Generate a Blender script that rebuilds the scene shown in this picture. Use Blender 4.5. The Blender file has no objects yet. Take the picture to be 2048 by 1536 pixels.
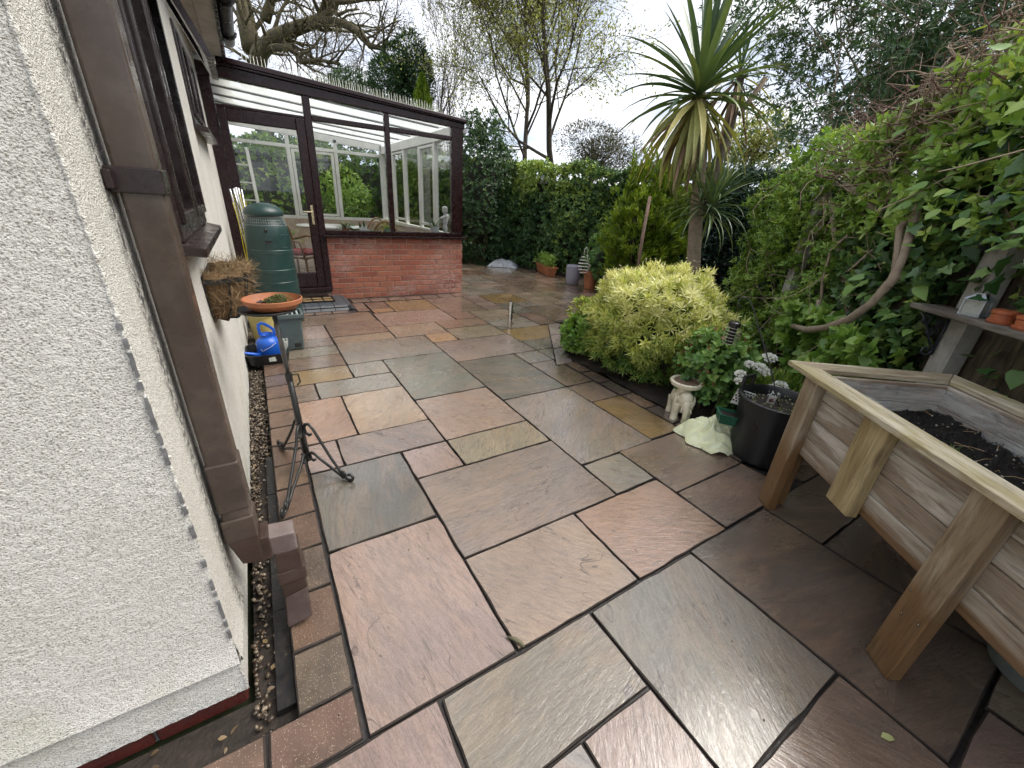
import bpy, bmesh, math, random
import numpy as np
from mathutils import Vector, Matrix, Euler, noise as mnoise

S = bpy.context.scene
COL = S.collection
rnd = random.Random(11)
RG = np.random.default_rng(5)

# ------------------------------------------------------------------ camera
CAM_R = np.array([0.85469823, -0.51557944, 0.06057041])
CAM_U = np.array([0.16545538, 0.38114148, 0.90959095])
CAM_F = np.array([0.49205229, 0.76740407, -0.41106634])
CAM_P = np.array([0.0, 0.0, 1.392])
FPX = 794.15
cd = bpy.data.cameras.new('camera'); cam = bpy.data.objects.new('camera', cd); COL.objects.link(cam)
cd.sensor_width = 36.0; cd.lens = FPX / 2048 * 36.0; cd.clip_start = 0.02; cd.clip_end = 3000
M = Matrix(((CAM_R[0], CAM_U[0], -CAM_F[0], CAM_P[0]), (CAM_R[1], CAM_U[1], -CAM_F[1], CAM_P[1]),
            (CAM_R[2], CAM_U[2], -CAM_F[2], CAM_P[2]), (0, 0, 0, 1)))
cam.matrix_world = M
S.camera = cam

def at(px, py, depth):
    """a place in the garden: direction read off the photograph, distance in metres along the view"""
    d = CAM_R * (px - 1024) + CAM_U * (768 - py) + CAM_F * FPX
    return CAM_P + d / FPX * depth

# ------------------------------------------------------------------ sky, sun, exposure
SUN_EL, SUN_AZ = math.radians(55), math.radians(113)      # azimuth from +Y towards +X
w = bpy.data.worlds.new('World'); S.world = w; w.use_nodes = True
nt = w.node_tree
for n in list(nt.nodes): nt.nodes.remove(n)
def WN(t, **k):
    n = nt.nodes.new(t)
    for a, b in k.items(): setattr(n, a, b)
    return n
wo = WN('ShaderNodeOutputWorld'); mixs = WN('ShaderNodeMixShader')
b1 = WN('ShaderNodeBackground'); b2 = WN('ShaderNodeBackground')
sky = WN('ShaderNodeTexSky', sky_type='NISHITA'); sky.sun_disc = False
sky.sun_elevation = SUN_EL; sky.sun_rotation = SUN_AZ; sky.air_density = 1.0; sky.dust_density = 1.5
b1.inputs['Strength'].default_value = 0.09
nt.links.new(sky.outputs[0], b1.inputs[0])
tc = WN('ShaderNodeTexCoord'); sep = WN('ShaderNodeSeparateXYZ'); nt.links.new(tc.outputs['Generated'], sep.inputs[0])
ad = WN('ShaderNodeMath', operation='ADD'); ad.inputs[1].default_value = 0.28
ab = WN('ShaderNodeMath', operation='ABSOLUTE'); nt.links.new(sep.outputs[2], ab.inputs[0]); nt.links.new(ab.outputs[0], ad.inputs[0])
cx = WN('ShaderNodeMath', operation='DIVIDE'); cy = WN('ShaderNodeMath', operation='DIVIDE')
nt.links.new(sep.outputs[0], cx.inputs[0]); nt.links.new(ad.outputs[0], cx.inputs[1])
nt.links.new(sep.outputs[1], cy.inputs[0]); nt.links.new(ad.outputs[0], cy.inputs[1])
cmb = WN('ShaderNodeCombineXYZ'); nt.links.new(cx.outputs[0], cmb.inputs[0]); nt.links.new(cy.outputs[0], cmb.inputs[1])
cn = WN('ShaderNodeTexNoise'); cn.inputs['Scale'].default_value = 1.7; cn.inputs['Detail'].default_value = 7; cn.inputs['Roughness'].default_value = 0.55; cn.inputs['Distortion'].default_value = 0.4
nt.links.new(cmb.outputs[0], cn.inputs['Vector'])
cr = WN('ShaderNodeValToRGB'); cr.color_ramp.elements[0].position = 0.28; cr.color_ramp.elements[0].color = (.78, .78, .78, 1)
cr.color_ramp.elements[1].position = 0.56; cr.color_ramp.elements[1].color = (1, 1, 1, 1)
nt.links.new(cn.outputs['Fac'], cr.inputs[0])
cn2 = WN('ShaderNodeTexNoise'); cn2.inputs['Scale'].default_value = 2.6; cn2.inputs['Detail'].default_value = 5
nt.links.new(cmb.outputs[0], cn2.inputs['Vector'])
cc = WN('ShaderNodeValToRGB'); cc.color_ramp.elements[0].position = 0.36; cc.color_ramp.elements[0].color = (.46, .51, .62, 1)
cc.color_ramp.elements[1].position = 0.74; cc.color_ramp.elements[1].color = (1.0, .985, .965, 1)
nt.links.new(cn2.outputs['Fac'], cc.inputs[0]); nt.links.new(cc.outputs[0], b2.inputs[0])
b2.inputs['Strength'].default_value = 0.60
nt.links.new(cr.outputs[0], mixs.inputs[0]); nt.links.new(b1.outputs[0], mixs.inputs[1]); nt.links.new(b2.outputs[0], mixs.inputs[2])
nt.links.new(mixs.outputs[0], wo.inputs[0])

sd = bpy.data.lights.new('sun', 'SUN'); sun = bpy.data.objects.new('sun', sd); COL.objects.link(sun)
sd.energy = 1.5; sd.angle = math.radians(42); sd.color = (1.0, 0.95, 0.87)
sdir = Vector((math.sin(SUN_AZ) * math.cos(SUN_EL), math.cos(SUN_AZ) * math.cos(SUN_EL), math.sin(SUN_EL)))
sun.rotation_euler = sdir.to_track_quat('Z', 'Y').to_euler(); sun.location = (0, 0, 12)
S.view_settings.view_transform = 'Standard'; S.view_settings.look = 'None'
S.view_settings.exposure = 1.58; S.view_settings.gamma = 1.0; S.view_settings.use_curve_mapping = False
S.render.engine = 'CYCLES'
S.cycles.max_bounces = 6; S.cycles.diffuse_bounces = 2; S.cycles.glossy_bounces = 2; S.cycles.transmission_bounces = 4
S.cycles.transparent_max_bounces = 20; S.cycles.caustics_reflective = False; S.cycles.caustics_refractive = False
S.cycles.use_light_tree = False; w.cycles.sampling_method = 'MANUAL'; w.cycles.sample_map_resolution = 512; S.cycles.use_denoising = True; S.cycles.use_adaptive_sampling = True; S.cycles.adaptive_threshold = 0.03; S.cycles.sample_clamp_indirect = 6.0

# ------------------------------------------------------------------ scene graph helpers
WPOS = {}
def tagit(o, label=None, cat=None, group=None, kind=None):
    if label: o['label'] = label
    if cat: o['category'] = cat
    if group: o['group'] = group
    if kind: o['kind'] = kind
    return o
def thing(name, loc, label, cat, group=None):
    o = bpy.data.objects.new(name, None); COL.objects.link(o); o.location = loc
    o.empty_display_size = 0.1; WPOS[o.name] = Vector(loc)
    return tagit(o, label, cat, group)
def hook(o, parent, pos):
    if parent is not None:
        o.parent = parent; o.matrix_parent_inverse = Matrix.Translation(-WPOS[parent.name])
    WPOS[o.name] = Vector(pos)
def place(mesh, name, matrix, parent=None, mat=None):
    """an object sharing mesh data, set by a world matrix"""
    o = bpy.data.objects.new(name, mesh); COL.objects.link(o)
    if mat is not None and not mesh.materials: mesh.materials.append(mat)
    hook(o, parent, matrix.to_translation()); o.matrix_basis = matrix
    return o
def link_mesh(me, name, mat, parent, centre, smooth=False):
    o = bpy.data.objects.new(name, me); COL.objects.link(o)
    if mat is not None: me.materials.append(mat)
    if smooth: me.shade_smooth()
    hook(o, parent, centre); o.location = centre
    return o

class MB:
    """collects shapes given in world coordinates; build() links them as one mesh object"""
    def __init__(s): s.v = []; s.f = []
    def add(s, vs, fs):
        n = len(s.v); s.v += [tuple(map(float, p)) for p in vs]; s.f += [tuple(i + n for i in f) for f in fs]; return s
    def box(s, x0, x1, y0, y1, z0, z1):
        return s.hexa([(x0, y0, z0), (x1, y0, z0), (x1, y1, z0), (x0, y1, z0)], [(x0, y0, z1), (x1, y0, z1), (x1, y1, z1), (x0, y1, z1)])
    def hexa(s, bot, top):
        return s.add(list(bot) + list(top), [(3, 2, 1, 0), (4, 5, 6, 7), (0, 1, 5, 4), (1, 2, 6, 5), (2, 3, 7, 6), (3, 0, 4, 7)])
    def prism(s, poly, z0, z1):
        n = len(poly)
        return s.add([(x, y, z0) for x, y in poly] + [(x, y, z1) for x, y in poly],
                     [tuple(range(n - 1, -1, -1)), tuple(range(n, 2 * n))] + [(i, (i + 1) % n, n + (i + 1) % n, n + i) for i in range(n)])
    def bar(s, a, b, wx, wz, up=(0, 0, 1)):
        a = Vector(a); b = Vector(b); d = (b - a).normalized(); u = Vector(up)
        sd_ = d.cross(u)
        if sd_.length < 1e-4: sd_ = d.cross(Vector((1, 0, 0)))
        sd_.normalize(); u = sd_.cross(d).normalized(); h = sd_ * wx / 2; k = u * wz / 2
        return s.hexa([a - h - k, a + h - k, a + h + k, a - h + k], [b - h - k, b + h - k, b + h + k, b - h + k])
    def tube(s, pts, rad, n=8, cap=True, twist=0.0):
        pts = [Vector(p) for p in pts]; m = len(pts)
        if not hasattr(rad, '__len__'): rad = [rad] * m
        vs = []; prev = None
        for i, p in enumerate(pts):
            t = (pts[min(i + 1, m - 1)] - pts[max(i - 1, 0)])
            if t.length < 1e-9: t = Vector((0, 0, 1))
            t.normalize()
            if prev is None:
                a = t.cross(Vector((0, 0, 1)));
                if a.length < .05: a = t.cross(Vector((1, 0, 0)))
            else: a = prev - t * prev.dot(t)
            a.normalize(); prev = a; b = t.cross(a)
            for k in range(n):
                an = 2 * math.pi * k / n + twist
                vs.append(p + (a * math.cos(an) + b * math.sin(an)) * rad[i])
        fs = [(i * n + k, i * n + (k + 1) % n, (i + 1) * n + (k + 1) % n, (i + 1) * n + k) for i in range(m - 1) for k in range(n)]
        if cap: fs += [tuple(range(n - 1, -1, -1)), tuple((m - 1) * n + k for k in range(n))]
        return s.add(vs, fs)
    def lathe(s, prof, c=(0, 0, 0), n=32, ex=1.0, ey=1.0, a0=0.0, a1=2 * math.pi, rot=None):
        full = abs(a1 - a0 - 2 * math.pi) < 1e-6; m = len(prof); k = n if full else n + 1
        vs = []
        for r, z in prof:
            for i in range(k):
                an = a0 + (a1 - a0) * i / n
                q = Vector((r * math.cos(an) * ex, r * math.sin(an) * ey, z))
                if rot is not None: q = rot @ q
                vs.append(q + Vector(c))
        fs = []
        for j in range(m - 1):
            for i in range(n):
                i2 = (i + 1) % k
                fs.append((j * k + i, j * k + i2, (j + 1) * k + i2, (j + 1) * k + i))
        return s.add(vs, fs)
    def ball(s, c, r, n=10, m=7, rot=None):
        if not hasattr(r, '__len__'): r = (r, r, r)
        vs = []; c = Vector(c)
        for j in range(m + 1):
            th = math.pi * j / m
            for i in range(n):
                ph = 2 * math.pi * i / n
                q = Vector((r[0] * math.sin(th) * math.cos(ph), r[1] * math.sin(th) * math.sin(ph), r[2] * math.cos(th)))
                if rot is not None: q = rot @ q
                vs.append(c + q)
        fs = [(j * n + i, (j + 1) * n + i, (j + 1) * n + (i + 1) % n, j * n + (i + 1) % n) for j in range(m) for i in range(n)]
        return s.add(vs, fs)
    def build(s, name, mat, parent=None, smooth=False, bevel=0.0, seg=2, centre=None, sharp=None):
        V = np.array(s.v); c = (V.min(0) + V.max(0)) / 2 if centre is None else np.array(centre)
        me = bpy.data.meshes.new(name); me.from_pydata([tuple(p) for p in (V - c)], [], s.f); me.validate(); me.update()
        o = link_mesh(me, name, mat, parent, Vector(c), smooth)
        if sharp is not None:
            me.shade_smooth(); me.set_sharp_from_angle(angle=math.radians(sharp))
        if bevel > 0:
            b = o.modifiers.new('bevel', 'BEVEL'); b.width = bevel; b.segments = seg; b.limit_method = 'ANGLE'; b.angle_limit = math.radians(35)
        return o
def remesh(o, vox, smooth=4):
    r = o.modifiers.new('remesh', 'REMESH'); r.mode = 'VOXEL'; r.voxel_size = vox; r.use_smooth_shade = True
    if smooth:
        q = o.modifiers.new('smooth', 'SMOOTH'); q.iterations = smooth; q.factor = 0.5
    return o

# ------------------------------------------------------------------ foliage helpers
def leaf_tmpl(width=.4, prof=((0, .04), (.3, 1), (.65, .8), (1, 0)), fold=.2, droop=.15, lo=False):
    """unit-length leaf along +x, face up +z"""
    if lo:
        return np.array([(0, 0, 0), (.45, width / 2, fold * width), (1, 0, -droop), (.45, -width / 2, fold * width)]), [(0, 3, 2), (0, 2, 1)]
    vs = []; fs = []
    for t, h in prof:
        z = -droop * t * t
        vs += [(t, -h * width / 2, z + fold * h * width / 2), (t, 0, z), (t, h * width / 2, z + fold * h * width / 2)]
    for i in range(len(prof) - 1):
        a = i * 3
        fs += [(a, a + 3, a + 4, a + 1), (a + 1, a + 4, a + 5, a + 2)]
    return np.array(vs), fs
def lobed_tmpl(kind='ivy'):
    """flat outline with a centre fan, for ivy and maple-like leaves"""
    if kind == 'ivy':
        out = [(0, 0), (.02, .2), (-.12, .42), (.22, .38), (.45, .5), (.5, .26), (.72, .18), (1, 0)]
    elif kind == 'heart':
        out = [(0, 0), (-.07, .16), (.02, .33), (.25, .40), (.55, .30), (.8, .13), (1, 0)]
    else:
        out = [(0, 0), (.1, .16), (.35, .3), (.6, .3), (.85, .16), (1, 0)]
    vs = []; fs = []; n = len(out)
    for x, y in out: vs.append((x, 0 if y == 0 else 0.0, -.14 * max(x, 0) ** 2))
    for x, y in out: vs.append((x, y, -.14 * max(x, 0) ** 2 + .22 * y - .25 * y * y))
    for x, y in out: vs.append((x, -y, -.14 * max(x, 0) ** 2 + .22 * y - .25 * y * y))
    for i in range(n - 1):
        a, b = i, i + 1
        if i == 0:
            fs += [(a, b, n + b), (a, 2 * n + b, b)]
        elif i == n - 2:
            fs += [(a, b, n + a), (a, 2 * n + a, b)]
        else:
            fs += [(a, b, n + b, n + a), (a, 2 * n + a, 2 * n + b, b)]
    return np.array(vs), fs
def unit(a):
    n = np.linalg.norm(a, axis=-1, keepdims=True); return a / np.maximum(n, 1e-9)
def scatter(name, tmpl, pos, dirs, nrm, scale, mat, parent=None, tint=None, kind='stuff', smooth=True, label=None):
    tv, tf = tmpl; N = len(pos); k = len(tv)
    pos = np.asarray(pos, float); x = unit(np.asarray(dirs, float)); z = np.asarray(nrm, float)
    z = z - (z * x).sum(1, keepdims=True) * x; z = unit(z); y = np.cross(z, x)
    sc = np.broadcast_to(np.asarray(scale, float), (N,))[:, None, None]
    V = (x[:, None, :] * tv[None, :, 0:1] + y[:, None, :] * tv[None, :, 1:2] + z[:, None, :] * tv[None, :, 2:3]) * sc + pos[:, None, :]
    V = V.reshape(-1, 3); c = (V.min(0) + V.max(0)) / 2; V = V - c
    lt = np.array([len(f) for f in tf]); li = np.concatenate([np.array(f) for f in tf])
    L = (li[None, :] + (np.arange(N) * k)[:, None]).reshape(-1)
    tot = np.tile(lt, N); st = np.concatenate([[0], np.cumsum(tot)[:-1]])
    me = bpy.data.meshes.new(name)
    me.vertices.add(len(V)); me.vertices.foreach_set('co', V.astype(np.float32).ravel())
    me.loops.add(len(L)); me.loops.foreach_set('vertex_index', L.astype(np.int32))
    me.polygons.add(len(tot)); me.polygons.foreach_set('loop_start', st.astype(np.int32)); me.polygons.foreach_set('loop_total', tot.astype(np.int32))
    me.update(calc_edges=True)
    if tint is None: tint = RG.random(N)
    at_ = me.attributes.new('tint', 'FLOAT', 'POINT'); at_.data.foreach_set('value', np.repeat(np.clip(tint, 0, 1), k).astype(np.float32))
    o = link_mesh(me, name, mat, parent, Vector(c), smooth)
    if kind: o['kind'] = kind
    if label: o['label'] = label
    return o
def rdir(n, up=0.0):
    d = RG.normal(size=(n, 3)); d[:, 2] += up; return unit(d)
def fbm(P, sc, seed=0.0):
    return np.array([mnoise.fractal(Vector((p[0] * sc + seed, p[1] * sc - seed, p[2] * sc + 2 * seed)), 1.0, 2.0, 3) for p in P])

# ------------------------------------------------------------------ materials
def newmat(name):
    m = bpy.data.materials.new(name); m.use_nodes = True; return m, m.node_tree, m.node_tree.nodes['Principled BSDF']
def nd(nt, t, ins=None, **k):
    n = nt.nodes.new(t)
    for a, b in k.items(): setattr(n, a, b)
    for a, b in (ins or {}).items():
        if hasattr(b, 'is_output') or isinstance(b, bpy.types.NodeSocket): nt.links.new(b, n.inputs[a])
        else: n.inputs[a].default_value = b
    return n
def ramp(nt, fac, stops, interp='LINEAR'):
    r = nt.nodes.new('ShaderNodeValToRGB'); nt.links.new(fac, r.inputs[0]); e = r.color_ramp.elements; r.color_ramp.interpolation = interp
    while len(e) < len(stops): e.new(0.5)
    for i, (p, c) in enumerate(stops):
        e[i].position = p; e[i].color = (*c, 1) if hasattr(c, '__len__') else (c, c, c, 1)
    return r.outputs[0]
def mixc(nt, fac, a, b, mode='MIX'):
    n = nt.nodes.new('ShaderNodeMix'); n.data_type = 'RGBA'; n.blend_type = mode; n.clamp_factor = True
    for i, x in ((0, fac), (6, a), (7, b)):
        if isinstance(x, bpy.types.NodeSocket): nt.links.new(x, n.inputs[i])
        else: n.inputs[i].default_value = x if i == 0 else (*x, 1)
    return n.outputs[2]
def math_(nt, op, a, b=None, c=None):
    n = nt.nodes.new('ShaderNodeMath'); n.operation = op
    for i, x in enumerate((a, b, c)):
        if x is None: continue
        if isinstance(x, bpy.types.NodeSocket): nt.links.new(x, n.inputs[i])
        else: n.inputs[i].default_value = x
    return n.outputs[0]
def coords(nt, scale=(1, 1, 1), kind='Object', rnd_off=True):
    t = nd(nt, 'ShaderNodeTexCoord'); v = t.outputs[kind]
    if rnd_off and kind == 'Object':
        oi = nd(nt, 'ShaderNodeObjectInfo'); mu = math_(nt, 'MULTIPLY', oi.outputs['Random'], 37.0)
        cb = nd(nt, 'ShaderNodeCombineXYZ', {0: mu, 1: mu, 2: mu})
        v = nd(nt, 'ShaderNodeVectorMath', {0: v, 1: cb.outputs[0]}, operation='ADD').outputs[0]
    if scale != (1, 1, 1):
        v = nd(nt, 'ShaderNodeVectorMath', {0: v, 1: scale}, operation='MULTIPLY').outputs[0]
    return v
def noise(nt, v, sc, det=4, rough=.55, dist=0.0):
    return nd(nt, 'ShaderNodeTexNoise', {'Vector': v, 'Scale': sc, 'Detail': det, 'Roughness': rough, 'Distortion': dist}).outputs['Fac']
def bump(nt, h, strength=.3, dist=.01, normal=None):
    n = nd(nt, 'ShaderNodeBump', {'Height': h, 'Strength': strength, 'Distance': dist})
    if normal is not None: nt.links.new(normal, n.inputs['Normal'])
    return n.outputs[0]
def simple(name, col, rough=.5, var=.2, scale=6.0, bmp=0.0, bscale=80.0, metal=0.0, spec=.5, dirt=None, dirt_amt=.4, coat=0.0, kind='Object'):
    m, nt, b = newmat(name); v = coords(nt, kind=kind)
    n1 = noise(nt, v, scale, 5)
    c = ramp(nt, n1, [(.25, [x * (1 - var) for x in col]), (.75, [min(1, x * (1 + var)) for x in col])])
    if dirt is not None:
        n2 = noise(nt, v, scale * 2.3, 6, .65)
        f = ramp(nt, n2, [(.45, 0.0), (.72, dirt_amt)]); c = mixc(nt, f, c, dirt)
    nt.links.new(c, b.inputs['Base Color'])
    r = ramp(nt, noise(nt, v, scale * 3, 3), [(.3, max(.03, rough - .1)), (.7, min(1, rough + .12))]); nt.links.new(r, b.inputs['Roughness'])
    b.inputs['Metallic'].default_value = metal; b.inputs['Specular IOR Level'].default_value = spec
    if coat: b.inputs['Coat Weight'].default_value = coat; b.inputs['Coat Roughness'].default_value = .08
    if bmp: nt.links.new(bump(nt, noise(nt, v, bscale, 4), bmp, .004), b.inputs['Normal'])
    return m
def leafmat(name, ca, cb, rough=.42, trans=.28, cc=None):
    m, nt, b = newmat(name)
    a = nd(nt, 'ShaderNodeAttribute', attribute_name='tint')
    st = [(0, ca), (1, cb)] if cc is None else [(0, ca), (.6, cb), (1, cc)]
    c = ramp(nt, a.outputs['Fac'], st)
    nt.links.new(c, b.inputs['Base Color']); b.inputs['Roughness'].default_value = rough
    tr = nd(nt, 'ShaderNodeBsdfTranslucent'); c2 = mixc(nt, 1.0, c, (1.0, 1.0, .45), 'MULTIPLY'); nt.links.new(c2, tr.inputs[0])
    mx = nd(nt, 'ShaderNodeMixShader', {0: trans, 1: b.outputs[0], 2: tr.outputs[0]})
    nt.links.new(mx.outputs[0], nt.nodes['Material Output'].inputs[0])
    return m
def wood(name, ca, cb, axis=0, rough=.6, damp=None, gs=1.0, foot=0.0):
    """weathered softwood, grain along a local axis, knots"""
    m, nt, b = newmat(name); sc = [26 * gs, 26 * gs, 26 * gs]; sc[axis] = 1.6 * gs
    v0 = coords(nt); v = nd(nt, 'ShaderNodeVectorMath', {0: v0, 1: sc}, operation='MULTIPLY').outputs[0]
    g = noise(nt, v, 1.6, 6, .6, .8)
    c = ramp(nt, g, [(.28, ca), (.5, [(x + y) / 2 for x, y in zip(ca, cb)]), (.72, cb)])
    s2 = [9, 9, 9]; s2[axis] = 3.2
    vk = nd(nt, 'ShaderNodeVectorMath', {0: v0, 1: s2}, operation='MULTIPLY').outputs[0]
    vo = nd(nt, 'ShaderNodeTexVoronoi', {'Vector': vk, 'Scale': .62}); kn = ramp(nt, vo.outputs['Distance'], [(.05, 1.0), (.12, 0.0)])
    c = mixc(nt, math_(nt, 'MULTIPLY', kn, .75), c, (.10, .055, .03))
    s3 = [7, 7, 7]; s3[axis] = 1.3
    vb = nd(nt, 'ShaderNodeVectorMath', {0: v0, 1: s3}, operation='MULTIPLY').outputs[0]
    st = ramp(nt, noise(nt, vb, 1.5, 5, .62, .9), [(.44, 0.0), (.56, .8)])
    c = mixc(nt, st, c, damp if damp else [x * .55 for x in ca])
    if foot:
        zz = nd(nt, 'ShaderNodeSeparateXYZ', {0: nd(nt, 'ShaderNodeNewGeometry').outputs['Position']}).outputs[2]
        zz = math_(nt, 'ADD', zz, math_(nt, 'MULTIPLY', math_(nt, 'SUBTRACT', noise(nt, v, .5, 3), .5), .35))
        c = mixc(nt, ramp(nt, zz, [(foot - .08, .9), (foot + .06, 0.0)]), c, (.15, .075, .022))
    g2 = noise(nt, v, 4.2, 5, .7, .5); c = mixc(nt, 1.0, c, ramp(nt, g2, [(.34, .55), (.50, .98), (.7, 1.08)]), 'MULTIPLY')
    nt.links.new(c, b.inputs['Base Color']); b.inputs['Roughness'].default_value = rough
    nt.links.new(bump(nt, math_(nt, 'ADD', g, math_(nt, 'MULTIPLY', g2, .7)), .6, .004), b.inputs['Normal'])
    return m
def glassmat(name, tint=(.96, .99, .98), refl=1.0):
    m, nt, b = newmat(name); nt.nodes.remove(b)
    tr = nd(nt, 'ShaderNodeBsdfTransparent', {0: (*tint, 1)}); gl = nd(nt, 'ShaderNodeBsdfGlossy', {'Roughness': .015})
    fr = nd(nt, 'ShaderNodeFresnel', {'IOR': 1.45}); f = math_(nt, 'MULTIPLY', fr.outputs[0], refl)
    mx = nd(nt, 'ShaderNodeMixShader', {0: f, 1: tr.outputs[0], 2: gl.outputs[0]})
    nt.links.new(mx.outputs[0], nt.nodes['Material Output'].inputs[0]); return m
def tint_plain(o, t=.5):
    pass

# ------------------------------------------------------------------ ground, patio, beds
def slab_material():
    m, nt, b = newmat('wet_sandstone')
    oi = nd(nt, 'ShaderNodeObjectInfo'); t = nd(nt, 'ShaderNodeTexCoord')
    r1 = math_(nt, 'MULTIPLY', oi.outputs['Random'], 61.0); r2 = math_(nt, 'MULTIPLY', oi.outputs['Random'], 133.0)
    off = nd(nt, 'ShaderNodeCombineXYZ', {0: r1, 1: r2, 2: r1})
    ang = math_(nt, 'MULTIPLY', math_(nt, 'FRACT', math_(nt, 'MULTIPLY', oi.outputs['Random'], 17.3)), 3.1)
    rv = nd(nt, 'ShaderNodeVectorRotate', {'Vector': t.outputs['Object'], 'Angle': ang}, rotation_type='Z_AXIS')
    v = nd(nt, 'ShaderNodeVectorMath', {0: rv.outputs[0], 1: off.outputs[0]}, operation='ADD').outputs[0]
    vs = nd(nt, 'ShaderNodeVectorMath', {0: v, 1: (1.0, 4.2, 1.0)}, operation='MULTIPLY').outputs[0]
    big = noise(nt, v, 1.5, 4, .55, .6)
    lay = noise(nt, vs, 1.7, 3, .5, 1.2)
    fine = noise(nt, vs, 16, 6, .65, .4); grain = noise(nt, v, 160, 3, .6)
    base = oi.outputs['Color']
    c1 = mixc(nt, 1.0, base, (.80, .78, .78), 'MULTIPLY'); c2 = mixc(nt, 1.0, base, (1.20, 1.16, 1.10), 'MULTIPLY')
    c = mixc(nt, ramp(nt, big, [(.3, 0.0), (.7, 1.0)]), c1, c2)
    rust = ramp(nt, noise(nt, vs, 1.3, 5, .65, 1.8), [(.44, 0.0), (.66, .34)])
    c = mixc(nt, rust, c, (.34, .215, .135))
    blue = ramp(nt, noise(nt, v, 1.6, 4, .6, 1.2), [(.52, 0.0), (.70, .22)]); c = mixc(nt, blue, c, (.19, .185, .175))
    band = ramp(nt, fine, [(.32, .8), (.58, 0.0)]); c = mixc(nt, math_(nt, 'MULTIPLY', band, .55), c, (.085, .068, .056))
    # natural splits of the riven face: thin wandering lines at a few terraces
    lv = math_(nt, 'MULTIPLY', lay, 5.0); fr = math_(nt, 'FRACT', lv); edge = ramp(nt, fr, [(0.0, 1.0), (.03, .7), (.055, 0.0)])
    gate = ramp(nt, noise(nt, v, 4.5, 2), [(.47, 0.0), (.55, 1.0)]); el = math_(nt, 'MULTIPLY', edge, gate)
    c = mixc(nt, math_(nt, 'MULTIPLY', el, .75), c, (.07, .05, .042))
    vo = nd(nt, 'ShaderNodeTexVoronoi', {'Vector': v, 'Scale': 34.0}); sp = ramp(nt, vo.outputs['Distance'], [(.05, 1.0), (.12, 0.0)])
    sg = ramp(nt, noise(nt, v, 2.6, 2), [(.53, 0.0), (.62, 1.0)]); c = mixc(nt, math_(nt, 'MULTIPLY', math_(nt, 'MULTIPLY', sp, sg), .7), c, (.06, .05, .05))
    g2 = ramp(nt, grain, [(.3, .85), (.7, 1.14)]); c = mixc(nt, 1.0, c, g2, 'MULTIPLY')
    nt.links.new(c, b.inputs['Base Color'])
    wp = nd(nt, 'ShaderNodeNewGeometry').outputs['Position']
    wet = noise(nt, nd(nt, 'ShaderNodeVectorMath', {0: v, 1: (1, 1.7, 1)}, operation='MULTIPLY').outputs[0], 2.2, 5, .62, .5)
    wm = ramp(nt, wet, [(.36, .55), (.52, 1.0)])
    nt.links.new(ramp(nt, wet, [(.35, .42), (.60, .20)]), b.inputs['Roughness'])
    b.inputs['Specular IOR Level'].default_value = .6
    h = math_(nt, 'ADD', math_(nt, 'MULTIPLY', math_(nt, 'FLOOR', lv), .30), math_(nt, 'MULTIPLY', fine, .42))
    h = math_(nt, 'ADD', h, math_(nt, 'MULTIPLY', grain, .05)); h = math_(nt, 'ADD', h, math_(nt, 'MULTIPLY', big, .8))
    nt.links.new(bump(nt, h, .85, .008), b.inputs['Normal'])
    nt.links.new(wm, b.inputs['Coat Weight']); b.inputs['Coat IOR'].default_value = 1.66
    nt.links.new(ramp(nt, wet, [(.38, .16), (.56, .03)]), b.inputs['Coat Roughness'])
    hs = math_(nt, 'ADD', math_(nt, 'MULTIPLY', fine, .8), math_(nt, 'MULTIPLY', big, .8)); hs = math_(nt, 'ADD', hs, math_(nt, 'MULTIPLY', math_(nt, 'FLOOR', lv), .16))
    nt.links.new(bump(nt, hs, .22, .006), b.inputs['Coat Normal'])
    return m
M_SLAB = slab_material()
def block_material():
    m, nt, b = newmat('aggregate_block'); oi = nd(nt, 'ShaderNodeObjectInfo'); v = coords(nt)
    base = oi.outputs['Color']
    c = mixc(nt, ramp(nt, noise(nt, v, 9, 5), [(.3, 0.0), (.7, 1.0)]), mixc(nt, 1.0, base, (.7, .7, .7), 'MULTIPLY'), mixc(nt, 1.0, base, (1.25, 1.2, 1.15), 'MULTIPLY'))
    vo = nd(nt, 'ShaderNodeTexVoronoi', {'Vector': v, 'Scale': 300.0}); vc = nd(nt, 'ShaderNodeSeparateColor', {0: vo.outputs['Color']})
    sp = math_(nt, 'MULTIPLY', ramp(nt, vo.outputs['Distance'], [(.22, 1.0), (.40, 0.0)]), ramp(nt, vc.outputs[0], [(.72, 0.0), (.86, .8)]))
    c = mixc(nt, math_(nt, 'MULTIPLY', sp, .8), c, (.62, .50, .38)); nt.links.new(c, b.inputs['Base Color'])
    nt.links.new(ramp(nt, noise(nt, v, 12, 3), [(.3, .22), (.7, .5)]), b.inputs['Roughness'])
    nt.links.new(bump(nt, math_(nt, 'ADD', noise(nt, v, 120, 3), math_(nt, 'MULTIPLY', vo.outputs['Distance'], .4)), .5, .003), b.inputs['Normal'])
    b.inputs['Coat Weight'].default_value = .45; b.inputs['Coat Roughness'].default_value = .16
    return m
M_BLOCK = block_material()
M_GROUT = simple('wet_grout', (.026, .022, .020), .45, .6, 14, .6, 60, dirt=(.10, .095, .09), dirt_amt=.45, kind='Object')
M_SOIL = simple('dark_soil', (.022, .016, .012), .75, .5, 18, 1.0, 90, dirt=(.06, .04, .028), dirt_amt=.5)
M_EARTH = simple('lawn_earth', (.05, .06, .025), .9, .4, .5, .3, 10)

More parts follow.
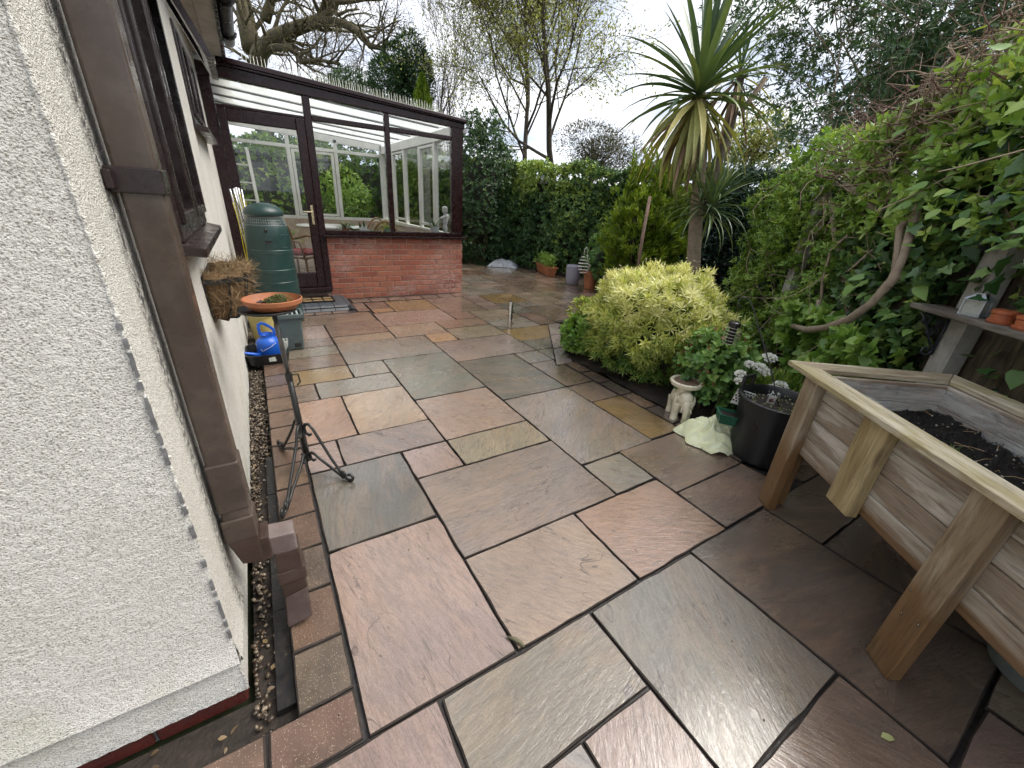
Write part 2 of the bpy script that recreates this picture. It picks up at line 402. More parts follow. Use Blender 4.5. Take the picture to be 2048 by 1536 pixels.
me = MB().add([(-300, -300, -.14), (300, -300, -.14), (300, 300, -.14), (-300, 300, -.14)], [(0, 1, 2, 3)])
tagit(me.build('ground', M_EARTH), kind='structure')
M_SEDGE = simple('darkened_slab_edge', (.045, .036, .031), .85, .4, 20, .4, 90, spec=.15)  # dark painted on slab sides and chamfers to kill edge glints and deepen joints
PATIO = MB().prism([(-3, -2.3), (6.9, -2.3), (6.9, 10.6), (-.124, 10.6), (-.124, .842), (-3, .842)], -.13, -.015).build('patio', M_GROUT)
tagit(PATIO, kind='structure')

PAL = dict(pink=(.272, .198, .166), peach=(.330, .240, .168), purple=(.232, .178, .154), grey=(.220, .197, .162), blue=(.150, .147, .124), dark=(.130, .120, .098),
           olive=(.235, .20, .14), ochre=(.235, .155, .065), brown=(.180, .130, .098), orange=(.38, .235, .13), red=(.195, .125, .094), tan=(.27, .21, .15),
           pale=(.33, .30, .275), wet=(.225, .195, .165), dbrown=(.140, .107, .082), salmon=(.335, .215, .148))
def clip_poly(poly, p, q):
    """keep the part of poly to the left of the line p->q"""
    out = []; n = len(poly)
    sd_ = lambda a: (q[0] - p[0]) * (a[1] - p[1]) - (q[1] - p[1]) * (a[0] - p[0])
    for i in range(n):
        a, b = poly[i], poly[(i + 1) % n]; sa, sb = sd_(a), sd_(b)
        if sa >= 0: out.append(a)
        if sa * sb < 0:
            t = sa / (sa - sb); out.append((a[0] + t * (b[0] - a[0]), a[1] + t * (b[1] - a[1])))
    return out
def paver(poly, col, mat, name='paving_slab', gap=.0027, top=0.0, thick=.03, parent=None, rough=.002, chamf=.003, step=.07):
    c = np.mean(np.array(poly), 0); pts = []
    n = len(poly)
    # inset polygon by gap
    ins = []
    for i in range(n):
        p0, p1, p2 = Vector(poly[i - 1]), Vector(poly[i]), Vector(poly[(i + 1) % n])
        d1 = (p1 - p0).normalized(); d2 = (p2 - p1).normalized(); n1 = Vector((-d1.y, d1.x)); n2 = Vector((-d2.y, d2.x))
        bis = (n1 + n2); bis = bis / max(bis.length_squared, .2) * 2
        ins.append(p1 + bis * gap)
    for i in range(n):
        a, b = ins[i], ins[(i + 1) % n]; L = (b - a).length; k = max(2, int(L / step)); d = (b - a).normalized(); nn = Vector((-d.y, d.x))
        for j in range(k):
            q = a + (b - a) * j / k
            if j > 0: q = q + nn * rnd.uniform(-rough, rough * 1.2)
            else: q = q + (Vector(c) - q).normalized() * rnd.uniform(.001, .006)
            pts.append(q)
    m = len(pts); C2 = Vector(c)
    tx, ty = rnd.gauss(0, .0022), rnd.gauss(0, .0022); dz = rnd.uniform(-.0015, .0015)
    zt = lambda q: top + dz + tx * (q.x - c[0]) + ty * (q.y - c[1])
    vs = [(q.x, q.y, zt(q) - thick) for q in pts] + [(q.x, q.y, zt(q) - chamf + rnd.uniform(-.001, .001)) for q in pts]
    inner = [q + (C2 - q).normalized() * (chamf * rnd.uniform(1.0, 2.4)) for q in pts]
    vs += [(q.x, q.y, zt(q)) for q in inner]
    fs = []
    for i in range(m):
        j = (i + 1) % m; fs += [(i, j, m + j, m + i), (m + i, m + j, 2 * m + j, 2 * m + i)]
    fs.append(tuple(range(2 * m, 3 * m)))
    mb = MB().add(vs, fs); o = mb.build(name, mat, parent or PATIO, centre=(c[0], c[1], 0)); o.data.materials.append(M_SEDGE)
    o.data.polygons.foreach_set('material_index', [1] * (2 * m) + [0])
    k = rnd.uniform(.92, 1.08) * (.96 if mat is M_SLAB else 1.0); o.color = (col[0] * k, col[1] * k * rnd.uniform(.98, 1.02), col[2] * k * rnd.uniform(.96, 1.04), 1)
    return o
R4 = lambda x0, x1, y0, y1: [(x0, y0), (x1, y0), (x1, y1), (x0, y1)]
CH = ((2.29, 2.80), (3.085, 4.04))
slabs = [(.04, .535, .685, 1.42, 'pink'), (.04, .535, 1.42, 2.02, 'dark'), (.535, 1.445, 1.125, 1.73, 'purple'), (.535, 1.137, .685, 1.125, 'peach'),
 (1.137, 1.755, .685, 1.125, 'salmon'), (.535, .825, 1.73, 2.02, 'pink'), (.825, 1.44, 1.73, 2.02, 'olive'), (.825, 1.44, 2.02, 2.64, 'pink'),
 (.22, .825, 2.02, 2.32, 'purple'), (.04, .22, 2.02, 2.32, 'pink'), (.04, .356, 2.32, 2.93, 'salmon'), (.356, .825, 2.32, 2.93, 'peach'),
 (.21, .825, 2.93, 3.24, 'grey'), (.04, .21, 2.93, 3.24, 'brown'), (.04, .515, 3.24, 3.55, 'ochre'), (.515, .825, 3.24, 3.55, 'grey'),
 (.825, 1.44, 2.64, 3.55, 'blue'), (.515, 1.44, 3.55, 4.14, 'grey'), (1.44, 2.36, 3.24, 3.85, 'purple'), (1.44, 2.07, 2.36, 3.24, 'dark'),
 (2.07, 2.365, 2.94, 3.24, 'grey'), (2.07, 2.375, 2.36, 2.94, 'brown'), (1.44, 2.07, 1.42, 2.36, 'wet'), (2.07, 2.375, 2.04, 2.36, 'brown'),
 (2.07, 2.385, 1.435, 2.04, 'ochre'), (1.445, 1.755, 1.13, 1.42, 'grey'), (1.755, 2.385, .985, 1.43, 'brown'), (1.755, 2.385, .69, .985, 'brown'),
 (.04, .515, 3.55, 3.86, 'brown'), (.04, .515, 3.86, 4.13, 'grey'), (.04, .51, 4.13, 4.39, 'purple'), (.04, .51, 4.39, 4.89, 'pink'),
 (.515, 1.13, 4.14, 4.39, 'tan'), (.51, 1.13, 4.39, 4.89, 'brown'), (.04, 1.12, 4.89, 5.34, 'brown'), (1.13, 1.745, 4.15, 4.6, 'tan'),
 (1.44, 1.745, 3.85, 4.15, 'orange'), (1.13, 2.05, 4.6, 5.22, 'pink'), (1.745, 2.36, 3.85, 4.28, 'olive'), (1.745, 2.36, 4.28, 4.62, 'red'),
 (2.05, 2.36, 4.62, 4.95, 'red'), (2.05, 2.68, 4.95, 5.86, 'brown'), (2.68, 2.97, 4.95, 5.86, 'pink'), (1.44, 2.05, 5.22, 5.82, 'ochre'),
 (1.16, 1.44, 5.24, 5.44, 'orange'), (1.16, 1.44, 5.44, 5.82, 'brown'), (2.36, 2.97, 4.45, 4.95, 'tan'), (2.36, 2.97, 4.02, 4.45, 'grey'),
 (2.36, 3.1, 3.56, 4.02, 'ochre'), (2.36, 2.9, 3.24, 3.56, 'dark'), (2.365, 2.7, 2.80, 3.24, 'grey'),
 (2.97, 3.275, 4.045, 4.63, 'red'), (2.97, 3.275, 4.63, 5.24, 'blue'), (3.275, 3.885, 4.045, 4.935, 'brown'), (2.97, 3.58, 5.24, 5.85, 'ochre'),
 (3.58, 4.19, 4.935, 5.85, 'tan'), (2.665, 3.58, 5.85, 6.46, 'grey'), (2.665, 3.275, 6.46, 6.765, 'grey'), (3.275, 3.885, 6.46, 6.765, 'pink'),
 # towards and behind the camera
 (.25, .855, .385, .68, 'olive'), (-.36, .25, .385, .685, 'pink'), (.855, 1.46, .09, .68, 'grey'), (1.46, 2.08, -.195, .685, 'dbrown'),
 (2.08, 2.99, .40, .69, 'dbrown'), (2.08, 2.69, -.195, .40, 'dbrown'), (2.69, 3.3, -.195, .40, 'brown'),
 (-.36, .25, .09, .385, 'pale'), (.25, .565, .09, .385, 'pale'), (.565, .855, .09, .385, 'pink'), (-.36, .25, -.2, .09, 'tan'), (.25, .855, -.2, .09, 'brown'),
 (.855, 1.46, -.2, .09, 'brown')]
occ = []
for x0, x1, y0, y1, c in slabs:
    poly = R4(x0, x1, y0, y1)
    if (x0, y0) == (2.07, 2.36): poly = [(2.07, 2.36), (2.375, 2.36), (2.375, 2.795), (2.283, 2.795), (2.362, 2.94), (2.07, 2.94)]
    elif x1 > 2.36 and y0 > 2.75 and y1 < 4.06: poly = clip_poly(poly, *CH)
    if len(poly) < 3: continue
    paver(poly, PAL[c], M_SLAB); occ.append((x0, x1, y0, y1))
def in_bed(x, y):
    if y < 4.04 and x > 2.53 and y > .9: return not (x < 3.29 and (x - 2.485) * (4.04 - 2.83) - (y - 2.83) * (3.29 - 2.485) < 0 and y > 2.8)
    return False
def fill(xl, yl, names, mask):
    nx, ny = len(xl) - 1, len(yl) - 1; free = np.zeros((nx, ny), bool)
    for i in range(nx):
        for j in range(ny):
            cx_, cy_ = (xl[i] + xl[i + 1]) / 2, (yl[j] + yl[j + 1]) / 2
            free[i, j] = mask(cx_, cy_) and not any(a - .02 < cx_ < b + .02 and c - .02 < cy_ < d + .02 for a, b, c, d in occ)
    for j in range(ny):
        for i in range(nx):
            if not free[i, j]: continue
            opts = [(3, 2), (2, 3), (2, 2), (2, 1), (1, 2), (2, 2), (3, 2)]; rnd.shuffle(opts); opts.append((1, 1))
            for a, b in opts:
                if i + a <= nx and j + b <= ny and free[i:i + a, j:j + b].all():
                    free[i:i + a, j:j + b] = False
                    paver(R4(xl[i], xl[i + a], yl[j], yl[j + b]), PAL[rnd.choice(names)], M_SLAB, step=.12); break
XF = [2.665 + .305 * k for k in range(13)]; YF = [4.045] + [4.325 + .305 * k for k in range(20)]
fill(XF, YF, ['brown', 'tan', 'pink', 'grey', 'olive', 'brown', 'red', 'tan'], lambda x, y: not (x < 2.97 and y < 5.85) and x < 6.2 - max(0, y - 6) * .28 and not in_bed(x, y))
fill([-2.8 + .305 * k for k in range(9)], [-2.03 + .302 * k for k in range(10)], ['pink', 'tan', 'grey', 'brown'], lambda x, y: x < -.36 and y < .69)
fill([-.36 + .305 * k for k in range(13)], [-2.03 + .305 * k for k in range(7)], ['pink', 'tan', 'grey', 'brown', 'olive'], lambda x, y: y < -.2)
paver(R4(2.53, 3.3, .69, .98), PAL['brown'], M_SLAB)
# chamfered corner of the flower bed
for k in range(3):
    a, b = k / 3, (k + 1) / 3
    L0, L1 = Vector((2.29, 2.80)), Vector((3.085, 4.04)); R0, R1 = Vector((2.50, 2.80)), Vector((3.30, 4.04))
    paver([tuple(L0.lerp(L1, a)), tuple(R0.lerp(R1, a)), tuple(R0.lerp(R1, b)), tuple(L0.lerp(L1, b))], (.30, .255, .235), M_SLAB)

# block edging beside the house and round the flower bed
EDGE = MB().prism([(-3, .69), (.034, .69), (.034, 5.45), (-.122, 5.45), (-.122, .838), (-3, .838)], -.03, -.0095).build('block_edging', M_GROUT)
tagit(EDGE, kind='structure')
BC = [(.125, .080, .058), (.105, .078, .062), (.135, .088, .060), (.115, .090, .066)]
ys = [.838, 1.036, 1.262, 1.49, 1.715, 1.945, 2.17]
while ys[-1] < 5.3: ys.append(ys[-1] + .226)
for y0, y1 in zip(ys[:-1], ys[1:]): paver(R4(-.124, .034, y0, y1), rnd.choice(BC), M_BLOCK, 'block', .0022, .0015, .025, EDGE, .001, .003, .06)
paver(R4(-.202, .034, .69, .838), BC[0], M_BLOCK, 'block', .0022, .0015, .025, EDGE, .001, .003, .06)
x = -.202
while x > -2.4:
    paver(R4(x - .226, x, .69, .838), rnd.choice(BC), M_BLOCK, 'block', .0022, .0015, .025, EDGE, .001, .003, .06); x -= .226
BEDGE = MB().box(2.385, 2.53, .985, 2.80, -.03, -.0092).build('bed_edging', M_GROUT); tagit(BEDGE, kind='structure')
y = .985
while y < 2.7:
    y2 = min(y + .262, 2.80); paver(R4(2.387, 2.53, y, y2), rnd.choice([(.155, .115, .09), (.13, .105, .09), (.18, .12, .09)]), M_SLAB, 'block', .003, .004, .025, BEDGE, .002, .004, .06); y = y2

# flower bed soil (a lumpy sheet) and the trench along the house
def soil_sheet(name, xs, ys_, mask, z0, amp, mat):
    vs = []; fs = []; idx = {}
    for i, x in enumerate(xs):
        for j, y in enumerate(ys_):
            idx[i, j] = len(vs); vs.append((x, y, z0 + amp * mnoise.fractal(Vector((x * 5, y * 5, 1.3)), 1, 2, 4)))
    for i in range(len(xs) - 1):
        for j in range(len(ys_) - 1):
            if mask((xs[i] + xs[i + 1]) / 2, (ys_[j] + ys_[j + 1]) / 2): fs.append((idx[i, j], idx[i + 1, j], idx[i + 1, j + 1], idx[i, j + 1]))
    return MB().add(vs, fs).build(name, mat, smooth=True)
bm_ = soil_sheet('flower_bed', np.arange(2.53, 9.0, .08), np.arange(.95, 9.8, .08),
                 lambda x, y: (in_bed(x, y) or (y >= 3.96 and x > 6.1 - max(0, y - 6) * .28)) and x - 3.05 < (y - .2) * .9 + .9, .012, .035, M_SOIL)
tagit(bm_, kind='structure')
tb = MB().prism([(-2.6, .842), (-.125, .842), (-.125, 5.45), (-.238, 5.45), (-.238, .983), (-2.6, .983)], -.10, -.062).build('drain_trench', M_SOIL); tagit(tb, kind='structure')
M_STRIP = simple('black_membrane', (.012, .012, .013), .35, .4, 10, .4, 60, dirt=(.05, .04, .03), dirt_amt=.5)
ms = MB(); 
for k in range(16):
    y0 = .9 + k * .09; w0 = .05 - .0012 * k
    ms.box(-.127 - w0, -.127, y0, y0 + .09, -.058, -.030 - .004 * rnd.random())
tagit(ms.build('membrane_strip', M_STRIP), 'black wet membrane strip folded along the trench beside the block edging', 'membrane')
def pebble_mesh():
    bm = bmesh.new(); bmesh.ops.create_icosphere(bm, subdivisions=1, radius=1)
    for v in bm.verts: v.co *= 1 + rnd.uniform(-.18, .18)
    V = np.array([v.co[:] for v in bm.verts]); Fs = [tuple(x.index for x in f.verts) for f in bm.faces]; bm.free(); return V * [1, .75, .55], Fs
M_PEB = leafmat('pebbles', (.025, .018, .013), (.085, .06, .04), .25, 0.0, (.26, .21, .15))
n = 3600; px_ = RG.uniform(-.236, -.130, n); py_ = RG.uniform(.86, 5.4, n)
keep = ((px_ < -.195) & ((py_ > 1.9) | (RG.random(n) < .55))) | (py_ > 2.35) | (RG.random(n) < .05); px_, py_ = px_[keep], py_[keep]; n = len(px_)
scatter('gravel', pebble_mesh(), np.stack([px_, py_, RG.uniform(-.060, -.038, n)], 1), rdir(n) * [1, 1, .3], rdir(n, 2.0), RG.uniform(.005, .013, n), M_PEB)
o = bpy.data.objects['gravel']; o['label'] = 'wet brown pebbles in the trench along the white wall'
n = 46; lx = RG.uniform(-.8, -.14, n); ly = RG.uniform(.87, .97, n); s_ = RG.random(n) < .7
lx[s_] = RG.uniform(-.22, -.135, s_.sum()); ly[s_] = RG.uniform(.88, 2.6, s_.sum())
M_DEAD = leafmat('dead_leaf', (.06, .035, .018), (.20, .14, .07), .5, .1)
o = scatter('leaf_litter', leaf_tmpl(.55, fold=.3, droop=.1), np.stack([lx, ly, np.full(n, -.034)], 1), rdir(n) * [1, 1, .15], rdir(n, 3), RG.uniform(.012, .028, n), M_DEAD)
o['label'] = 'scattered brown fallen leaves in the dark trench'

# ------------------------------------------------------------------ house
def render_mat(bstr=.8):
    m, nt, b = newmat('white_roughcast'); t = nd(nt, 'ShaderNodeTexCoord'); g = nd(nt, 'ShaderNodeNewGeometry'); P = g.outputs['Position']
    n1 = noise(nt, P, 3.0, 5, .6); c = ramp(nt, n1, [(.3, (.78, .755, .70)), (.7, (.87, .85, .80))])
    sp = nd(nt, 'ShaderNodeSeparateXYZ', {0: P})
    # green algae low down, in blotches
    al = math_(nt, 'MULTIPLY', ramp(nt, noise(nt, P, 4.5, 6, .65), [(.50, 0.0), (.70, 1.0)]), ramp(nt, sp.outputs[2], [(.10, 1.0), (.55, 0.0)]))
    c = mixc(nt, math_(nt, 'MULTIPLY', al, .42), c, (.46, .47, .24))
    # black grime that has run down beside the downpipe
    dy = math_(nt, 'ABSOLUTE', math_(nt, 'SUBTRACT', sp.outputs[1], 1.19)); side = math_(nt, 'GREATER_THAN', sp.outputs[0], -.2455)
    gr = math_(nt, 'MULTIPLY', ramp(nt, dy, [(.008, 1.0), (.055, 0.0)]), ramp(nt, noise(nt, P, 60, 5, .7), [(.36, 0.0), (.6, 1.0)]))
    c = mixc(nt, math_(nt, 'MULTIPLY', math_(nt, 'MULTIPLY', gr, side), .92), c, (.03, .03, .03))
    pit_shade = ramp(nt, noise(nt, P, 290, 2, .6), [(.34, 0.0), (.48, 1.0)]); c = mixc(nt, 1.0, c, mixc(nt, pit_shade, (.50, .485, .45), (1.06, 1.06, 1.05)), 'MULTIPLY')  # pits darkened in the colour to strengthen the shade of the relief
    fl = ramp(nt, noise(nt, P, 1.6, 4, .7), [(.58, 0.0), (.74, .22)]); c = mixc(nt, fl, c, (.50, .47, .38))
    nt.links.new(c, b.inputs['Base Color']); b.inputs['Roughness'].default_value = .72; b.inputs['Specular IOR Level'].default_value = .3
    h = math_(nt, 'ADD', noise(nt, P, 290, 2, .6), math_(nt, 'MULTIPLY', noise(nt, P, 130, 2), .4))
    nt.links.new(bump(nt, h, bstr, .0085), b.inputs['Normal'])
    return m
M_REND = render_mat(1.0); M_REND2 = M_REND
M_BROWN = simple('brown_pvc', (.060, .043, .034), .30, .25, 5, .05, 40, dirt=(.13, .105, .085), dirt_amt=.6)
M_DKFR = simple('dark_brown_frame', (.020, .011, .011), .26, .25, 6, .08, 50, dirt=(.07, .06, .055), dirt_amt=.35)
M_MAROON = simple('rosewood_frame', (.017, .0055, .0065), .24, .25, 6, .04, 50, spec=.35)
M_SOFF = simple('white_soffit', (.62, .60, .55), .55, .12, 2.5, .1, 20, dirt=(.24, .21, .16), dirt_amt=.5)
M_BLACKG = simple('black_gutter', (.014, .012, .012), .32, .3, 6)
M_PANE = simple('dark_pane', (.010, .012, .013), .05, .3, 2); 
def brick_mat():
    m, nt, b = newmat('red_brick'); oi = nd(nt, 'ShaderNodeObjectInfo'); v = coords(nt)
    c = ramp(nt, oi.outputs['Random'], [(0, (.28, .085, .055)), (.4, (.39, .13, .075)), (.75, (.44, .17, .10)), (1, (.32, .13, .085))])
    c = mixc(nt, ramp(nt, noise(nt, v, 22, 5, .7), [(.35, .55), (.65, 0.0)]), c, (.13, .04, .032))
    P = nd(nt, 'ShaderNodeNewGeometry').outputs['Position']
    lime = math_(nt, 'MULTIPLY', ramp(nt, noise(nt, P, 1.3, 3, .6), [(.46, 0.0), (.62, 1.0)]), ramp(nt, noise(nt, P, 38, 5, .75), [(.44, 0.0), (.62, .85)])); c = mixc(nt, lime, c, (.50, .38, .35))
    nt.links.new(c, b.inputs['Base Color']); b.inputs['Roughness'].default_value = .7
    nt.links.new(bump(nt, noise(nt, v, 75, 4), .6, .004), b.inputs['Normal']); return m
M_BRICK = brick_mat()
M_BRICKW = simple('wet_red_brick', (.10, .024, .019), .3, .35, 12, .6, 60, dirt=(.05, .03, .03), dirt_amt=.6)
M_MORT = simple('mortar', (.42, .33, .26), .85, .2, 20, .5, 120)
M_GREYBEAD = simple('grey_bead', (.16, .16, .16), .6, .4, 60, .2, 80)
M_ROOFT = simple('unseen_roof', (.10, .065, .05), .7, .3, 3, .3, 20)

HOUSE = thing('house', (-1.5, 3, 0), 'white roughcast house with dark brown windows and eaves along the left', 'house')
wl = MB()
YE = 10.6
for y0, y1, z0, z1 in [(1.60, 1.955, -.07, 2.62), (1.955, 3.08, -.07, 1.19), (1.955, 3.08, 2.32, 2.62), (3.08, 4.02, -.07, 2.62), (4.02, 5.15, -.07, 1.78), (4.02, 5.15, 2.36, 2.62), (5.15, YE, -.07, 2.62)]:
    wl.box(-.52, -.24, y0, y1, z0, z1)
wl.box(-4.2, -.246, .995, 1.60, .0, 2.62); wl.box(-4.2, -.52, 1.6, YE, -.07, 2.62)
WALL = wl.build('wall', M_REND, HOUSE)
def relief(u0, u1, v0, v1, du, fn, amp, holes=None):
    """fine skin of the thrown render, real bumps"""
    nu, nv = int((u1 - u0) / du) + 1, int((v1 - v0) / du) + 1; vs = []
    for i in range(nu):
        for j in range(nv):
            u, v = u0 + (u1 - u0) * i / (nu - 1), v0 + (v1 - v0) * j / (nv - 1); vs.append(fn(u, v, amp))
    fs = [(i * nv + j, (i + 1) * nv + j, (i + 1) * nv + j + 1, i * nv + j + 1) for i in range(nu - 1) for j in range(nv - 1)]
    return vs, fs
def hnoise(a, b):
    p = Vector((a * 150, b * 185, 3.7)); return mnoise.noise(p) * .75 + mnoise.noise(p * .43) * .7
def bell(z): return .010 * max(0, 1 - (z - .135) / .12) ** 2 if z > .135 else 0
mb = MB()
mb.add(*relief(-1.2, -.24, .135, 1.95, .0036, lambda u, v, a: (u, .985 - a * hnoise(u, v) - bell(v), v), .0013))
WALLE = mb.build('end_wall_render', M_REND, WALL, smooth=True)
mb = MB(); mb.add(*relief(-1.2, -.242, -.002, .1355, .0042, lambda u, v, a: (u, .992 - a * hnoise(u + 5, v), v), .0019)); mb.build('plinth_render', M_REND, WALL, smooth=True)
mb = MB(); vs, fs = relief(.985, 1.62, .135, 2.3, .0055, lambda u, v, a: (-.2405 + a * hnoise(u + 9, v) + bell(v), u, v), .0016); mb.add(vs, fs)
mb.add(*relief(.988, 1.62, -.002, .1355, .0055, lambda u, v, a: (-.2465 + a * hnoise(u + 9, v), u, v), .0016)); mb.build('side_wall_render', M_REND, WALL, smooth=True)
# arris: lumpy white ridge above, worn grey corner bead below
mb = MB(); pts = []; rr = []
for k in range(230):
    z = .70 + k * .0058; pts.append((-.2415 + .0012 * math.sin(k * 1.3) * rnd.random(), .9855, z)); rr.append(.0038 + .0012 * math.sin(k * 1.05) + rnd.uniform(-.0009, .0009))
mb.tube(pts, rr, 8); mb.build('corner_ridge', M_REND, WALL, smooth=True)
z = .14
while z < 1.15:
    mb = MB(); L = rnd.uniform(.012, .075); wv = rnd.uniform(.0002, .0030); n = max(3, int(L / .012)); zz = [z + L * i / n for i in range(n + 1)]
    yb = .9815
    for i in range(n):
        j0, j1 = rnd.uniform(-.0018, .0018), rnd.uniform(-.0018, .0018)
        mb.hexa([(-.2445 - wv + j0, yb - .0022, zz[i]), (-.2385, yb - .0022, zz[i]), (-.2385, yb + .004, zz[i]), (-.2445 - wv + j0, yb + .004, zz[i])],
                [(-.2445 - wv + j1, yb - .0022, zz[i + 1]), (-.2385, yb - .0022, zz[i + 1]), (-.2385, yb + .004, zz[i + 1]), (-.2445 - wv + j1, yb + .004, zz[i + 1])])
    mb.build('bead_patch', M_GREYBEAD, WALL)
    z += L + (rnd.uniform(.006, .02) if rnd.random() < .75 else rnd.uniform(.03, .09))

# red brick course under the render
bb = bpy.data.meshes.new('brick'); tmp = MB().box(-.1075, .1075, -.05, .05, -.032, .032); bb.from_pydata(tmp.v, [], tmp.f); bb.materials.append(M_BRICKW)
MB().box(-2.6, -.262, 1.012, 1.2, -.075, -.001).build('footing', M_GREYBEAD, HOUSE)
x = -.255 - .1075
while x > -2.4:
    o = place(bb, 'brick', Matrix.Translation((x, 1.05, -.036)), HOUSE); x -= .225
    b_ = o.modifiers.new('bevel', 'BEVEL'); b_.width = .004

# eaves
EY0 = .55
MB().box(-.236, -.112, EY0, 6.08, 2.622, 2.634).build('soffit_board', M_SOFF, HOUSE)
MB().box(-.108, .018, EY0, 6.08, 2.620, 2.632).build('soffit_board', M_SOFF, HOUSE)
MB().box(.019, .040, EY0, 6.12, 2.585, 2.80).build('fascia_board', M_DKFR, HOUSE, bevel=.003)
mb = MB(); pr = [(.058 * math.cos(a), .058 * math.sin(a)) for a in np.linspace(math.pi, 2 * math.pi, 11)]
pr2 = [(x * .93, y * .93) for x, y in reversed(pr)]; ring = pr + pr2; n = len(ring)
vs = [(.104 + x, EY0, 2.775 + z) for x, z in ring] + [(.104 + x, 6.10, 2.775 + z) for x, z in ring]
mb.add(vs, [(i, (i + 1) % n, n + (i + 1) % n, n + i) for i in range(n)] + [tuple(range(n)), tuple(range(2 * n - 1, n - 1, -1))])
GUT = mb.build('gutter', M_BLACKG, HOUSE)
for yy in (1.5, 2.6, 3.7, 4.8, 5.75):
    mb = MB(); pr3 = [(.104 + .063 * math.cos(a), yy, 2.775 + .063 * math.sin(a)) for a in np.linspace(math.pi, 2 * math.pi, 9)]
    for a_, b_ in zip(pr3[:-1], pr3[1:]): mb.bar(a_, b_, .03, .004, up=(0, 1, 0))
    mb.build('gutter_bracket', M_BLACKG, GUT)
MB().hexa([(.06, EY0 - .1, 2.80), (.06, YE, 2.80), (-4.6, YE, 5.0), (-4.6, EY0 - .1, 5.0)], [(.06, EY0 - .1, 2.86), (.06, YE, 2.86), (-4.6, YE, 5.06), (-4.6, EY0 - .1, 5.06)]).build('roof', M_ROOFT, HOUSE)  # rest of the roof, out of view, put in only for its shading
MB().add([(-4.2, 1.0, 2.62), (-.25, 1.0, 2.62), (-.25, 1.0, 2.86), (-4.2, 1.0, 4.75), (-4.2, 1.2, 2.62), (-.25, 1.2, 2.62), (-.25, 1.2, 2.86), (-4.2, 1.2, 4.75)],
         [(0, 1, 2, 3), (7, 6, 5, 4), (0, 4, 5, 1), (1, 5, 6, 2), (2, 6, 7, 3), (3, 7, 4, 0)]).build('unseen_gable', M_REND, HOUSE)  # unseen end under the roof, likewise there only for shading

# windows
def house_window(y0, y1, z0, z1, sill_out, mull, vent=None, label=None):
    wn = MB().box(-.40, -.385, y0, y1, z0, z1).build('window', M_PANE, HOUSE)
    if label: wn['label'] = label
    f = MB(); t = .055
    f.box(-.305, -.226, y0, y0 + t, z0, z1); f.box(-.305, -.226, y1 - t, y1, z0, z1); f.box(-.304, -.227, y0 + t, y1 - t, z0, z0 + t); f.box(-.304, -.227, y0 + t, y1 - t, z1 - t, z1)
    for m_ in mull: f.box(-.303, -.228, m_ - .032, m_ + .032, z0 + t, z1 - t)
    f.build('frame', M_DKFR, wn, bevel=.006)
    eds = [y0 + t] + [q for m_ in mull for q in (m_ - .032, m_ + .032)] + [y1 - t]
    for a, b in zip(eds[::2], eds[1::2]):
        s = MB(); k = .045
        s.box(-.290, -.212, a + .002, a + k, z0 + t + .002, z1 - t - .002); s.box(-.290, -.212, b - k, b - .002, z0 + t + .002, z1 - t - .002)
        s.box(-.289, -.213, a + k, b - k, z0 + t + .002, z0 + t + k); s.box(-.289, -.213, a + k, b - k, z1 - t - k, z1 - t - .002)
        s.build('sash', M_DKFR, wn, bevel=.007)
        MB().box(-.262, -.256, a + k + .001, b - k - .001, z0 + t + k + .001, z1 - t - k - .001).build('pane', M_PANE, wn)
    s = MB(); s.hexa([(-.30, y0 - .03, z0 - .034), (sill_out, y0 - .03, z0 - .052), (sill_out, y1 + .03, z0 - .052), (-.30, y1 + .03, z0 - .034)],
                     [(-.30, y0 - .03, z0 + .012), (sill_out, y0 - .03, z0 - .018), (sill_out, y1 + .03, z0 - .018), (-.30, y1 + .03, z0 + .012)])
    s.build('sill', M_DKFR, wn, bevel=.004)
    if vent:
        a, b, za, zb = vent; th = math.radians(24); L = zb - za
        p = lambda d, h: (-.215 + math.sin(th) * (L - h) + math.cos(th) * d, zb - math.cos(th) * (L - h))
        v = MB()
        for ya, yb_, h0, h1 in ((a, a + .05, 0, L), (b - .05, b, 0, L), (a + .05, b - .05, 0, .05), (a + .05, b - .05, L - .05, L)):
            q = [p(d, h) for d, h in ((0, h0), (.03, h0), (.03, h1), (0, h1))]
            v.hexa([(q[0][0], ya, q[0][1]), (q[1][0], ya, q[1][1]), (q[2][0], ya, q[2][1]), (q[3][0], ya, q[3][1])], [(x_, yb_, z_) for x_, z_ in q])
        v.build('open_vent', M_DKFR, wn)
        q = [p(d, h) for d, h in ((.012, .05), (.018, .05), (.018, L - .05), (.012, L - .05))]
        MB().hexa([(x_, a + .051, z_) for x_, z_ in q], [(x_, b - .051, z_) for x_, z_ in q]).build('pane', M_PANE, wn)
    return wn
house_window(1.955, 3.08, 1.19, 2.32, -.165, [2.5], (2.54, 3.02, 1.86, 2.26))
house_window(4.02, 5.15, 1.78, 2.36, -.155, [4.6], None)
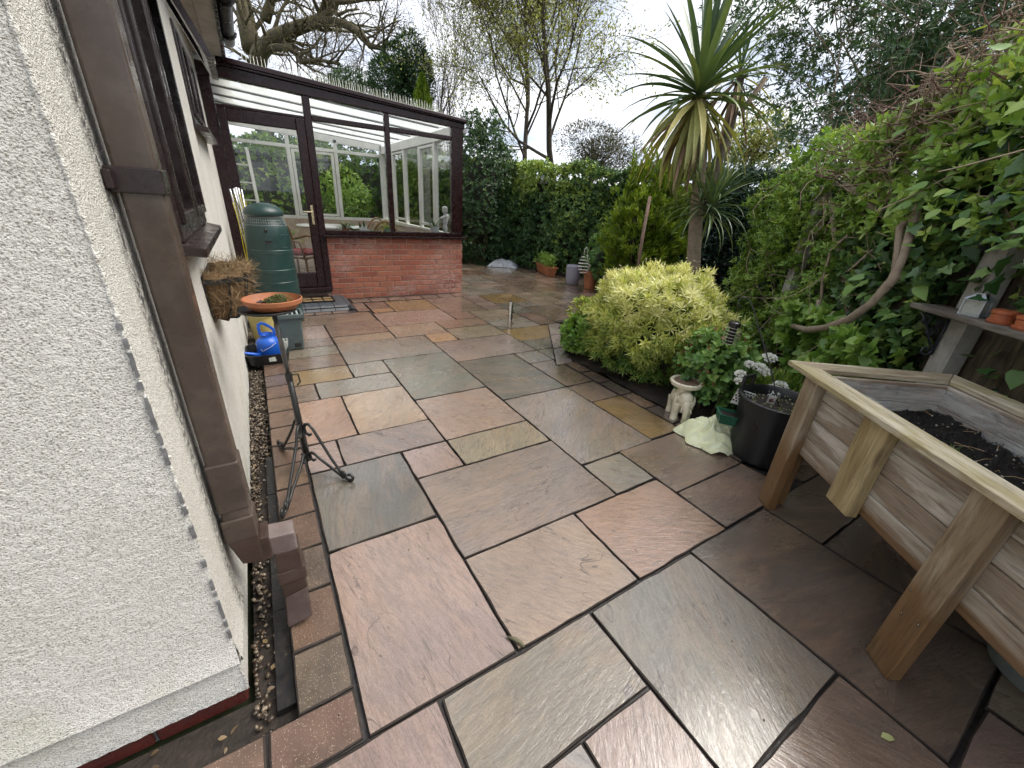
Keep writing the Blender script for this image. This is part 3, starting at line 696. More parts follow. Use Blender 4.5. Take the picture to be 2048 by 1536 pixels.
# downpipe with its collars, clip, offset and shoe
px0, px1, py0, py1 = -.2265, -.1525, 1.205, 1.276
DP = MB().box(px0, px1, py0, py1, .40, 2.62).build('downpipe', M_BROWN, HOUSE, bevel=.007, seg=3)
MB().box(px0 - .004, px1 + .004, py0 - .004, py1 + .004, .50, .67).build('collar', M_BROWN, DP, bevel=.006, seg=3)
MB().box(px0 - .006, px1 + .006, py0 - .006, py1 + .006, .385, .47).build('collar', M_BROWN, DP, bevel=.006, seg=3)
mb = MB(); mb.box(px0 - .013, px1 + .005, py0 - .006, py1 + .006, 1.365, 1.415); mb.box(-.2395, px0 + .002, py0 - .028, py1 + .028, 1.372, 1.408); mb.build('clip', M_DKFR, DP, bevel=.003)
M_BROWN2 = simple('red_brown_pvc', (.050, .030, .024), .38, .25, 6, .05, 40, dirt=(.10, .075, .062), dirt_amt=.5, spec=.35)
mb = MB(); q0, q1 = py0 - .005, py1 + .005
mb.hexa([(px0 - .005, q0, .40), (px0 - .005, q1, .40), (px0 + .02, q1, .29), (px0 + .02, q0, .29)], [(px1 + .006, q0, .40), (px1 + .006, q1, .40), (px1 + .006, q1, .275), (px1 + .006, q0, .275)])
mb.build('elbow', M_BROWN2, DP, bevel=.005, seg=3)
mb = MB(); mb.hexa([(px1 - .01, py0, .365), (px1 - .01, py1, .365), (px1 - .01, py1, .29), (px1 - .01, py0, .29)], [(-.05, py0, .352), (-.05, py1, .352), (-.05, py1, .268), (-.05, py0, .268)])
mb.build('offset_arm', simple('pale_pvc', (.15, .115, .105), .4, .25, 8, .05, 40, dirt=(.25, .21, .20), dirt_amt=.5), DP, bevel=.006, seg=3)  # arm given a paler, mottled brown than the other pipe parts
mb = MB(); mb.box(px1 + .004, px1 + .030, q0, q1, .277, .372); mb.build('collar', M_BROWN2, DP, bevel=.004)
mb = MB(); mb.hexa([(-.122, py0 - .012, .085), (-.044, py0 - .016, .105), (-.044, py1 - .01, .105), (-.122, py1 - .01, .085)], [(-.122, py0, .285), (-.046, py0, .285), (-.046, py1, .285), (-.122, py1, .285)])
mb.build('shoe', M_BROWN2, DP, bevel=.006, seg=3)
mb = MB(); mb.hexa([(-.127, py0 - .012, .145), (-.039, py0 - .014, .150), (-.039, py1, .150), (-.127, py1, .145)], [(-.127, py0 - .006, .20), (-.039, py0 - .006, .20), (-.039, py1 + .005, .20), (-.127, py1 + .005, .20)])
mb.build('collar', M_BROWN2, DP, bevel=.005)
mb = MB(); mb.hexa([(-.126, py0 - .075, .012), (-.048, py0 - .08, .03), (-.046, py1 - .03, .05), (-.122, py1 - .03, .05)], [(-.12, py0 - .012, .088), (-.046, py0 - .014, .106), (-.046, py1 - .012, .106), (-.12, py1 - .012, .088)])
mb.build('spout', M_BROWN2, DP, bevel=.004)

# ------------------------------------------------------------------ conservatory (lean-to against the house)
M_GLASS = glassmat('clear_glass', (.985, .995, .99), .9)
M_GLASSB = glassmat('garden_glass', (.98, .99, .985), .6)
M_WPVC = simple('white_pvc', (.72, .72, .69), .35, .08, 3, dirt=(.5, .49, .44), dirt_amt=.3)
M_CREAM = simple('cream_plaster', (.55, .48, .34), .8, .15, 3, .2, 30)
M_FLOOR = simple('pale_floor_tile', (.30, .24, .19), .3, .2, 3)
M_BLOCKD = simple('blue_grey_block', (.060, .068, .078), .42, .3, 14, .5, 80)
def poly_mat():
    m, nt, b = newmat('polycarbonate'); nt.nodes.remove(b)
    v = coords(nt, (.3, 60, 1)); st = ramp(nt, noise(nt, v, 1, 2), [(.4, .72), (.6, .92)])
    tl = nd(nt, 'ShaderNodeBsdfTranslucent', {0: (.88, .88, .86, 1)}); df = nd(nt, 'ShaderNodeBsdfDiffuse', {0: (.76, .76, .74, 1)}); tp = nd(nt, 'ShaderNodeBsdfTransparent', {0: (.92, .93, .92, 1)})
    m1 = nd(nt, 'ShaderNodeMixShader', {0: .25, 1: tl.outputs[0], 2: df.outputs[0]}); m2 = nd(nt, 'ShaderNodeMixShader', {0: .48, 1: m1.outputs[0], 2: tp.outputs[0]})
    nt.links.new(m2.outputs[0], nt.nodes['Material Output'].inputs[0]); return m
M_POLY = poly_mat()
FY = 6.14; XR = 2.82; BY = 10.30
CON = thing('conservatory', (1.3, 6.14, 0), 'lean-to conservatory with dark red-brown frame on a low red brick wall', 'conservatory')
zr = lambda x: 2.643 - .0625 * (x + .24)          # roof top line
zb = lambda x: 2.446 - .0385 * (x + .24)          # underside of the front beam
# low brick wall
core = MB(); core.box(.80, XR - .008, FY + .008, FY + .10, -.01, .842); core.box(XR - .10, XR - .008, FY + .10, BY, -.01, .842); core.box(-.238, .80, FY + .008, FY + .10, -.01, .125)
core.box(-.238, XR - .1, BY - .10, BY, -.01, .842)
DW = core.build('dwarf_wall', M_MORT, CON)
def brick_mesh(L, seed):
    r = random.Random(seed); me = bpy.data.meshes.new('brick'); h = .0655; j = lambda a: a + r.uniform(-.0014, .0014); d = .05; c = .0035
    vs = [(j(-L / 2), 0, j(-h / 2)), (j(L / 2), 0, j(-h / 2)), (j(L / 2), 0, j(h / 2)), (j(-L / 2), 0, j(h / 2))]
    vs = [(x, d, z) for x, _, z in vs] + [(x, c, z) for x, _, z in vs] + [(x - math.copysign(c, x), 0, z - math.copysign(c, z)) for x, _, z in vs]
    fs = []
    for k in range(4):
        l = (k + 1) % 4; fs += [(k, l, 4 + l, 4 + k), (4 + k, 4 + l, 8 + l, 8 + k)]
    fs.append((8, 9, 10, 11)); me.from_pydata(vs, [], fs); me.materials.append(M_BRICK); return me
BM = {}
def brick(xc, z, L, parent=DW):
    key = (round(L, 3), rnd.randrange(4))
    if key not in BM: BM[key] = brick_mesh(L, hash(key) % 1000)
    return place(BM[key], 'brick', Matrix.Translation((xc, FY + rnd.uniform(-.0012, .0012), z)), parent)
cz = .0766
for r in range(11):
    z = .034 + r * cz; x = .795 + (0 if r % 2 == 0 else -.1125)
    if r == 0: x -= .9
    xs0 = .795 if r > 0 else -.10
    if r == 1: xs0 = -.10 if False else .795
    while x < XR - .02:
        a, b = max(x, xs0), min(x + .215, XR - .001)
        if b - a > .03: brick((a + b) / 2, z, b - a)
        x += .225
MB().box(.775, XR + .045, FY - .075, FY + .10, .845, .874).build('sill_board', M_MAROON, CON, bevel=.006)
f0, f1 = FY - .034, FY + .036
def member(name, x0, x1, z0, z1, d=0.0, mat=M_MAROON, bev=.007): return MB().box(x0, x1, f0 - d, f1 + d, z0, z1).build(name, mat, CON, bevel=bev)
member('wall_post', -.239, -.132, .05, 2.44, .003)
member('mullion', .735, .818, .126, zb(.735) - .002, .002)
member('mullion', 1.682, 1.748, .934, zb(1.682) - .002, .001)
member('corner_post', 2.622, 2.800, .936, zb(2.622) + .01, .003)
member('bottom_rail', .819, 2.799, .876, .933)
member('transom', .819, 1.681, 2.166, 2.222); member('transom', 1.749, 2.621, 2.169, 2.225); member('transom', -.131, .734, 2.172, 2.20)
mb = MB(); mb.hexa([(-.239, f0 - .01, zb(-.239)), (XR, f0 - .01, zb(XR)), (XR, f1 + .01, zb(XR)), (-.239, f1 + .01, zb(-.239))], [(-.239, f0 - .01, zr(-.239) - .085), (XR, f0 - .01, zr(XR) - .06), (XR, f1 + .01, zr(XR) - .06), (-.239, f1 + .01, zr(-.239) - .085)])
mb.build('front_beam', M_MAROON, CON, bevel=.005)
mb = MB(); mb.hexa([(-.05, f0 - .040, zr(-.05) - .084), (XR + .02, f0 - .040, zr(XR) - .059), (XR + .02, f1 + .03, zr(XR) - .059), (-.05, f1 + .03, zr(-.05) - .084)], [(-.05, f0 - .026, zr(-.05)), (XR + .02, f0 - .026, zr(XR)), (XR + .02, f1 + .03, zr(XR)), (-.05, f1 + .03, zr(-.05))])
mb.build('roof_capping', M_MAROON, CON, bevel=.008)
mb = MB(); mb.hexa([(.05, f0 - .052, zr(.05) - .052), (XR + .03, f0 - .052, zr(XR) - .040), (XR + .03, f0 - .03, zr(XR) - .040), (.05, f0 - .03, zr(.05) - .052)], [(.05, f0 - .050, zr(.05) - .040), (XR + .03, f0 - .050, zr(XR) - .030), (XR + .03, f0 - .03, zr(XR) - .030), (.05, f0 - .03, zr(.05) - .040)])
mb.build('drip_bead', M_MAROON, CON)
def pane(x0, x1, za, zb0, zb1): return MB().hexa([(x0, FY - .003, za), (x1, FY - .003, za), (x1, FY + .003, za), (x0, FY + .003, za)], [(x0, FY - .003, zb0), (x1, FY - .003, zb1), (x1, FY + .003, zb1), (x0, FY + .003, zb0)]).build('pane', M_GLASS, CON)
pane(.8185, 1.6815, .9335, 2.1655, 2.1655); pane(1.7485, 2.6215, .9335, 2.1685, 2.1685)
pane(.8185, 1.6815, 2.2225, zb(.818), zb(1.682)); pane(1.7485, 2.6215, 2.2255, zb(1.748), zb(2.622)); pane(-.1315, .7345, 2.2005, zb(-.13), zb(.735))
# door
dr = MB(); dr.box(-.130, -.045, f0 - .012, f1 - .01, .195, 2.170); dr.box(.632, .733, f0 - .012, f1 - .01, .195, 2.170); dr.box(-.045, .632, f0 - .011, f1 - .011, .196, .385); dr.box(-.045, .632, f0 - .011, f1 - .011, 2.045, 2.169)
DOOR = dr.build('door', M_MAROON, CON, bevel=.009)
MB().box(-.0445, .6315, FY - .012, FY - .006, .3855, 2.0445).build('pane', M_GLASS, DOOR)
M_BRASS = simple('worn_brass', (.62, .52, .33), .28, .2, 20, metal=.9)
mb = MB(); mb.box(.668, .698, f0 - .022, f0 - .013, 1.00, 1.23); mb.tube([(.683, f0 - .02, 1.15), (.683, f0 - .055, 1.15), (.670, f0 - .062, 1.15), (.57, f0 - .062, 1.152)], [.009, .009, .009, .007], 8)
mb.build('handle', M_BRASS, DOOR, bevel=.003)
MB().box(-.131, .80, f0 - .055, f1, .128, .192).build('threshold', M_MAROON, CON, bevel=.008)
mb = MB(); mb.box(-.128, -.118, f0 - .03, f0 - .012, 1.96, 2.06); mb.build('hinge', M_DKFR, DOOR)
# white inner frames: right side and back
def wbar(name, a, b, wx, wz, up=(0, 0, 1)): return MB().bar(a, b, wx, wz, up).build(name, M_WPVC, CON, bevel=.005)
xs_ = XR - .08
posts = [6.21, 7.05, 7.80, 8.66, 9.45, 10.24]
for y in posts: wbar('white_post', (xs_, y, .87), (xs_, y, 2.27), .07, .065)
for a, b in zip(posts[:-1], posts[1:]):
    MB().box(xs_ - .003, xs_ + .003, a + .034, b - .034, .95, 2.22).build('pane', M_GLASSB, CON)
    fm = MB()
    for y0, y1, z0, z1 in ((a + .036, a + .075, .955, 2.215), (b - .075, b - .036, .955, 2.215), (a + .075, b - .075, .955, .995), (a + .075, b - .075, 2.175, 2.215)): fm.box(xs_ - .03, xs_ + .02, y0, y1, z0, z1)
    if posts.index(a) % 2 == 1: fm.build('white_sash', M_WPVC, CON, bevel=.004)
MB().box(xs_ - .05, xs_ + .035, FY + .04, BY, .843, .905).build('white_sill', M_WPVC, CON, bevel=.004)
MB().box(xs_ - .045, xs_ + .04, FY + .04, BY, 2.23, 2.37).build('wall_plate', M_WPVC, CON, bevel=.004)
MB().box(XR - .035, XR + .055, FY + .00, BY, 2.285, 2.345).build('side_gutter', simple('grey_gutter', (.33, .33, .34), .4, .2), CON, bevel=.008)
bx = [-.20, .86, 1.75, 2.70]
for x in bx: wbar('white_post', (x, BY - .05, .84), (x, BY - .05, 2.40), .08, .07)
for z in (.875, 2.19): MB().box(-.235, XR - .12, BY - .085, BY - .015, z - .03, z + .03).build('white_rail', M_WPVC, CON, bevel=.004)
mb = MB(); mb.hexa([(-.235, BY - .09, zr(-.235) - .2), (XR - .12, BY - .09, zr(XR) - .16), (XR - .12, BY - .01, zr(XR) - .16), (-.235, BY - .01, zr(-.235) - .2)], [(-.235, BY - .09, zr(-.235) - .06), (XR - .12, BY - .09, zr(XR) - .05), (XR - .12, BY - .01, zr(XR) - .05), (-.235, BY - .01, zr(-.235) - .06)])
mb.build('back_beam', M_WPVC, CON)
for a, b in zip(bx[:-1], bx[1:]):
    MB().box(a + .045, b - .045, BY - .053, BY - .047, .91, 2.155).build('pane', M_GLASSB, CON); MB().box(a + .045, b - .045, BY - .053, BY - .047, 2.225, zr(b) - .19).build('pane', M_GLASSB, CON)
    fm = MB()
    for x0, x1, z0, z1 in ((a + .046, a + .10, .915, 2.15), (b - .10, b - .046, .915, 2.15), (a + .1, b - .1, .915, .96), (a + .1, b - .1, 2.10, 2.15)): fm.box(x0, x1, BY - .075, BY - .03, z0, z1)
    if b > .9 and b < 2: fm.build('white_sash', M_WPVC, CON, bevel=.004)
MB().box(-.2385, XR - .11, FY + .10, BY - .1, -.008, .115).build('floor', M_FLOOR, CON)
MB().box(-.2385, -.232, FY + .04, BY - .1, .115, 2.45).build('inner_wall', M_CREAM, CON)
# roof: translucent sheets between slim bars that run down the slope
ry = [6.17 + k * .686 for k in range(7)]
for a, b in zip(ry[:-1], ry[1:]):
    z0, z1 = zr(-.235) - .03, zr(XR) - .03
    MB().hexa([(-.235, a + .012, z0 - .012), (XR + .03, a + .012, z1 - .012), (XR + .03, b - .012, z1 - .012), (-.235, b - .012, z0 - .012)], [(-.235, a + .012, z0), (XR + .03, a + .012, z1), (XR + .03, b - .012, z1), (-.235, b - .012, z0)]).build('roof_sheet', M_POLY, CON)
M_DLINE = simple('grey_glazing_bar', (.13, .135, .14), .4, .2)
for y in ry[1:]:
    for dy in (-.020, .020):
        MB().bar((-.232, y + dy, zr(-.232) - .052), (XR - .1, y + dy, zr(XR - .1) - .050), .010, .016).build('glazing_bar', M_DLINE, CON)
    MB().bar((-.232, y, zr(-.232) - .024), (XR + .03, y, zr(XR + .03) - .022), .05, .02).build('bar_cap', M_WPVC, CON)
# bird spikes along the roof edge
SPK = thing('bird_spike_strip', (1.3, 6.13, 2.55), 'row of thin clear bird spikes along the sloping conservatory roof edge', 'bird spikes')
M_SPK = simple('pale_spike_plastic', (.80, .82, .70), .3, .2, 10)
mb = MB(); mb.bar((.19, FY, zr(.19) + .004), (2.52, FY, zr(2.52) + .004), .03, .008); mb.build('base_strip', M_SPK, SPK)
sm = bpy.data.meshes.new('spike'); t_ = MB().tube([(0, 0, 0), (0, 0, .088)], [.0034, .0020], 4); sm.from_pydata(t_.v, [], t_.f); sm.materials.append(M_SPK)
x = .20; k = 0
while x < 2.5:
    k += 1
    if not (.60 < x < .74 and k % 2): place(sm, 'spike', Matrix.Translation((x, FY, zr(x) + .006)) @ Euler((rnd.gauss(0, .05) + (.34, -.32, .02)[k % 3], rnd.gauss(0, .05), 0)).to_matrix().to_4x4() @ Matrix.Diagonal((1, 1, rnd.uniform(.9, 1.08), 1)), SPK)
    x += .036 if x < .75 else .0245
# doorstep of blue-grey blocks with a scraper mat
STEP = thing('door_step', (.4, 5.8, 0), 'low blue-grey block step in front of the conservatory door', 'step')
MB().box(-.122, .90, 5.50, FY - .002, -.008, .044).build('bed', M_GROUT, STEP)
bmsh = []
for r in range(3):
    for c in range(6):
        x0 = -.12 + c * .1705; y0 = 5.585 + r * .183
        MB().box(x0 + .002, x0 + .1685, y0, min(y0 + .18, FY - .003), .046, .062).build('block', M_BLOCKD, STEP, bevel=.004)
for c in range(6):
    x0 = -.12 + c * .1705
    MB().hexa([(x0 + .002, 5.475, .001), (x0 + .1685, 5.475, .001), (x0 + .1685, 5.582, .001), (x0 + .002, 5.582, .001)], [(x0 + .002, 5.525, .060), (x0 + .1685, 5.525, .060), (x0 + .1685, 5.582, .062), (x0 + .002, 5.582, .062)]).build('block', M_BLOCKD, STEP, bevel=.004)
for r in range(3):
    y0 = 5.525 + r * .2
    MB().hexa([(.905, y0, .001), (.985, y0 - .03 * (r == 0), .001), (.985, min(y0 + .197, FY - .003), .001), (.905, min(y0 + .197, FY - .003), .001)], [(.905, y0, .060), (.935, y0, .060), (.935, min(y0 + .197, FY - .003), .060), (.905, min(y0 + .197, FY - .003), .060)]).build('block', M_BLOCKD, STEP, bevel=.003)
for c in range(5): paver(R4(-.12 + c * .2, .08 + c * .2, 5.345, 5.468), (.16, .105, .08), M_BLOCK, 'block', .003, .001, .02, STEP, .001, .003, .07)
for c in range(7): paver(R4(1.02 + c * .26, 1.28 + c * .26, 5.86, 6.09), rnd.choice([(.17, .11, .085), (.14, .10, .085)]), M_BLOCK, 'block', .004, -.001, .02, PATIO, .002, .003, .07)
paver(R4(.99, 1.15, 5.36, 5.85), (.16, .11, .085), M_BLOCK, 'block', .004, -.001, .02, PATIO, .002, .003, .07)
MATT = thing('scraper_mat', (.57, 5.85, .063), 'black framed coir scraper mat on the grey door step', 'door mat')
MB().box(.40, .76, 5.74, 5.98, .064, .076).build('coir', simple('coir_mat', (.20, .13, .055), .9, .4, 60, 1, 150), MATT)
mb = MB()
for a, b in (((.385, 5.73), (.775, 5.73)), ((.385, 5.99), (.775, 5.99)), ((.385, 5.73), (.385, 5.99)), ((.775, 5.73), (.775, 5.99)), ((.385, 5.86), (.775, 5.86)), ((.515, 5.73), (.515, 5.99)), ((.645, 5.73), (.645, 5.99))): mb.bar((*a, .076), (*b, .076), .012, .014)
mb.build('frame', M_BLACKG, MATT)

# ------------------------------------------------------------------ things inside the conservatory
M_CANE = simple('cane', (.24, .13, .055), .45, .3, 20); M_CUSH = simple('red_cushion', (.22, .03, .025), .85, .2, 20, .3, 100)
def cane_chair(x, y, rz, label, s=1.0):
    t = thing('cane_chair', (x, y, .115), label, 'chair', 'cane chairs in the conservatory')
    c_, s_ = math.cos(rz), math.sin(rz); T = lambda a, b, z: (x + (a * c_ - b * s_) * s, y + (a * s_ + b * c_) * s, .115 + z * s)
    hoop = [T(-.26 * math.cos(a), .24 + .05 * math.sin(a), .40 + .50 * math.sin(a)) for a in np.linspace(0, math.pi, 15)]
    mb = MB().tube(hoop, .017, 6); hoop2 = [T(-.22 * math.cos(a), .25 + .05 * math.sin(a), .40 + .43 * math.sin(a)) for a in np.linspace(0, math.pi, 13)]; mb.tube(hoop2, .009, 5)
    for k in range(-3, 4):
        mb.tube([T(k * .06, .25, .40), T(-k * .055, .30, .40 + .40 * math.sqrt(max(0, 1 - (k * .055 / .24) ** 2)))], .006, 4)
    mb.build('backrest', M_CANE, t, smooth=True)
    mb = MB().tube([T(-.27, -.26, .38), T(.27, -.26, .38), T(.25, .24, .38), T(-.25, .24, .38), T(-.27, -.26, .38)], .018, 6); mb.build('seat_frame', M_CANE, t, smooth=True)
    mb = MB(); mb.lathe([(0, .02), (.22, .03), (.25, .06), (.22, .09), (0, .10)], T(0, 0, .37), 16); mb.build('cushion', M_CUSH, t, smooth=True)
    for a, b in ((-.25, -.24), (.25, -.24), (.23, .22), (-.23, .22)): MB().tube([T(a, b, .38), T(a * 1.06, b * 1.06, 0)], [.017, .015], 6).build('leg', M_CANE, t, smooth=True)
    for sd_ in (-1, 1): MB().tube([T(sd_ * .27, -.24, .38), T(sd_ * .31, -.22, .60), T(sd_ * .30, .05, .64), T(sd_ * .26, .24, .58)], .015, 6).build('arm', M_CANE, t, smooth=True)
cane_chair(.55, 7.05, .9, 'cane chair with red cushion just behind the door glass')
cane_chair(1.85, 8.35, 3.6, 'cane chair with hooped back beside the white garden table')
cane_chair(2.02, 7.35, 2.6, 'cane chair nearest the right-hand window corner of the conservatory')
TBL = thing('garden_table', (1.15, 8.0, .115), 'white round table inside the conservatory', 'table')
MB().lathe([(0, .72), (.52, .72), (.54, .735), (.52, .755), (0, .76)], (1.15, 8.0, .115), 28, ey=.8).build('table_top', M_WPVC, TBL, smooth=True)
MB().lathe([(.05, .72), (.045, .2), (.25, .02), (.25, 0), (0, 0)], (1.15, 8.0, .115), 14).build('pedestal', M_WPVC, TBL, smooth=True)
M_LEAFIN = leafmat('house_plant', (.02, .07, .02), (.09, .17, .04), .35, .2); M_LEAFYEL = leafmat('yellow_green', (.16, .24, .03), (.38, .40, .06), .45, .3)
M_WPOT = simple('white_pot', (.75, .75, .73), .3, .08); M_MINT = simple('mint_pot', (.30, .55, .44), .35, .1); M_TERRA = simple('terracotta', (.36, .13, .055), .6, .2, 10, .3, 60, dirt=(.22, .10, .06), dirt_amt=.5)
def pot_plant(name, x, y, z, r, h, mat, leafmat_, n, L, label, arch=.5, width=.2):
    t = thing(name, (x, y, z), label, 'pot plant')
    MB().lathe([(0, 0), (r * .75, 0), (r, h), (r * .9, h), (r * .85, h * .85), (0, h * .85)], (x, y, z), 18).build('pot', mat, t, sharp=40)
    a = RG.uniform(0, 6.28, n); up = RG.uniform(.3, 1.6, n); d = np.stack([np.cos(a), np.sin(a), up], 1)
    scatter('foliage', leaf_tmpl(width, ((0, .3), (.25, .9), (.6, 1), (1, 0)), .2, arch), np.tile([x, y, z + h * .9], (n, 1)) + np.stack([np.cos(a), np.sin(a), 0 * a], 1) * RG.uniform(0, r * .5, n)[:, None], d, np.stack([0 * a, 0 * a, 1 + 0 * a], 1) - .3 * d, RG.uniform(.5, 1, n) * L, leafmat_, t)
pot_plant('sago_palm', 1.62, 7.6, .40, .16, .28, M_TERRA, M_LEAFIN, 40, .62, 'dark spiky palm in a pot beside the white table', .35, .10)
pot_plant('spider_plant', 1.70, 6.36, .876, .06, .09, M_MINT, M_LEAFYEL, 60, .26, 'pale grassy plant in a mint pot on the conservatory window sill', .9, .05)
pot_plant('aloe_pot', 2.44, 6.36, .876, .075, .13, M_WPOT, M_LEAFIN, 16, .20, 'small aloe in a white pot beside the cherub', .4, .16)
pot_plant('fern_pot', 1.12, 6.40, .876, .05, .07, M_TERRA, M_LEAFIN, 50, .20, 'small fern on the conservatory sill near the door', .6, .12)
pot_plant('shrub_pot', .25, 8.6, .115, .18, .34, M_TERRA, M_LEAFYEL, 160, .55, 'yellow-green bushy pot plant behind the conservatory door', .4, .22)
TB = thing('tissue_box', (1.36, 6.36, .876), 'white tissue box with raised tissue on the conservatory sill', 'tissue box')
MB().box(1.30, 1.42, 6.31, 6.41, .876, .945).build('box', M_WPOT, TB, bevel=.004)
mb = MB(); mb.add([(1.31, 6.36, .946), (1.345, 6.34, 1.02), (1.37, 6.37, .96), (1.40, 6.35, 1.01), (1.41, 6.37, .946), (1.36, 6.39, .946)], [(0, 1, 2), (2, 3, 4), (0, 2, 5), (2, 4, 5), (0, 5, 2)]); mb.build('tissue', M_WPOT, TB)
MB().box(-.02, .02, -.02, .02, 0, .02)
BEN = thing('display_shelf', (2.38, 7.1, .6), 'low dark wooden shelf below the conservatory side windows', 'shelf')
MB().box(2.08, 2.66, 6.45, 8.0, .83, .88).build('shelf_top', wood('dark_shelf', (.08, .05, .035), (.16, .10, .07), 1), BEN, bevel=.005)
for y in (6.6, 7.85): MB().box(2.15, 2.60, y - .03, y + .03, .115, .83).build('leg', M_DKFR, BEN)
CH_ = thing('cherub_statue', (2.62, 6.36, .876), 'white stone cherub with wings standing in the conservatory corner', 'statue')
mb = MB(); cx0, cy0, cz0 = 2.62, 6.36, .876
for c_, r_ in [((0, 0, .02), (.05, .05, .025)), ((.012, 0, .10), (.024, .028, .07)), ((-.016, 0, .11), (.024, .028, .075)), ((0, 0, .215), (.043, .036, .07)), ((0, -.005, .28), (.04, .034, .04)), ((-.01, -.01, .365), (.045, .045, .05)),
               ((-.045, -.03, .27), (.045, .018, .018)), ((-.085, -.045, .255), (.04, .016, .016)), ((.05, .02, .27), (.02, .02, .05)), ((-.01, -.01, .40), (.048, .046, .03)), ((0, 0, .32), (.02, .02, .03))]:
    mb.ball((cx0 + c_[0], cy0 + c_[1], cz0 + c_[2]), r_, 12, 8)
remesh(mb.build('figure', M_WPOT, CH_, smooth=True), .008, 3)
mb = MB()
for sd_ in (-1, 1): mb.add([(cx0 + .02, cy0 + .03, cz0 + .27), (cx0 + .075, cy0 + .05 + .03 * sd_, cz0 + .33), (cx0 + .09, cy0 + .05 + .03 * sd_, cz0 + .27), (cx0 + .06, cy0 + .05, cz0 + .21), (cx0 + .03, cy0 + .045, cz0 + .275), (cx0 + .08, cy0 + .065 + .03 * sd_, cz0 + .325), (cx0 + .09, cy0 + .065 + .03 * sd_, cz0 + .265), (cx0 + .065, cy0 + .06, cz0 + .215)], [(0, 1, 2, 3), (7, 6, 5, 4), (0, 4, 5, 1), (1, 5, 6, 2), (2, 6, 7, 3), (3, 7, 4, 0)])
mb.build('wings', M_WPOT, CH_)
LAD = thing('step_ladder', (.02, 8.9, .115), 'white step ladder leaning inside the conservatory behind the door', 'ladder')
for dx in (-.15, .17): MB().bar((dx, 8.7, .115), (dx - .04, 9.25, 2.0), .05, .03).build('rail', M_WPVC, LAD)
for k in range(6): MB().box(-.16, .15, 8.74 + k * .085, 8.82 + k * .085, .33 + k * .28, .355 + k * .28).build('tread', M_WPVC, LAD)

# ------------------------------------------------------------------ things along the house wall
M_IRON = simple('black_iron', (.013, .014, .014), .42, .4, 20, .2, 90)
M_COIR = leafmat('coir_fibre', (.14, .085, .04), (.42, .30, .17), .8, .15)
M_COIRS = simple('coir_liner', (.17, .105, .05), .95, .45, 25, 1.0, 120)
BAS = thing('wall_basket', (-.15, 2.5, .9), 'black iron half-round wall basket with shaggy coconut fibre liner under the window', 'hanging basket')
bc, br = 2.5, .215
def bp(a, k, z): return (-.236 + .185 * k * math.sin(a), bc - br * k * math.cos(a), z)
mb = MB(); prof = [(1.0, 1.015), (.93, .93), (.80, .84), (.55, .785), (.05, .775)]; n = 18
vs = [bp(math.pi * i / n, k * (1 + .03 * math.sin(i * 2.1 + j)), z + .006 * math.sin(i * 1.7)) for j, (k, z) in enumerate(prof) for i in range(n + 1)]
fs = [(j * (n + 1) + i, (j + 1) * (n + 1) + i, (j + 1) * (n + 1) + i + 1, j * (n + 1) + i + 1) for j in range(len(prof) - 1) for i in range(n)]
o = mb.add(vs, fs).build('liner', M_COIRS, BAS, smooth=True); sl = o.modifiers.new('solid', 'SOLIDIFY'); sl.thickness = .012
mb = MB(); mb.bar(bp(0, 1.03, 1.0), bp(math.pi, 1.03, 1.0), .006, .022, up=(0, 0, 1))
arc = [bp(a, 1.05, .985) for a in np.linspace(0, math.pi, 17)]
for a_, b_ in zip(arc[:-1], arc[1:]): mb.bar(a_, b_, .006, .022)
for a in np.linspace(.0, math.pi, 7):
    q = [bp(a, k * 1.05, z - .006) for k, z in prof]
    for a_, b_ in zip(q[:-1], q[1:]): mb.bar(a_, b_, .014, .006, up=(0, 1, 0) if abs(math.cos(a)) < .6 else (1, 0, 0))
mb.build('iron_frame', M_IRON, BAS)
n = 2200; a = RG.uniform(0, math.pi, n); kz = RG.random(n); top = RG.random(n) < .5
k_ = np.where(top, RG.uniform(.75, 1.05, n), 1.02 - .25 * kz); z_ = np.where(top, 1.01 + RG.uniform(-.01, .02, n), 1.0 - .18 * kz)
P_ = np.stack([-.236 + .185 * k_ * np.sin(a), bc - br * k_ * np.cos(a), z_], 1)
D_ = np.stack([np.sin(a), -np.cos(a), np.where(top, .1, -.35)], 1) * .25 + RG.normal(size=(n, 3)) * .8
strand = (np.array([(0, -.011, 0), (0, .011, 0), (.35, .011, .09), (.35, -.011, .09), (.7, .009, .03), (.7, -.009, .03), (1, .0, -.1)]), [(0, 1, 2, 3), (3, 2, 4, 5), (5, 4, 6)])
scatter('fibres', strand, P_, D_, rdir(n), RG.uniform(.03, .085, n), M_COIR, BAS)

# wrought iron stand and the saucer on it
STD = thing('iron_stand', (.03, 2.08, 0), 'tall black wrought iron plant stand with three scrolled legs', 'plant stand')
p0, p1 = Vector((.047, 2.08, .055)), Vector((.017, 2.085, .885))
MB().tube([p0, p0.lerp(p1, .62)], [.0155, .014], 8).build('lower_pole', M_IRON, STD, smooth=True)
MB().tube([p0.lerp(p1, .6), p1], [.0105, .0105], 8).build('upper_pole', simple('dull_steel', (.10, .095, .09), .35, .3, 30, metal=.5), STD, smooth=True)
mb = MB(); c_ = p0.lerp(p1, .60); mb.tube([c_ - Vector((0, 0, .02)), c_ + Vector((0, 0, .02))], .0165, 10); mb.tube([c_ + Vector((.012, -.008, .012)), c_ + Vector((.04, -.012, .012)), c_ + Vector((.045, -.012, -.03)), c_ + Vector((.03, -.012, -.045))], .004, 6); mb.build('collar', M_IRON, STD)
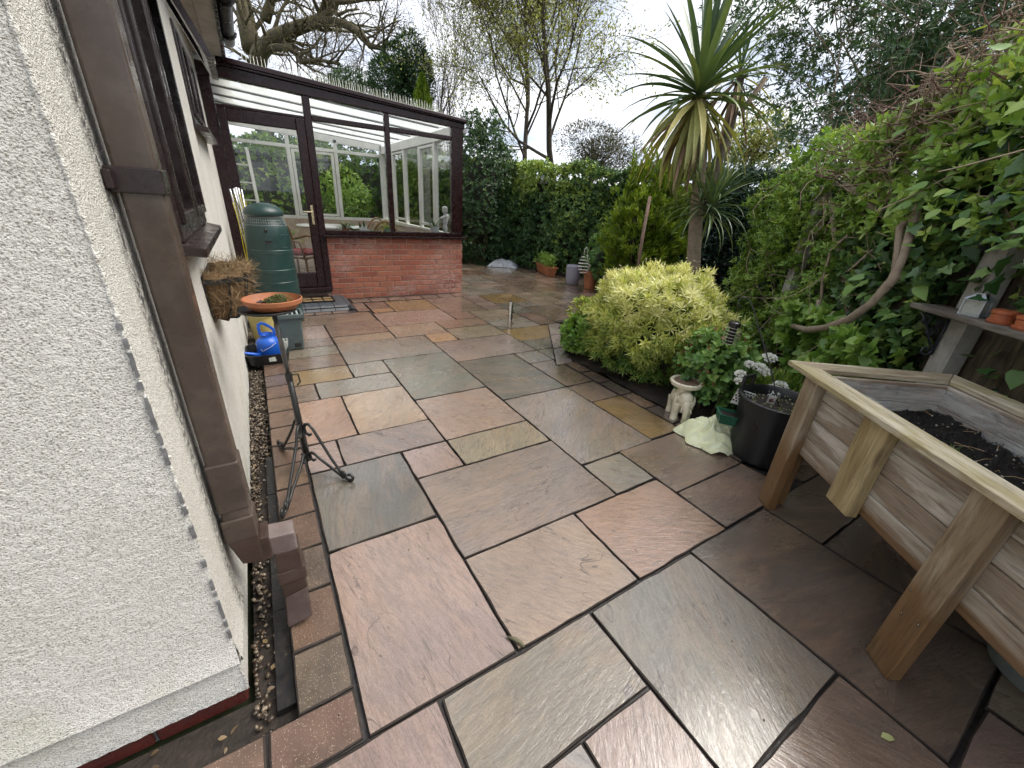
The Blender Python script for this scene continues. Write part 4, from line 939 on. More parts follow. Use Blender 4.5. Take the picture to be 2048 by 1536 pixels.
def leg(foot):
    f = Vector(foot); base = Vector((.045, 2.08)); d = (f - base); D = d.length; d.normalize()
    Q = lambda r, z: (base.x + d.x * r, base.y + d.y * r, z)
    up = [(.055, .235), (.040, .225), (.022, .235), (.014, .262), (.026, .288), (.05, .292), (.072, .272), (.10, .225), (D * .62, .115), (D - .03, .018), (D, .007), (D + .02, .012), (D + .027, .030), (D + .015, .045), (D - .004, .040)]
    lo = [(.055, .075), (.042, .066), (.026, .076), (.022, .098), (.034, .115), (.055, .112), (.09, .088), (D * .62, .050), (D - .035, .0105), (D - .02, .030), (D - .03, .048), (D - .045, .045)]
    for pts in (up, lo):
        sm_ = []
        for i in range(len(pts) - 1):
            for t in (0, .5): 
                a_, b_ = Vector(pts[i]), Vector(pts[i + 1]); m_ = a_.lerp(b_, t); sm_.append(Q(m_.x, m_.y))
        sm_.append(Q(*pts[-1])); mb = MB().tube(sm_, .0078, 6); mb.build('leg_scroll', M_IRON, STD, smooth=True)
leg((.215, 1.872)); leg((-.098, 1.742)); leg((-.075, 2.36))
MB().lathe([(0, .880), (.095, .880), (.118, .888), (.120, .897), (.112, .896), (.09, .888), (0, .888)], (-.004, 2.09, 0), 28).build('ring_plate', M_IRON, STD, smooth=True)
SAU = thing('terracotta_saucer', (.02, 2.085, .89), 'terracotta saucer holding moss on top of the iron stand', 'saucer')
MB().lathe([(0, .895), (.085, .895), (.098, .903), (.112, .922), (.119, .924), (.121, .942), (.116, .944), (.107, .924), (.094, .912), (0, .908)], (.022, 2.085, 0), 40).build('dish', M_TERRA, SAU, sharp=35)
MOSS = thing('moss_clump', (.03, 2.08, .91), 'tuft of green moss lying in the terracotta saucer', 'moss')
mb = MB(); mb.ball((.030, 2.075, .925), (.042, .030, .022), 12, 8); mb.ball((.052, 2.085, .932), (.026, .026, .024), 12, 8); mb.build('cushion', simple('moss_core', (.05, .055, .02), .95, .4, 60, 1, 150), MOSS, smooth=True)
n = 1400; q = rdir(n); ce = np.where((RG.random(n) < .6)[:, None], [.030, 2.075, .925], [.052, 2.085, .932]); P_ = ce + q * np.where((RG.random(n) < .6)[:, None], [.042, .030, .022], [.026, .026, .024])
scatter('fronds', leaf_tmpl(.3, lo=True), P_, q + rdir(n) * .7, rdir(n), RG.uniform(.006, .012, n), leafmat('moss', (.07, .09, .02), (.26, .26, .09), .8, .2), MOSS)
n = 7; o = scatter('dead_leaf', leaf_tmpl(.6, fold=.3), np.stack([RG.uniform(-.05, .0, n), RG.uniform(2.03, 2.08, n), np.full(n, .922)], 1), rdir(n) * [1, 1, .3], rdir(n, 2), .04, simple('leaf_dark', (.04, .03, .03), .5), kind=None)
tagit(o, 'curled dark dead leaves beside the moss in the saucer', 'dead leaves')

# water butt
M_BUTT = simple('dark_green_plastic', (.012, .040, .036), .38, .18, 4, .08, 60, dirt=(.04, .065, .06), dirt_amt=.35)
BUT = thing('water_butt', (.12, 5.2, 0), 'dark green water butt with lid standing beside the conservatory door', 'water butt')
prof = [(.0, .30), (.20, .30), (.222, .315), (.226, .36), (.222, .40), (.224, .47), (.220, .475), (.2195, .56), (.2225, .565), (.221, .60), (.2175, .605), (.216, .76), (.219, .765), (.217, .80), (.2125, .805), (.210, .93), (.203, 1.0), (.185, 1.06), (.165, 1.09), (.160, 1.12), (0, 1.12)]
BB = MB().lathe(prof, (.12, 5.2, 0), 48).build('barrel', M_BUTT, BUT, sharp=28)
MB().lathe([(0, 1.255), (.06, 1.250), (.12, 1.232), (.165, 1.20), (.182, 1.170), (.183, 1.145), (.176, 1.135), (0, 1.135)], (.12, 5.2, 0), 40).build('lid', M_BUTT, BUT, smooth=True)
MB().lathe([(.215, 0), (.225, .02), (.215, .29), (.0, .298)], (.12, 5.2, 0), 32).build('stand', M_BUTT, BUT, sharp=30)
mb = MB()
for z in (1.045, 1.07, 1.095, 1.12):
    r = .172 + (1.12 - z) * .28; mb.tube([(.12 + r * math.cos(a), 5.2 + r * math.sin(a), z) for a in np.linspace(0, 2 * math.pi, 41)], .0014, 4, cap=False)
for a in np.linspace(0, 2 * math.pi, 56, endpoint=False): mb.tube([(.12 + .172 * math.cos(a), 5.2 + .172 * math.sin(a), 1.135), (.12 + .197 * math.cos(a), 5.2 + .197 * math.sin(a), 1.035)], .0014, 4)
mb.build('wire_netting', simple('galvanised_wire', (.30, .33, .32), .4, .2, metal=.3), BUT)
mb = MB()
for a0, a1, z0, z1 in ((-1.05, -.45, .83, .955),):
    for aa in (a0,): mb.tube([(.12 + (.2085) * math.cos(aa), 5.2 + .2085 * math.sin(aa), z) for z in np.linspace(z0 + .02, z1 - .02, 5)], .003, 5)
    for zz in (z0, z1): mb.tube([(.12 + (.2125 if zz < .9 else .208) * math.cos(q), 5.2 + (.2125 if zz < .9 else .208) * math.sin(q), zz) for q in np.linspace(a0 + .06, a1 + .5, 8)], .003, 5)
mb.build('moulded_rib', M_BUTT, BB)
mb = MB(); an = -1.62
for z in (.905, .868): mb.tube([(.12 + .2125 * math.cos(an + q), 5.2 + .2125 * math.sin(an + q), z) for q in np.linspace(-.15, .15, 5)], .0045, 6)
mb.build('handle_lip', M_BUTT, BB); mb = MB(); mb.bar((.12 + .2085 * math.cos(an - .14), 5.2 + .2085 * math.sin(an - .14), .886), (.12 + .2085 * math.cos(an + .14), 5.2 + .2085 * math.sin(an + .14), .886), .01, .03); mb.build('handle_slot', M_BLACKG, BB)
MB().ball((.105, 5.2 - .207, 1.0), (.014, .012, .02), 10, 6).build('tap_plug', M_BLACKG, BB, smooth=True)
# folded rotary airer
AIR = thing('folded_airer', (-.12, 5.72, 0), 'folded rotary washing line with yellow cord leaning in the corner by the conservatory', 'washing line')
M_ALU = simple('aluminium', (.62, .63, .64), .3, .15, 10, metal=.7); M_YEL = simple('yellow_cord', (.62, .52, .03), .5, .15, 10)
B_ = Vector((-.05, 5.70, .02)); T_ = Vector((-.09, 5.66, 1.38))
MB().tube([B_, T_], .014, 8).build('pole', M_ALU, AIR, smooth=True)
for k, (dx, dy) in enumerate(((-.055, 0), (.05, .0), (-.02, -.03), (.025, -.02))):
    MB().tube([B_.lerp(T_, .38) + Vector((dx * .35, dy, 0)), T_ + Vector((dx, dy, rnd.uniform(-.02, .01)))], .0085, 6).build('arm', M_ALU, AIR, smooth=True)
for k in range(11):
    dx0, dx1 = rnd.uniform(-.05, .05), rnd.uniform(-.075, .07); y_ = rnd.uniform(-.05, .0)
    pts = [B_.lerp(T_, t) + Vector((dx0 * (1 - t) + dx1 * t + .012 * math.sin(t * 9 + k), y_, 0)) for t in np.linspace(.28 + .08 * rnd.random(), .97 - .1 * rnd.random(), 9)]
    MB().tube(pts, .0042, 5).build('cord', M_YEL if k % 4 else M_BLACKG, AIR, smooth=True)
# yellow pot, grey caddy, tray with watering can
YP = thing('yellow_pot', (-.085, 4.62, 0), 'faded yellow plastic pot behind the blue watering can', 'flower pot')
MB().lathe([(0, -.03), (.085, -.03), (.112, .225), (.118, .228), (.119, .255), (.112, .255), (.085, .0), (0, .0)], (-.085, 4.62, 0), 32).build('pot', simple('faded_yellow', (.44, .36, .13), .5, .12, 6, dirt=(.3, .25, .14), dirt_amt=.4), YP, sharp=40)
M_CAD = simple('grey_green_plastic', (.075, .105, .108), .45, .2, 5, .06, 60, dirt=(.13, .15, .15), dirt_amt=.4)
CAD = thing('grey_caddy', (.14, 4.2, 0), 'tall grey-green plastic caddy with slatted top beside the yellow pot', 'caddy')
BDY = MB().hexa([(.045, 4.10, .002), (.232, 4.10, .002), (.228, 4.29, .002), (.05, 4.29, .002)], [(.032, 4.085, .315), (.246, 4.085, .315), (.242, 4.305, .315), (.036, 4.305, .315)]).build('body', M_CAD, CAD, bevel=.018, seg=3)
mb = MB()
for a, b in (((.022, 4.078), (.256, 4.078)), ((.022, 4.312), (.256, 4.312)), ((.022, 4.078), (.022, 4.312)), ((.256, 4.078), (.256, 4.312))): mb.bar((*a, .332), (*b, .332), .022, .04)
mb.build('rim', M_CAD, CAD, bevel=.006); MB().box(.034, .244, 4.09, 4.30, .317, .322).build('dark_well', M_BLACKG, CAD)
for k in range(5): MB().bar((.058 + k * .040, 4.088, .338), (.058 + k * .040, 4.302, .338), .015, .014).build('slat', simple('pale_slat', (.30, .36, .36), .4) if k == 0 else bpy.data.materials['pale_slat'], CAD)
MB().box(.155, .212, 4.094, 4.104, .03, .072).build('outlet', M_BLACKG, BDY, bevel=.006)
M_BTRAY = simple('black_plastic', (.010, .011, .012), .36, .3, 6)
TR = thing('black_tray', (-.07, 3.95, 0), 'shallow black plastic tray holding the blue watering can', 'tray')
def rrect(x0, x1, y0, y1, r, z, n=5):
    out = []
    for cx_, cy_, a0 in ((x1 - r, y1 - r, 0), (x0 + r, y1 - r, .5), (x0 + r, y0 + r, 1), (x1 - r, y0 + r, 1.5)):
        for k in range(n + 1): a = math.pi * (a0 + .5 * k / n); out.append((cx_ + r * math.cos(a), cy_ + r * math.sin(a), z))
    return out
rings = [rrect(-.215, .075, 3.78, 4.10, .05, .004), rrect(-.232, .095, 3.76, 4.12, .06, .095), rrect(-.236, .099, 3.756, 4.124, .06, .098), rrect(-.226, .089, 3.766, 4.114, .06, .098), rrect(-.208, .068, 3.787, 4.093, .05, .012)]
m_ = len(rings[0]); vs = sum(rings, []); fs = [(j * m_ + i, j * m_ + (i + 1) % m_, (j + 1) * m_ + (i + 1) % m_, (j + 1) * m_ + i) for j in range(4) for i in range(m_)] + [tuple(range(m_ - 1, -1, -1)), tuple(range(4 * m_, 5 * m_))]
MB().add(vs, fs).build('tray', M_BTRAY, TR, sharp=40)
mb = MB(); mb.hexa([(-.07, 3.7675, .035), (-.015, 3.7675, .035), (-.015, 3.7705, .035), (-.07, 3.7705, .035)], [(-.07, 3.762, .07), (-.022, 3.762, .078), (-.022, 3.765, .078), (-.07, 3.765, .07)]); mb.build('sticker', simple('label_white', (.6, .66, .62), .5, .3, 60), TR)
M_BLUE = simple('blue_plastic', (.010, .095, .50), .34, .15, 5, dirt=(.03, .14, .5), dirt_amt=.3)
WC = thing('watering_can', (-.06, 3.93, .012), 'bright blue plastic watering can standing in the black tray', 'watering can')
wx, wy = -.055, 3.95
MB().lathe([(0, .014), (.088, .014), (.094, .022), (.094, .150), (.092, .165), (.075, .190), (.052, .205), (.050, .225), (.057, .232), (.050, .232), (.046, .215), (.03, .20), (0, .20)], (wx, wy, 0), 36, ex=1.0, ey=1.0).build('body', M_BLUE, WC, sharp=40)
MB().tube([(wx - .055, wy - .045, .055), (wx - .12, wy - .06, .075), (wx - .185, wy - .07, .098), (wx - .19, wy - .071, .10)], [.022, .016, .0125, .013], 12).build('spout', M_BLUE, WC, smooth=True)
mb = MB(); hp = [(wx - .046, wy, .225), (wx - .052, wy, .30), (wx - .040, wy, .325), (wx - .010, wy, .326), (wx + .03, wy, .295), (wx + .060, wy, .262), (wx + .062, wy, .235), (wx + .05, wy, .20)]
for a_, b_ in zip(hp[:-1], hp[1:]): mb.bar(a_, b_, .024, .013, up=(0, 1, 0))
mb.build('handle', M_BLUE, WC, bevel=.004)
MB().tube([(wx - .095, wy - .02, .155), (wx - .05, wy - .088, .105), (wx + .02, wy - .096, .14), (wx + .06, wy - .075, .168)], .0016, 5).build('white_cord', M_WPVC, WC)
JAR = thing('plastic_bottle', (.055, 3.95, .012), 'clear cut plastic bottle with green base in the black tray', 'bottle')
mj, ntj, bj = newmat('clear_plastic'); bj.inputs['Base Color'].default_value = (.75, .78, .72, 1); bj.inputs['Roughness'].default_value = .2; bj.inputs['Transmission Weight'].default_value = .6; bj.inputs['Alpha'].default_value = .55
rot = Euler((.12, .14, 0)).to_matrix()
MB().lathe([(.030, .012), (.031, .16), (.0295, .16), (.0285, .012)], (.05, 3.95, .012), 20, rot=rot).build('clear_wall', mj, JAR, smooth=True)
MB().lathe([(0, .0), (.0315, .002), (.0318, .045), (0, .045)], (.05, 3.95, .014), 20, rot=rot).build('green_base', simple('green_label', (.05, .22, .10), .4, .4, 30), JAR, smooth=True)
MB().tube([(.085, 3.95, .03), (.094, 3.955, .175)], .004, 6).build('stick', M_WPVC, JAR)
# steel bollard light
BOL = thing('bollard_light', (2.512, 4.06, 0), 'short brushed steel post standing in the middle of the patio', 'bollard')
M_STEEL = simple('brushed_steel', (.50, .47, .43), .22, .15, 12, metal=1.0)
MB().lathe([(.036, 0), (.036, .006), (.0275, .008), (.0275, .318), (.024, .324), (0, .324)], (2.512, 4.06, 0), 24).build('post', M_STEEL, BOL, sharp=40)
MB().lathe([(.006, .324), (.006, .338), (.0, .34)], (2.512, 4.06, 0), 10).build('finial', M_BLACKG, BOL, smooth=True)
for z in (.055, .195): MB().ball((2.545, 4.05, z), (.011, .011, .013), 10, 6).build('knob', M_BLACKG, BOL, smooth=True)
# little things on the paving
LF = scatter('fallen_leaf', leaf_tmpl(.5), np.array([[1.36, -.06, .004]]), np.array([[.8, -.5, .05]]), np.array([[0, 0, 1.]]), .045, leafmat('pale_leaf', (.5, .52, .22), (.5, .52, .22), .4, .1), kind=None); tagit(LF, 'single pale green leaf lying on the near dark slab', 'leaf')
CK = MB().tube([(.525, .745, .006), (.545, .72, .009), (.557, .70, .008), (.560, .685, .005)], [.003, .007, .007, .003], 7).build('catkin', simple('catkin_olive', (.13, .12, .07), .8, .4, 80, .8, 200), smooth=True); tagit(CK, 'fallen olive catkin at the joint between the pink and peach slabs', 'catkin')
n = 260; xx = RG.uniform(-.1, 3.0, n); yy = RG.uniform(.1, 5.6, n); o = scatter('paving_crumbs', pebble_mesh(), np.stack([xx, yy, np.full(n, .002)], 1), rdir(n), rdir(n, 2), RG.uniform(.0015, .0045, n), leafmat('crumbs', (.05, .04, .03), (.16, .12, .08), .6, 0, (.5, .48, .4)))
o['label'] = 'tiny crumbs and grit scattered over the paving'

# ------------------------------------------------------------------ wooden raised planter
AX = Vector((.595, .804, 0)).normalized(); BX = Vector((AX.y, -AX.x, 0)); PO = Vector((2.11, .71, 0)); PROT = Matrix.Rotation(math.atan2(AX.y, AX.x), 4, 'Z')
def PL(s, t, z): return PO + AX * s + BX * t + Vector((0, 0, z))
WA, WB = (.30, .235, .15), (.47, .40, .29)
M_WX = wood('weathered_board', (.33, .295, .235), (.57, .54, .475), 0, .62, (.22, .16, .105), foot=.42); M_WZ = wood('weathered_leg', (.25, .20, .13), (.42, .365, .265), 2, .5, (.21, .145, .08), foot=.38); M_WY = wood('weathered_end', (.30, .25, .19), (.50, .45, .37), 1, .62, (.18, .12, .075))
M_WR = wood('pale_rim', (.34, .28, .17), (.58, .53, .41), 0, .6, (.30, .25, .11), 1.2); M_WRY = wood('pale_rim_end', (.34, .28, .18), (.58, .53, .41), 1, .6, (.26, .20, .12), 1.2); M_WNEW = wood('newer_batten', (.30, .225, .105), (.47, .39, .22), 2, .5, (.26, .19, .08))
PLN = thing('raised_planter', tuple(PO), 'weathered wooden raised planter on legs, lined with clear plastic and filled with soil', 'planter')
def plank(name, s0, s1, t0, t1, z0, z1, mat, parent=None, bev=.004, jit=.0015):
    h = [(s1 - s0) / 2, (t1 - t0) / 2, (z1 - z0) / 2]; mb = MB().box(-h[0], h[0], -h[1], h[1], -h[2], h[2])
    me = bpy.data.meshes.new(name); me.from_pydata([tuple(c + rnd.uniform(-jit, jit) for c in v) for v in mb.v], [], mb.f); me.materials.append(mat)
    o = place(me, name, Matrix.Translation(PL((s0 + s1) / 2, (t0 + t1) / 2, (z0 + z1) / 2)) @ PROT, parent or PLN)
    b_ = o.modifiers.new('bevel', 'BEVEL'); b_.width = bev; b_.segments = 2; return o
for s0, s1 in ((-.052, .045), (-.887, -.785), (-1.74, -1.64)): plank('leg', s0, s1, .0, .047, .002, .752, M_WZ)
plank('leg', .0, .047, .049, .115, .002, .70, M_WZ)
for s0, s1 in ((-.052, .045), (-.887, -.785), (-1.74, -1.64)): plank('leg', s0, s1, .638, .683, .002, .752, M_WZ)
bt = plank('batten', -.472, -.345, .003, .046, .335, .752, M_WNEW); plank('batten', -1.33, -1.22, .003, .046, .335, .752, M_WNEW)
for k in range(4):
    z0 = .358 + k * .0985; plank('side_board', -1.80, .044, .0475, .069, z0, z0 + .0965, M_WX); plank('side_board', -1.80, .044, .614, .636, z0, z0 + .0965, M_WX)
    plank('end_board', .018, .040, .0705, .6125, z0, z0 + .0965, M_WY); plank('end_board', -1.795, -1.773, .0705, .6125, z0, z0 + .0965, M_WY)
plank('base_board', -1.77, .017, .070, .613, .362, .38, M_WX)
# rim with mitred corners
def rim(pts, mat):
    P_ = [PL(s, t, .753) for s, t in pts]; c = sum(P_, Vector()) / 4; inv = PROT.inverted()
    lo_ = [inv @ (p - c) for p in P_]; vs = [(p.x, p.y, 0) for p in lo_] + [(p.x, p.y, .023 + rnd.uniform(-.001, .001)) for p in lo_]
    mb = MB().add(vs, [(3, 2, 1, 0), (4, 5, 6, 7), (0, 1, 5, 4), (1, 2, 6, 5), (2, 3, 7, 6), (3, 0, 4, 7)]); me = bpy.data.meshes.new('rim_board'); me.from_pydata(mb.v, [], mb.f); me.materials.append(mat)
    bm = bmesh.new(); bm.from_mesh(me); bmesh.ops.recalc_face_normals(bm, faces=bm.faces); bm.to_mesh(me); bm.free()
    o = place(me, 'rim_board', Matrix.Translation(c) @ PROT, PLN); b_ = o.modifiers.new('bevel', 'BEVEL'); b_.width = .003; b_.segments = 2
rim([(.136, -.045), (-1.90, -.045), (-1.80, .056), (.036, .056)], M_WR); rim([(.138, -.043), (.038, .058), (.038, .622), (.138, .723)], M_WRY); rim([(.136, .725), (.036, .624), (-1.80, .624), (-1.90, .725)], M_WR)
rim([(-1.902, -.043), (-1.902, .723), (-1.802, .622), (-1.802, .058)], M_WRY)
for s, z in ((-.80, .33), (-.87, .26), (-.815, .24), (-.855, .40)): MB().ball(PL(s, -.0005, z), (.006, .003, .006), 8, 5).build('screw', M_STEEL, PLN)
# liner: crumpled clear sheet, and the soil
ml, ntl, bl = newmat('clear_liner'); bl.inputs['Base Color'].default_value = (.62, .66, .68, 1); bl.inputs['Roughness'].default_value = .12
vl = coords(ntl); ntl.links.new(ramp(ntl, noise(ntl, vl, 9, 5, .65), [(.35, .10), (.66, .36)]), bl.inputs['Alpha'])
mudl = ramp(ntl, noise(ntl, vl, 13, 6, .7), [(.58, 0.0), (.70, .9)]); ntl.links.new(mixc(ntl, mudl, (.62, .66, .68), (.05, .04, .03)), bl.inputs['Base Color'])
ntl.links.new(bump(ntl, noise(ntl, vl, 7, 3, .5, 1.2), 1.0, .03), bl.inputs['Normal'])
mb = MB(); path = [(-1.74, .085), (-1.2, .084), (-.6, .084), (-.02, .084), (.010, .10), (.010, .35), (.010, .58), (-.01, .598), (-.5, .598), (-1.0, .598), (-1.74, .598)]
cols = []
for i in range(len(path) - 1):
    n = max(2, int(Vector((path[i + 1][0] - path[i][0], path[i + 1][1] - path[i][1])).length / .03))
    for k in range(n): cols.append((path[i][0] + (path[i + 1][0] - path[i][0]) * k / n, path[i][1] + (path[i + 1][1] - path[i][1]) * k / n))
nz = 9
for i, (s, t) in enumerate(cols):
    ctr = (Vector((-.8, .34)) - Vector((s, t))).normalized()
    for j in range(nz):
        w_ = j / (nz - 1); a_ = mnoise.noise(Vector((s * 7, t * 7, w_ * 2.2))) * .022 + mnoise.noise(Vector((s * 19, t * 19, w_ * 5))) * .009
        q = max(.002, .016 + a_ - .010 * w_); mb.v.append(tuple(PL(s + ctr.x * q * .4, t + (ctr.y * q if .1 < t < .59 or True else 0), .52 + .22 * w_)))
mb.f += [(i * nz + j, (i + 1) * nz + j, (i + 1) * nz + j + 1, i * nz + j + 1) for i in range(len(cols) - 1) for j in range(nz - 1)]
mb.build('plastic_liner', ml, PLN, smooth=True)
mb = MB(); ns, ntt = 130, 42; M_COMP = simple('black_compost', (.007, .0055, .0045), .75, .6, 40, 1.0, 130, dirt=(.02, .014, .010), dirt_amt=.5, spec=.25)
for i in range(ns + 1):
    for j in range(ntt + 1):
        s = -1.765 + 1.775 * i / ns; t = .073 + .537 * j / ntt; q = Vector((s * 11, t * 11, 2))
        mb.v.append(tuple(PL(s, t, .610 + .035 * mnoise.fractal(q, .8, 2, 3) + .012 * mnoise.noise(q * 5) + .05 * (t - .35) - .02 * s)))
mb.f += [(i * (ntt + 1) + j, (i + 1) * (ntt + 1) + j, (i + 1) * (ntt + 1) + j + 1, i * (ntt + 1) + j + 1) for i in range(ns) for j in range(ntt)]
mb.build('compost', M_COMP, PLN, smooth=False)
n = 500; P_ = np.array([PL(RG.uniform(-1.7, 0), RG.uniform(.09, .59), 0) for _ in range(n)]); ss = (P_ - np.array(PO)) @ np.array(AX); tt = (P_ - np.array(PO)) @ np.array(BX)
P_[:, 2] = .620 + .05 * (tt - .35) - .02 * ss + RG.uniform(0, .012, n)
scatter('compost_bits', pebble_mesh(), P_, rdir(n), rdir(n, 1), RG.uniform(.0015, .006, n), leafmat('bits', (.012, .009, .007), (.04, .026, .015), .6, 0, (.40, .36, .28)), PLN)
tw = MB()
for k in range(70):
    q = P_[rnd.randrange(n)]; d = rdir(1)[0] * [1, 1, .25] * rnd.uniform(.02, .09); tw.tube([q, q + d * .5 + [0, 0, .006], q + d], [.0014, .0012, .0007], 4)
tw.build('twig_litter', simple('straw', (.30, .20, .10), .7, .4, 30), PLN)['kind'] = 'stuff'
cup = MB(); axc = (AX * .6 + BX * .2).normalized(); c0 = PL(-.20, .16, .685)
pts = [c0 - axc * .085, c0 + axc * .085]; cup.tube(pts, [.040, .036], 24, cap=False); cup = cup.build('cut_bottle', mj, None, smooth=True); tagit(cup, 'clear cut plastic bottle lying in the far corner of the raised planter', 'bottle')
n = 40; P_ = np.array([PL(-.42 + RG.normal() * .02, .28 + RG.normal() * .02, .63) for _ in range(n)]); o = scatter('weed_tuft', leaf_tmpl(.12, lo=True), P_, rdir(n, .8), rdir(n), RG.uniform(.03, .06, n), leafmat('weed', (.10, .16, .04), (.22, .28, .08)), kind=None)
tagit(o, 'small feathery green weed growing in the planter soil', 'weed')
TUB = thing('grey_tub', (2.08, -.30, 0), 'grey-green plastic tub on the paving under the raised planter', 'tub')
MB().lathe([(0, .003), (.135, .003), (.155, .02), (.20, .27), (.215, .275), (.215, .29), (.195, .29), (.15, .03), (0, .03)], (2.08, -.30, 0), 36).build('tub', simple('pale_grey_plastic', (.16, .19, .175), .45, .15, 6), TUB, sharp=40)

# ------------------------------------------------------------------ black bucket, hook, feeder
BUK = thing('black_bucket', (2.57, .975, 0), 'large black plastic bucket planter behind the raised planter leg', 'bucket')
bx_, by_ = 2.585, .985
MB().lathe([(0, .004), (.178, .004), (.186, .012), (.212, .385), (.224, .39), (.226, .408), (.214, .412), (.202, .40), (.196, .345), (0, .345)], (bx_, by_, 0), 48).build('bucket', M_BTRAY, BUK, sharp=40)
MB().lathe([(0, .352), (.198, .348)], (bx_, by_, 0), 32).build('soil', M_SOIL, BUK)
for sgn in (1,):
    hd = Vector((.05, 1, 0)).normalized() * sgn; sd2 = Vector((hd.y, -hd.x, 0)); c_ = Vector((bx_, by_, 0)) + hd * .215; mb = MB()
    for k in (-1, 1): mb.bar(c_ + sd2 * k * .05 + Vector((0, 0, .385)), c_ + sd2 * k * .05 + Vector((0, 0, .47)), .016, .02, up=(hd.x, hd.y, 0))
    mb.bar(c_ - sd2 * .058 + Vector((0, 0, .475)), c_ + sd2 * .058 + Vector((0, 0, .475)), .02, .02); mb.build('handle', M_BTRAY, BUK, bevel=.004)
SD = thing('seedlings', (bx_ - .05, by_ - .05, .352), 'tiny pale seedlings sprouting in the black bucket', 'seedlings')
n = 110; a = RG.uniform(0, 6.28, n); r = np.sqrt(RG.random(n)) * .17; P_ = np.stack([bx_ + r * np.cos(a), by_ + r * np.sin(a), .358 + RG.random(n) * .03], 1)
scatter('leaves', leaf_tmpl(.6, lo=True), P_, rdir(n, .3), rdir(n, 2), RG.uniform(.008, .018, n), leafmat('seedling', (.25, .32, .10), (.55, .58, .30), .5, .3), SD)
TAG = thing('plant_label', (2.46, 1.02, .38), 'white plant label with a dark red flower picture stuck in the bucket', 'plant label')
tr_ = Matrix.Translation(tuple(at(1543, 800, 2.40))) @ Euler((.45, .0, -1.05)).to_matrix().to_4x4()
me = bpy.data.meshes.new('card'); mb = MB().box(-.021, .021, -.001, .001, -.036, .036); me.from_pydata(mb.v, [], mb.f); place(me, 'card', tr_, TAG, M_WPOT)
mb = MB()
for k in range(9): mb.ball((rnd.uniform(-.009, .009), -.0015, rnd.uniform(-.014, .010)), (.0055, .001, .0055), 7, 4)
me = bpy.data.meshes.new('flower_print'); me.from_pydata(mb.v, [], mb.f); place(me, 'flower_print', tr_, TAG, simple('dark_red_print', (.16, .025, .015), .5))
HK = thing('shepherd_hook', tuple(at(1557, 815, 2.45)), 'thin black shepherd hook rising from the black bucket', 'hook')
hp = [at(1559, 822, 2.45), at(1551, 780, 2.47), at(1541, 735, 2.5), at(1529, 695, 2.53), at(1517, 655, 2.56), at(1509, 625, 2.58), at(1502, 606, 2.6), at(1495, 597, 2.6), at(1486, 594, 2.6), at(1479, 599, 2.6), at(1476, 608, 2.6), at(1478, 614, 2.6), at(1481, 612, 2.6)]
MB().tube(hp, .0042, 6).build('rod', M_IRON, HK, smooth=True)
fx = Vector(at(1466, 660, 2.62))
FD = thing('bird_feeder', tuple(fx), 'hanging bird feeder with black lid and wire coil by the yellow shrub', 'bird feeder')
MB().lathe([(0, .058), (.028, .056), (.036, .050), (.036, .024), (0, .024)], fx, 24).build('lid', M_BLACKG, FD, sharp=35)
MB().lathe([(.022, .024), (.022, -.09), (0, -.09)], fx, 16).build('mesh_tube', simple('dark_mesh', (.02, .02, .02), .6, .5, 90, 1, 200), FD, smooth=True)
coil = [(fx.x + (.038 + .012 * math.sin(math.pi * t)) * math.cos(t * 40), fx.y + (.038 + .012 * math.sin(math.pi * t)) * math.sin(t * 40), fx.z + .03 - .135 * t) for t in np.linspace(0, 1, 150)]
MB().tube(coil, .0018, 5).build('wire_coil', simple('pale_wire', (.42, .40, .34), .35, .2, metal=.6), FD, smooth=True)
MB().tube([fx + Vector((0, 0, .055)), Vector(at(1478, 614, 2.6))], .0012, 4).build('hanger', M_IRON, FD)

# ------------------------------------------------------------------ bag, trough, card, elephant
M_BAG = simple('pale_fleece', (.70, .73, .50), .55, .12, 9, .25, 40, dirt=(.62, .60, .22), dirt_amt=.5)
nn = 56; cxb, cyb = 2.47, 1.24; vs = []; u_ = Vector((.80, -.60)); v_ = Vector((.60, .80)); idx = {}
for i in range(nn + 1):
    for j in range(nn + 1):
        a, b = -1 + 2 * i / nn, -1 + 2 * j / nn; r = math.hypot(a, b * 1.0); ang = math.atan2(b, a)
        edge = .93 + .10 * math.sin(ang * 3 + .6) + .07 * math.sin(ang * 7 + 1.0)
        sc = min(1.0, 1 / max(r, 1e-6) * edge) if r > edge else 1.0
        a2, b2 = a * sc, b * sc; q = Vector((a2 * 2.0, b2 * 2.0, 4.2))
        fold = abs(mnoise.noise(q * 1.5 + Vector((mnoise.noise(q * 2), 0, 0)))) * .10 + abs(mnoise.noise(q * 4.0)) * .022
        z = max(0, 1 - (min(r, edge) / edge) ** 2.2) * (.105 + .03 * b2) + fold * (1 - (min(r, edge) / edge) ** 3) + .006
        p = u_ * a2 * .26 + v_ * b2 * .20; vs.append((cxb + p.x, cyb + p.y, z))
fs = [(i * (nn + 1) + j, (i + 1) * (nn + 1) + j, (i + 1) * (nn + 1) + j + 1, i * (nn + 1) + j + 1) for i in range(nn) for j in range(nn)]
o = MB().add(vs, fs).build('fleece_bag', M_BAG, smooth=True); tagit(o, 'crumpled pale yellow-white bag lying on the paving beside the black bucket', 'bag')
TRG = thing('green_trough', tuple(at(1462, 815, 2.66)), 'dark green plastic seed trough tilted on the crumpled bag', 'trough')
M_GRN = simple('dark_green_trough', (.018, .10, .055), .4, .15, 6)
tm = Matrix.Translation(tuple(at(1463, 846, 2.60))) @ Euler((.06, .10, math.radians(-44))).to_matrix().to_4x4()
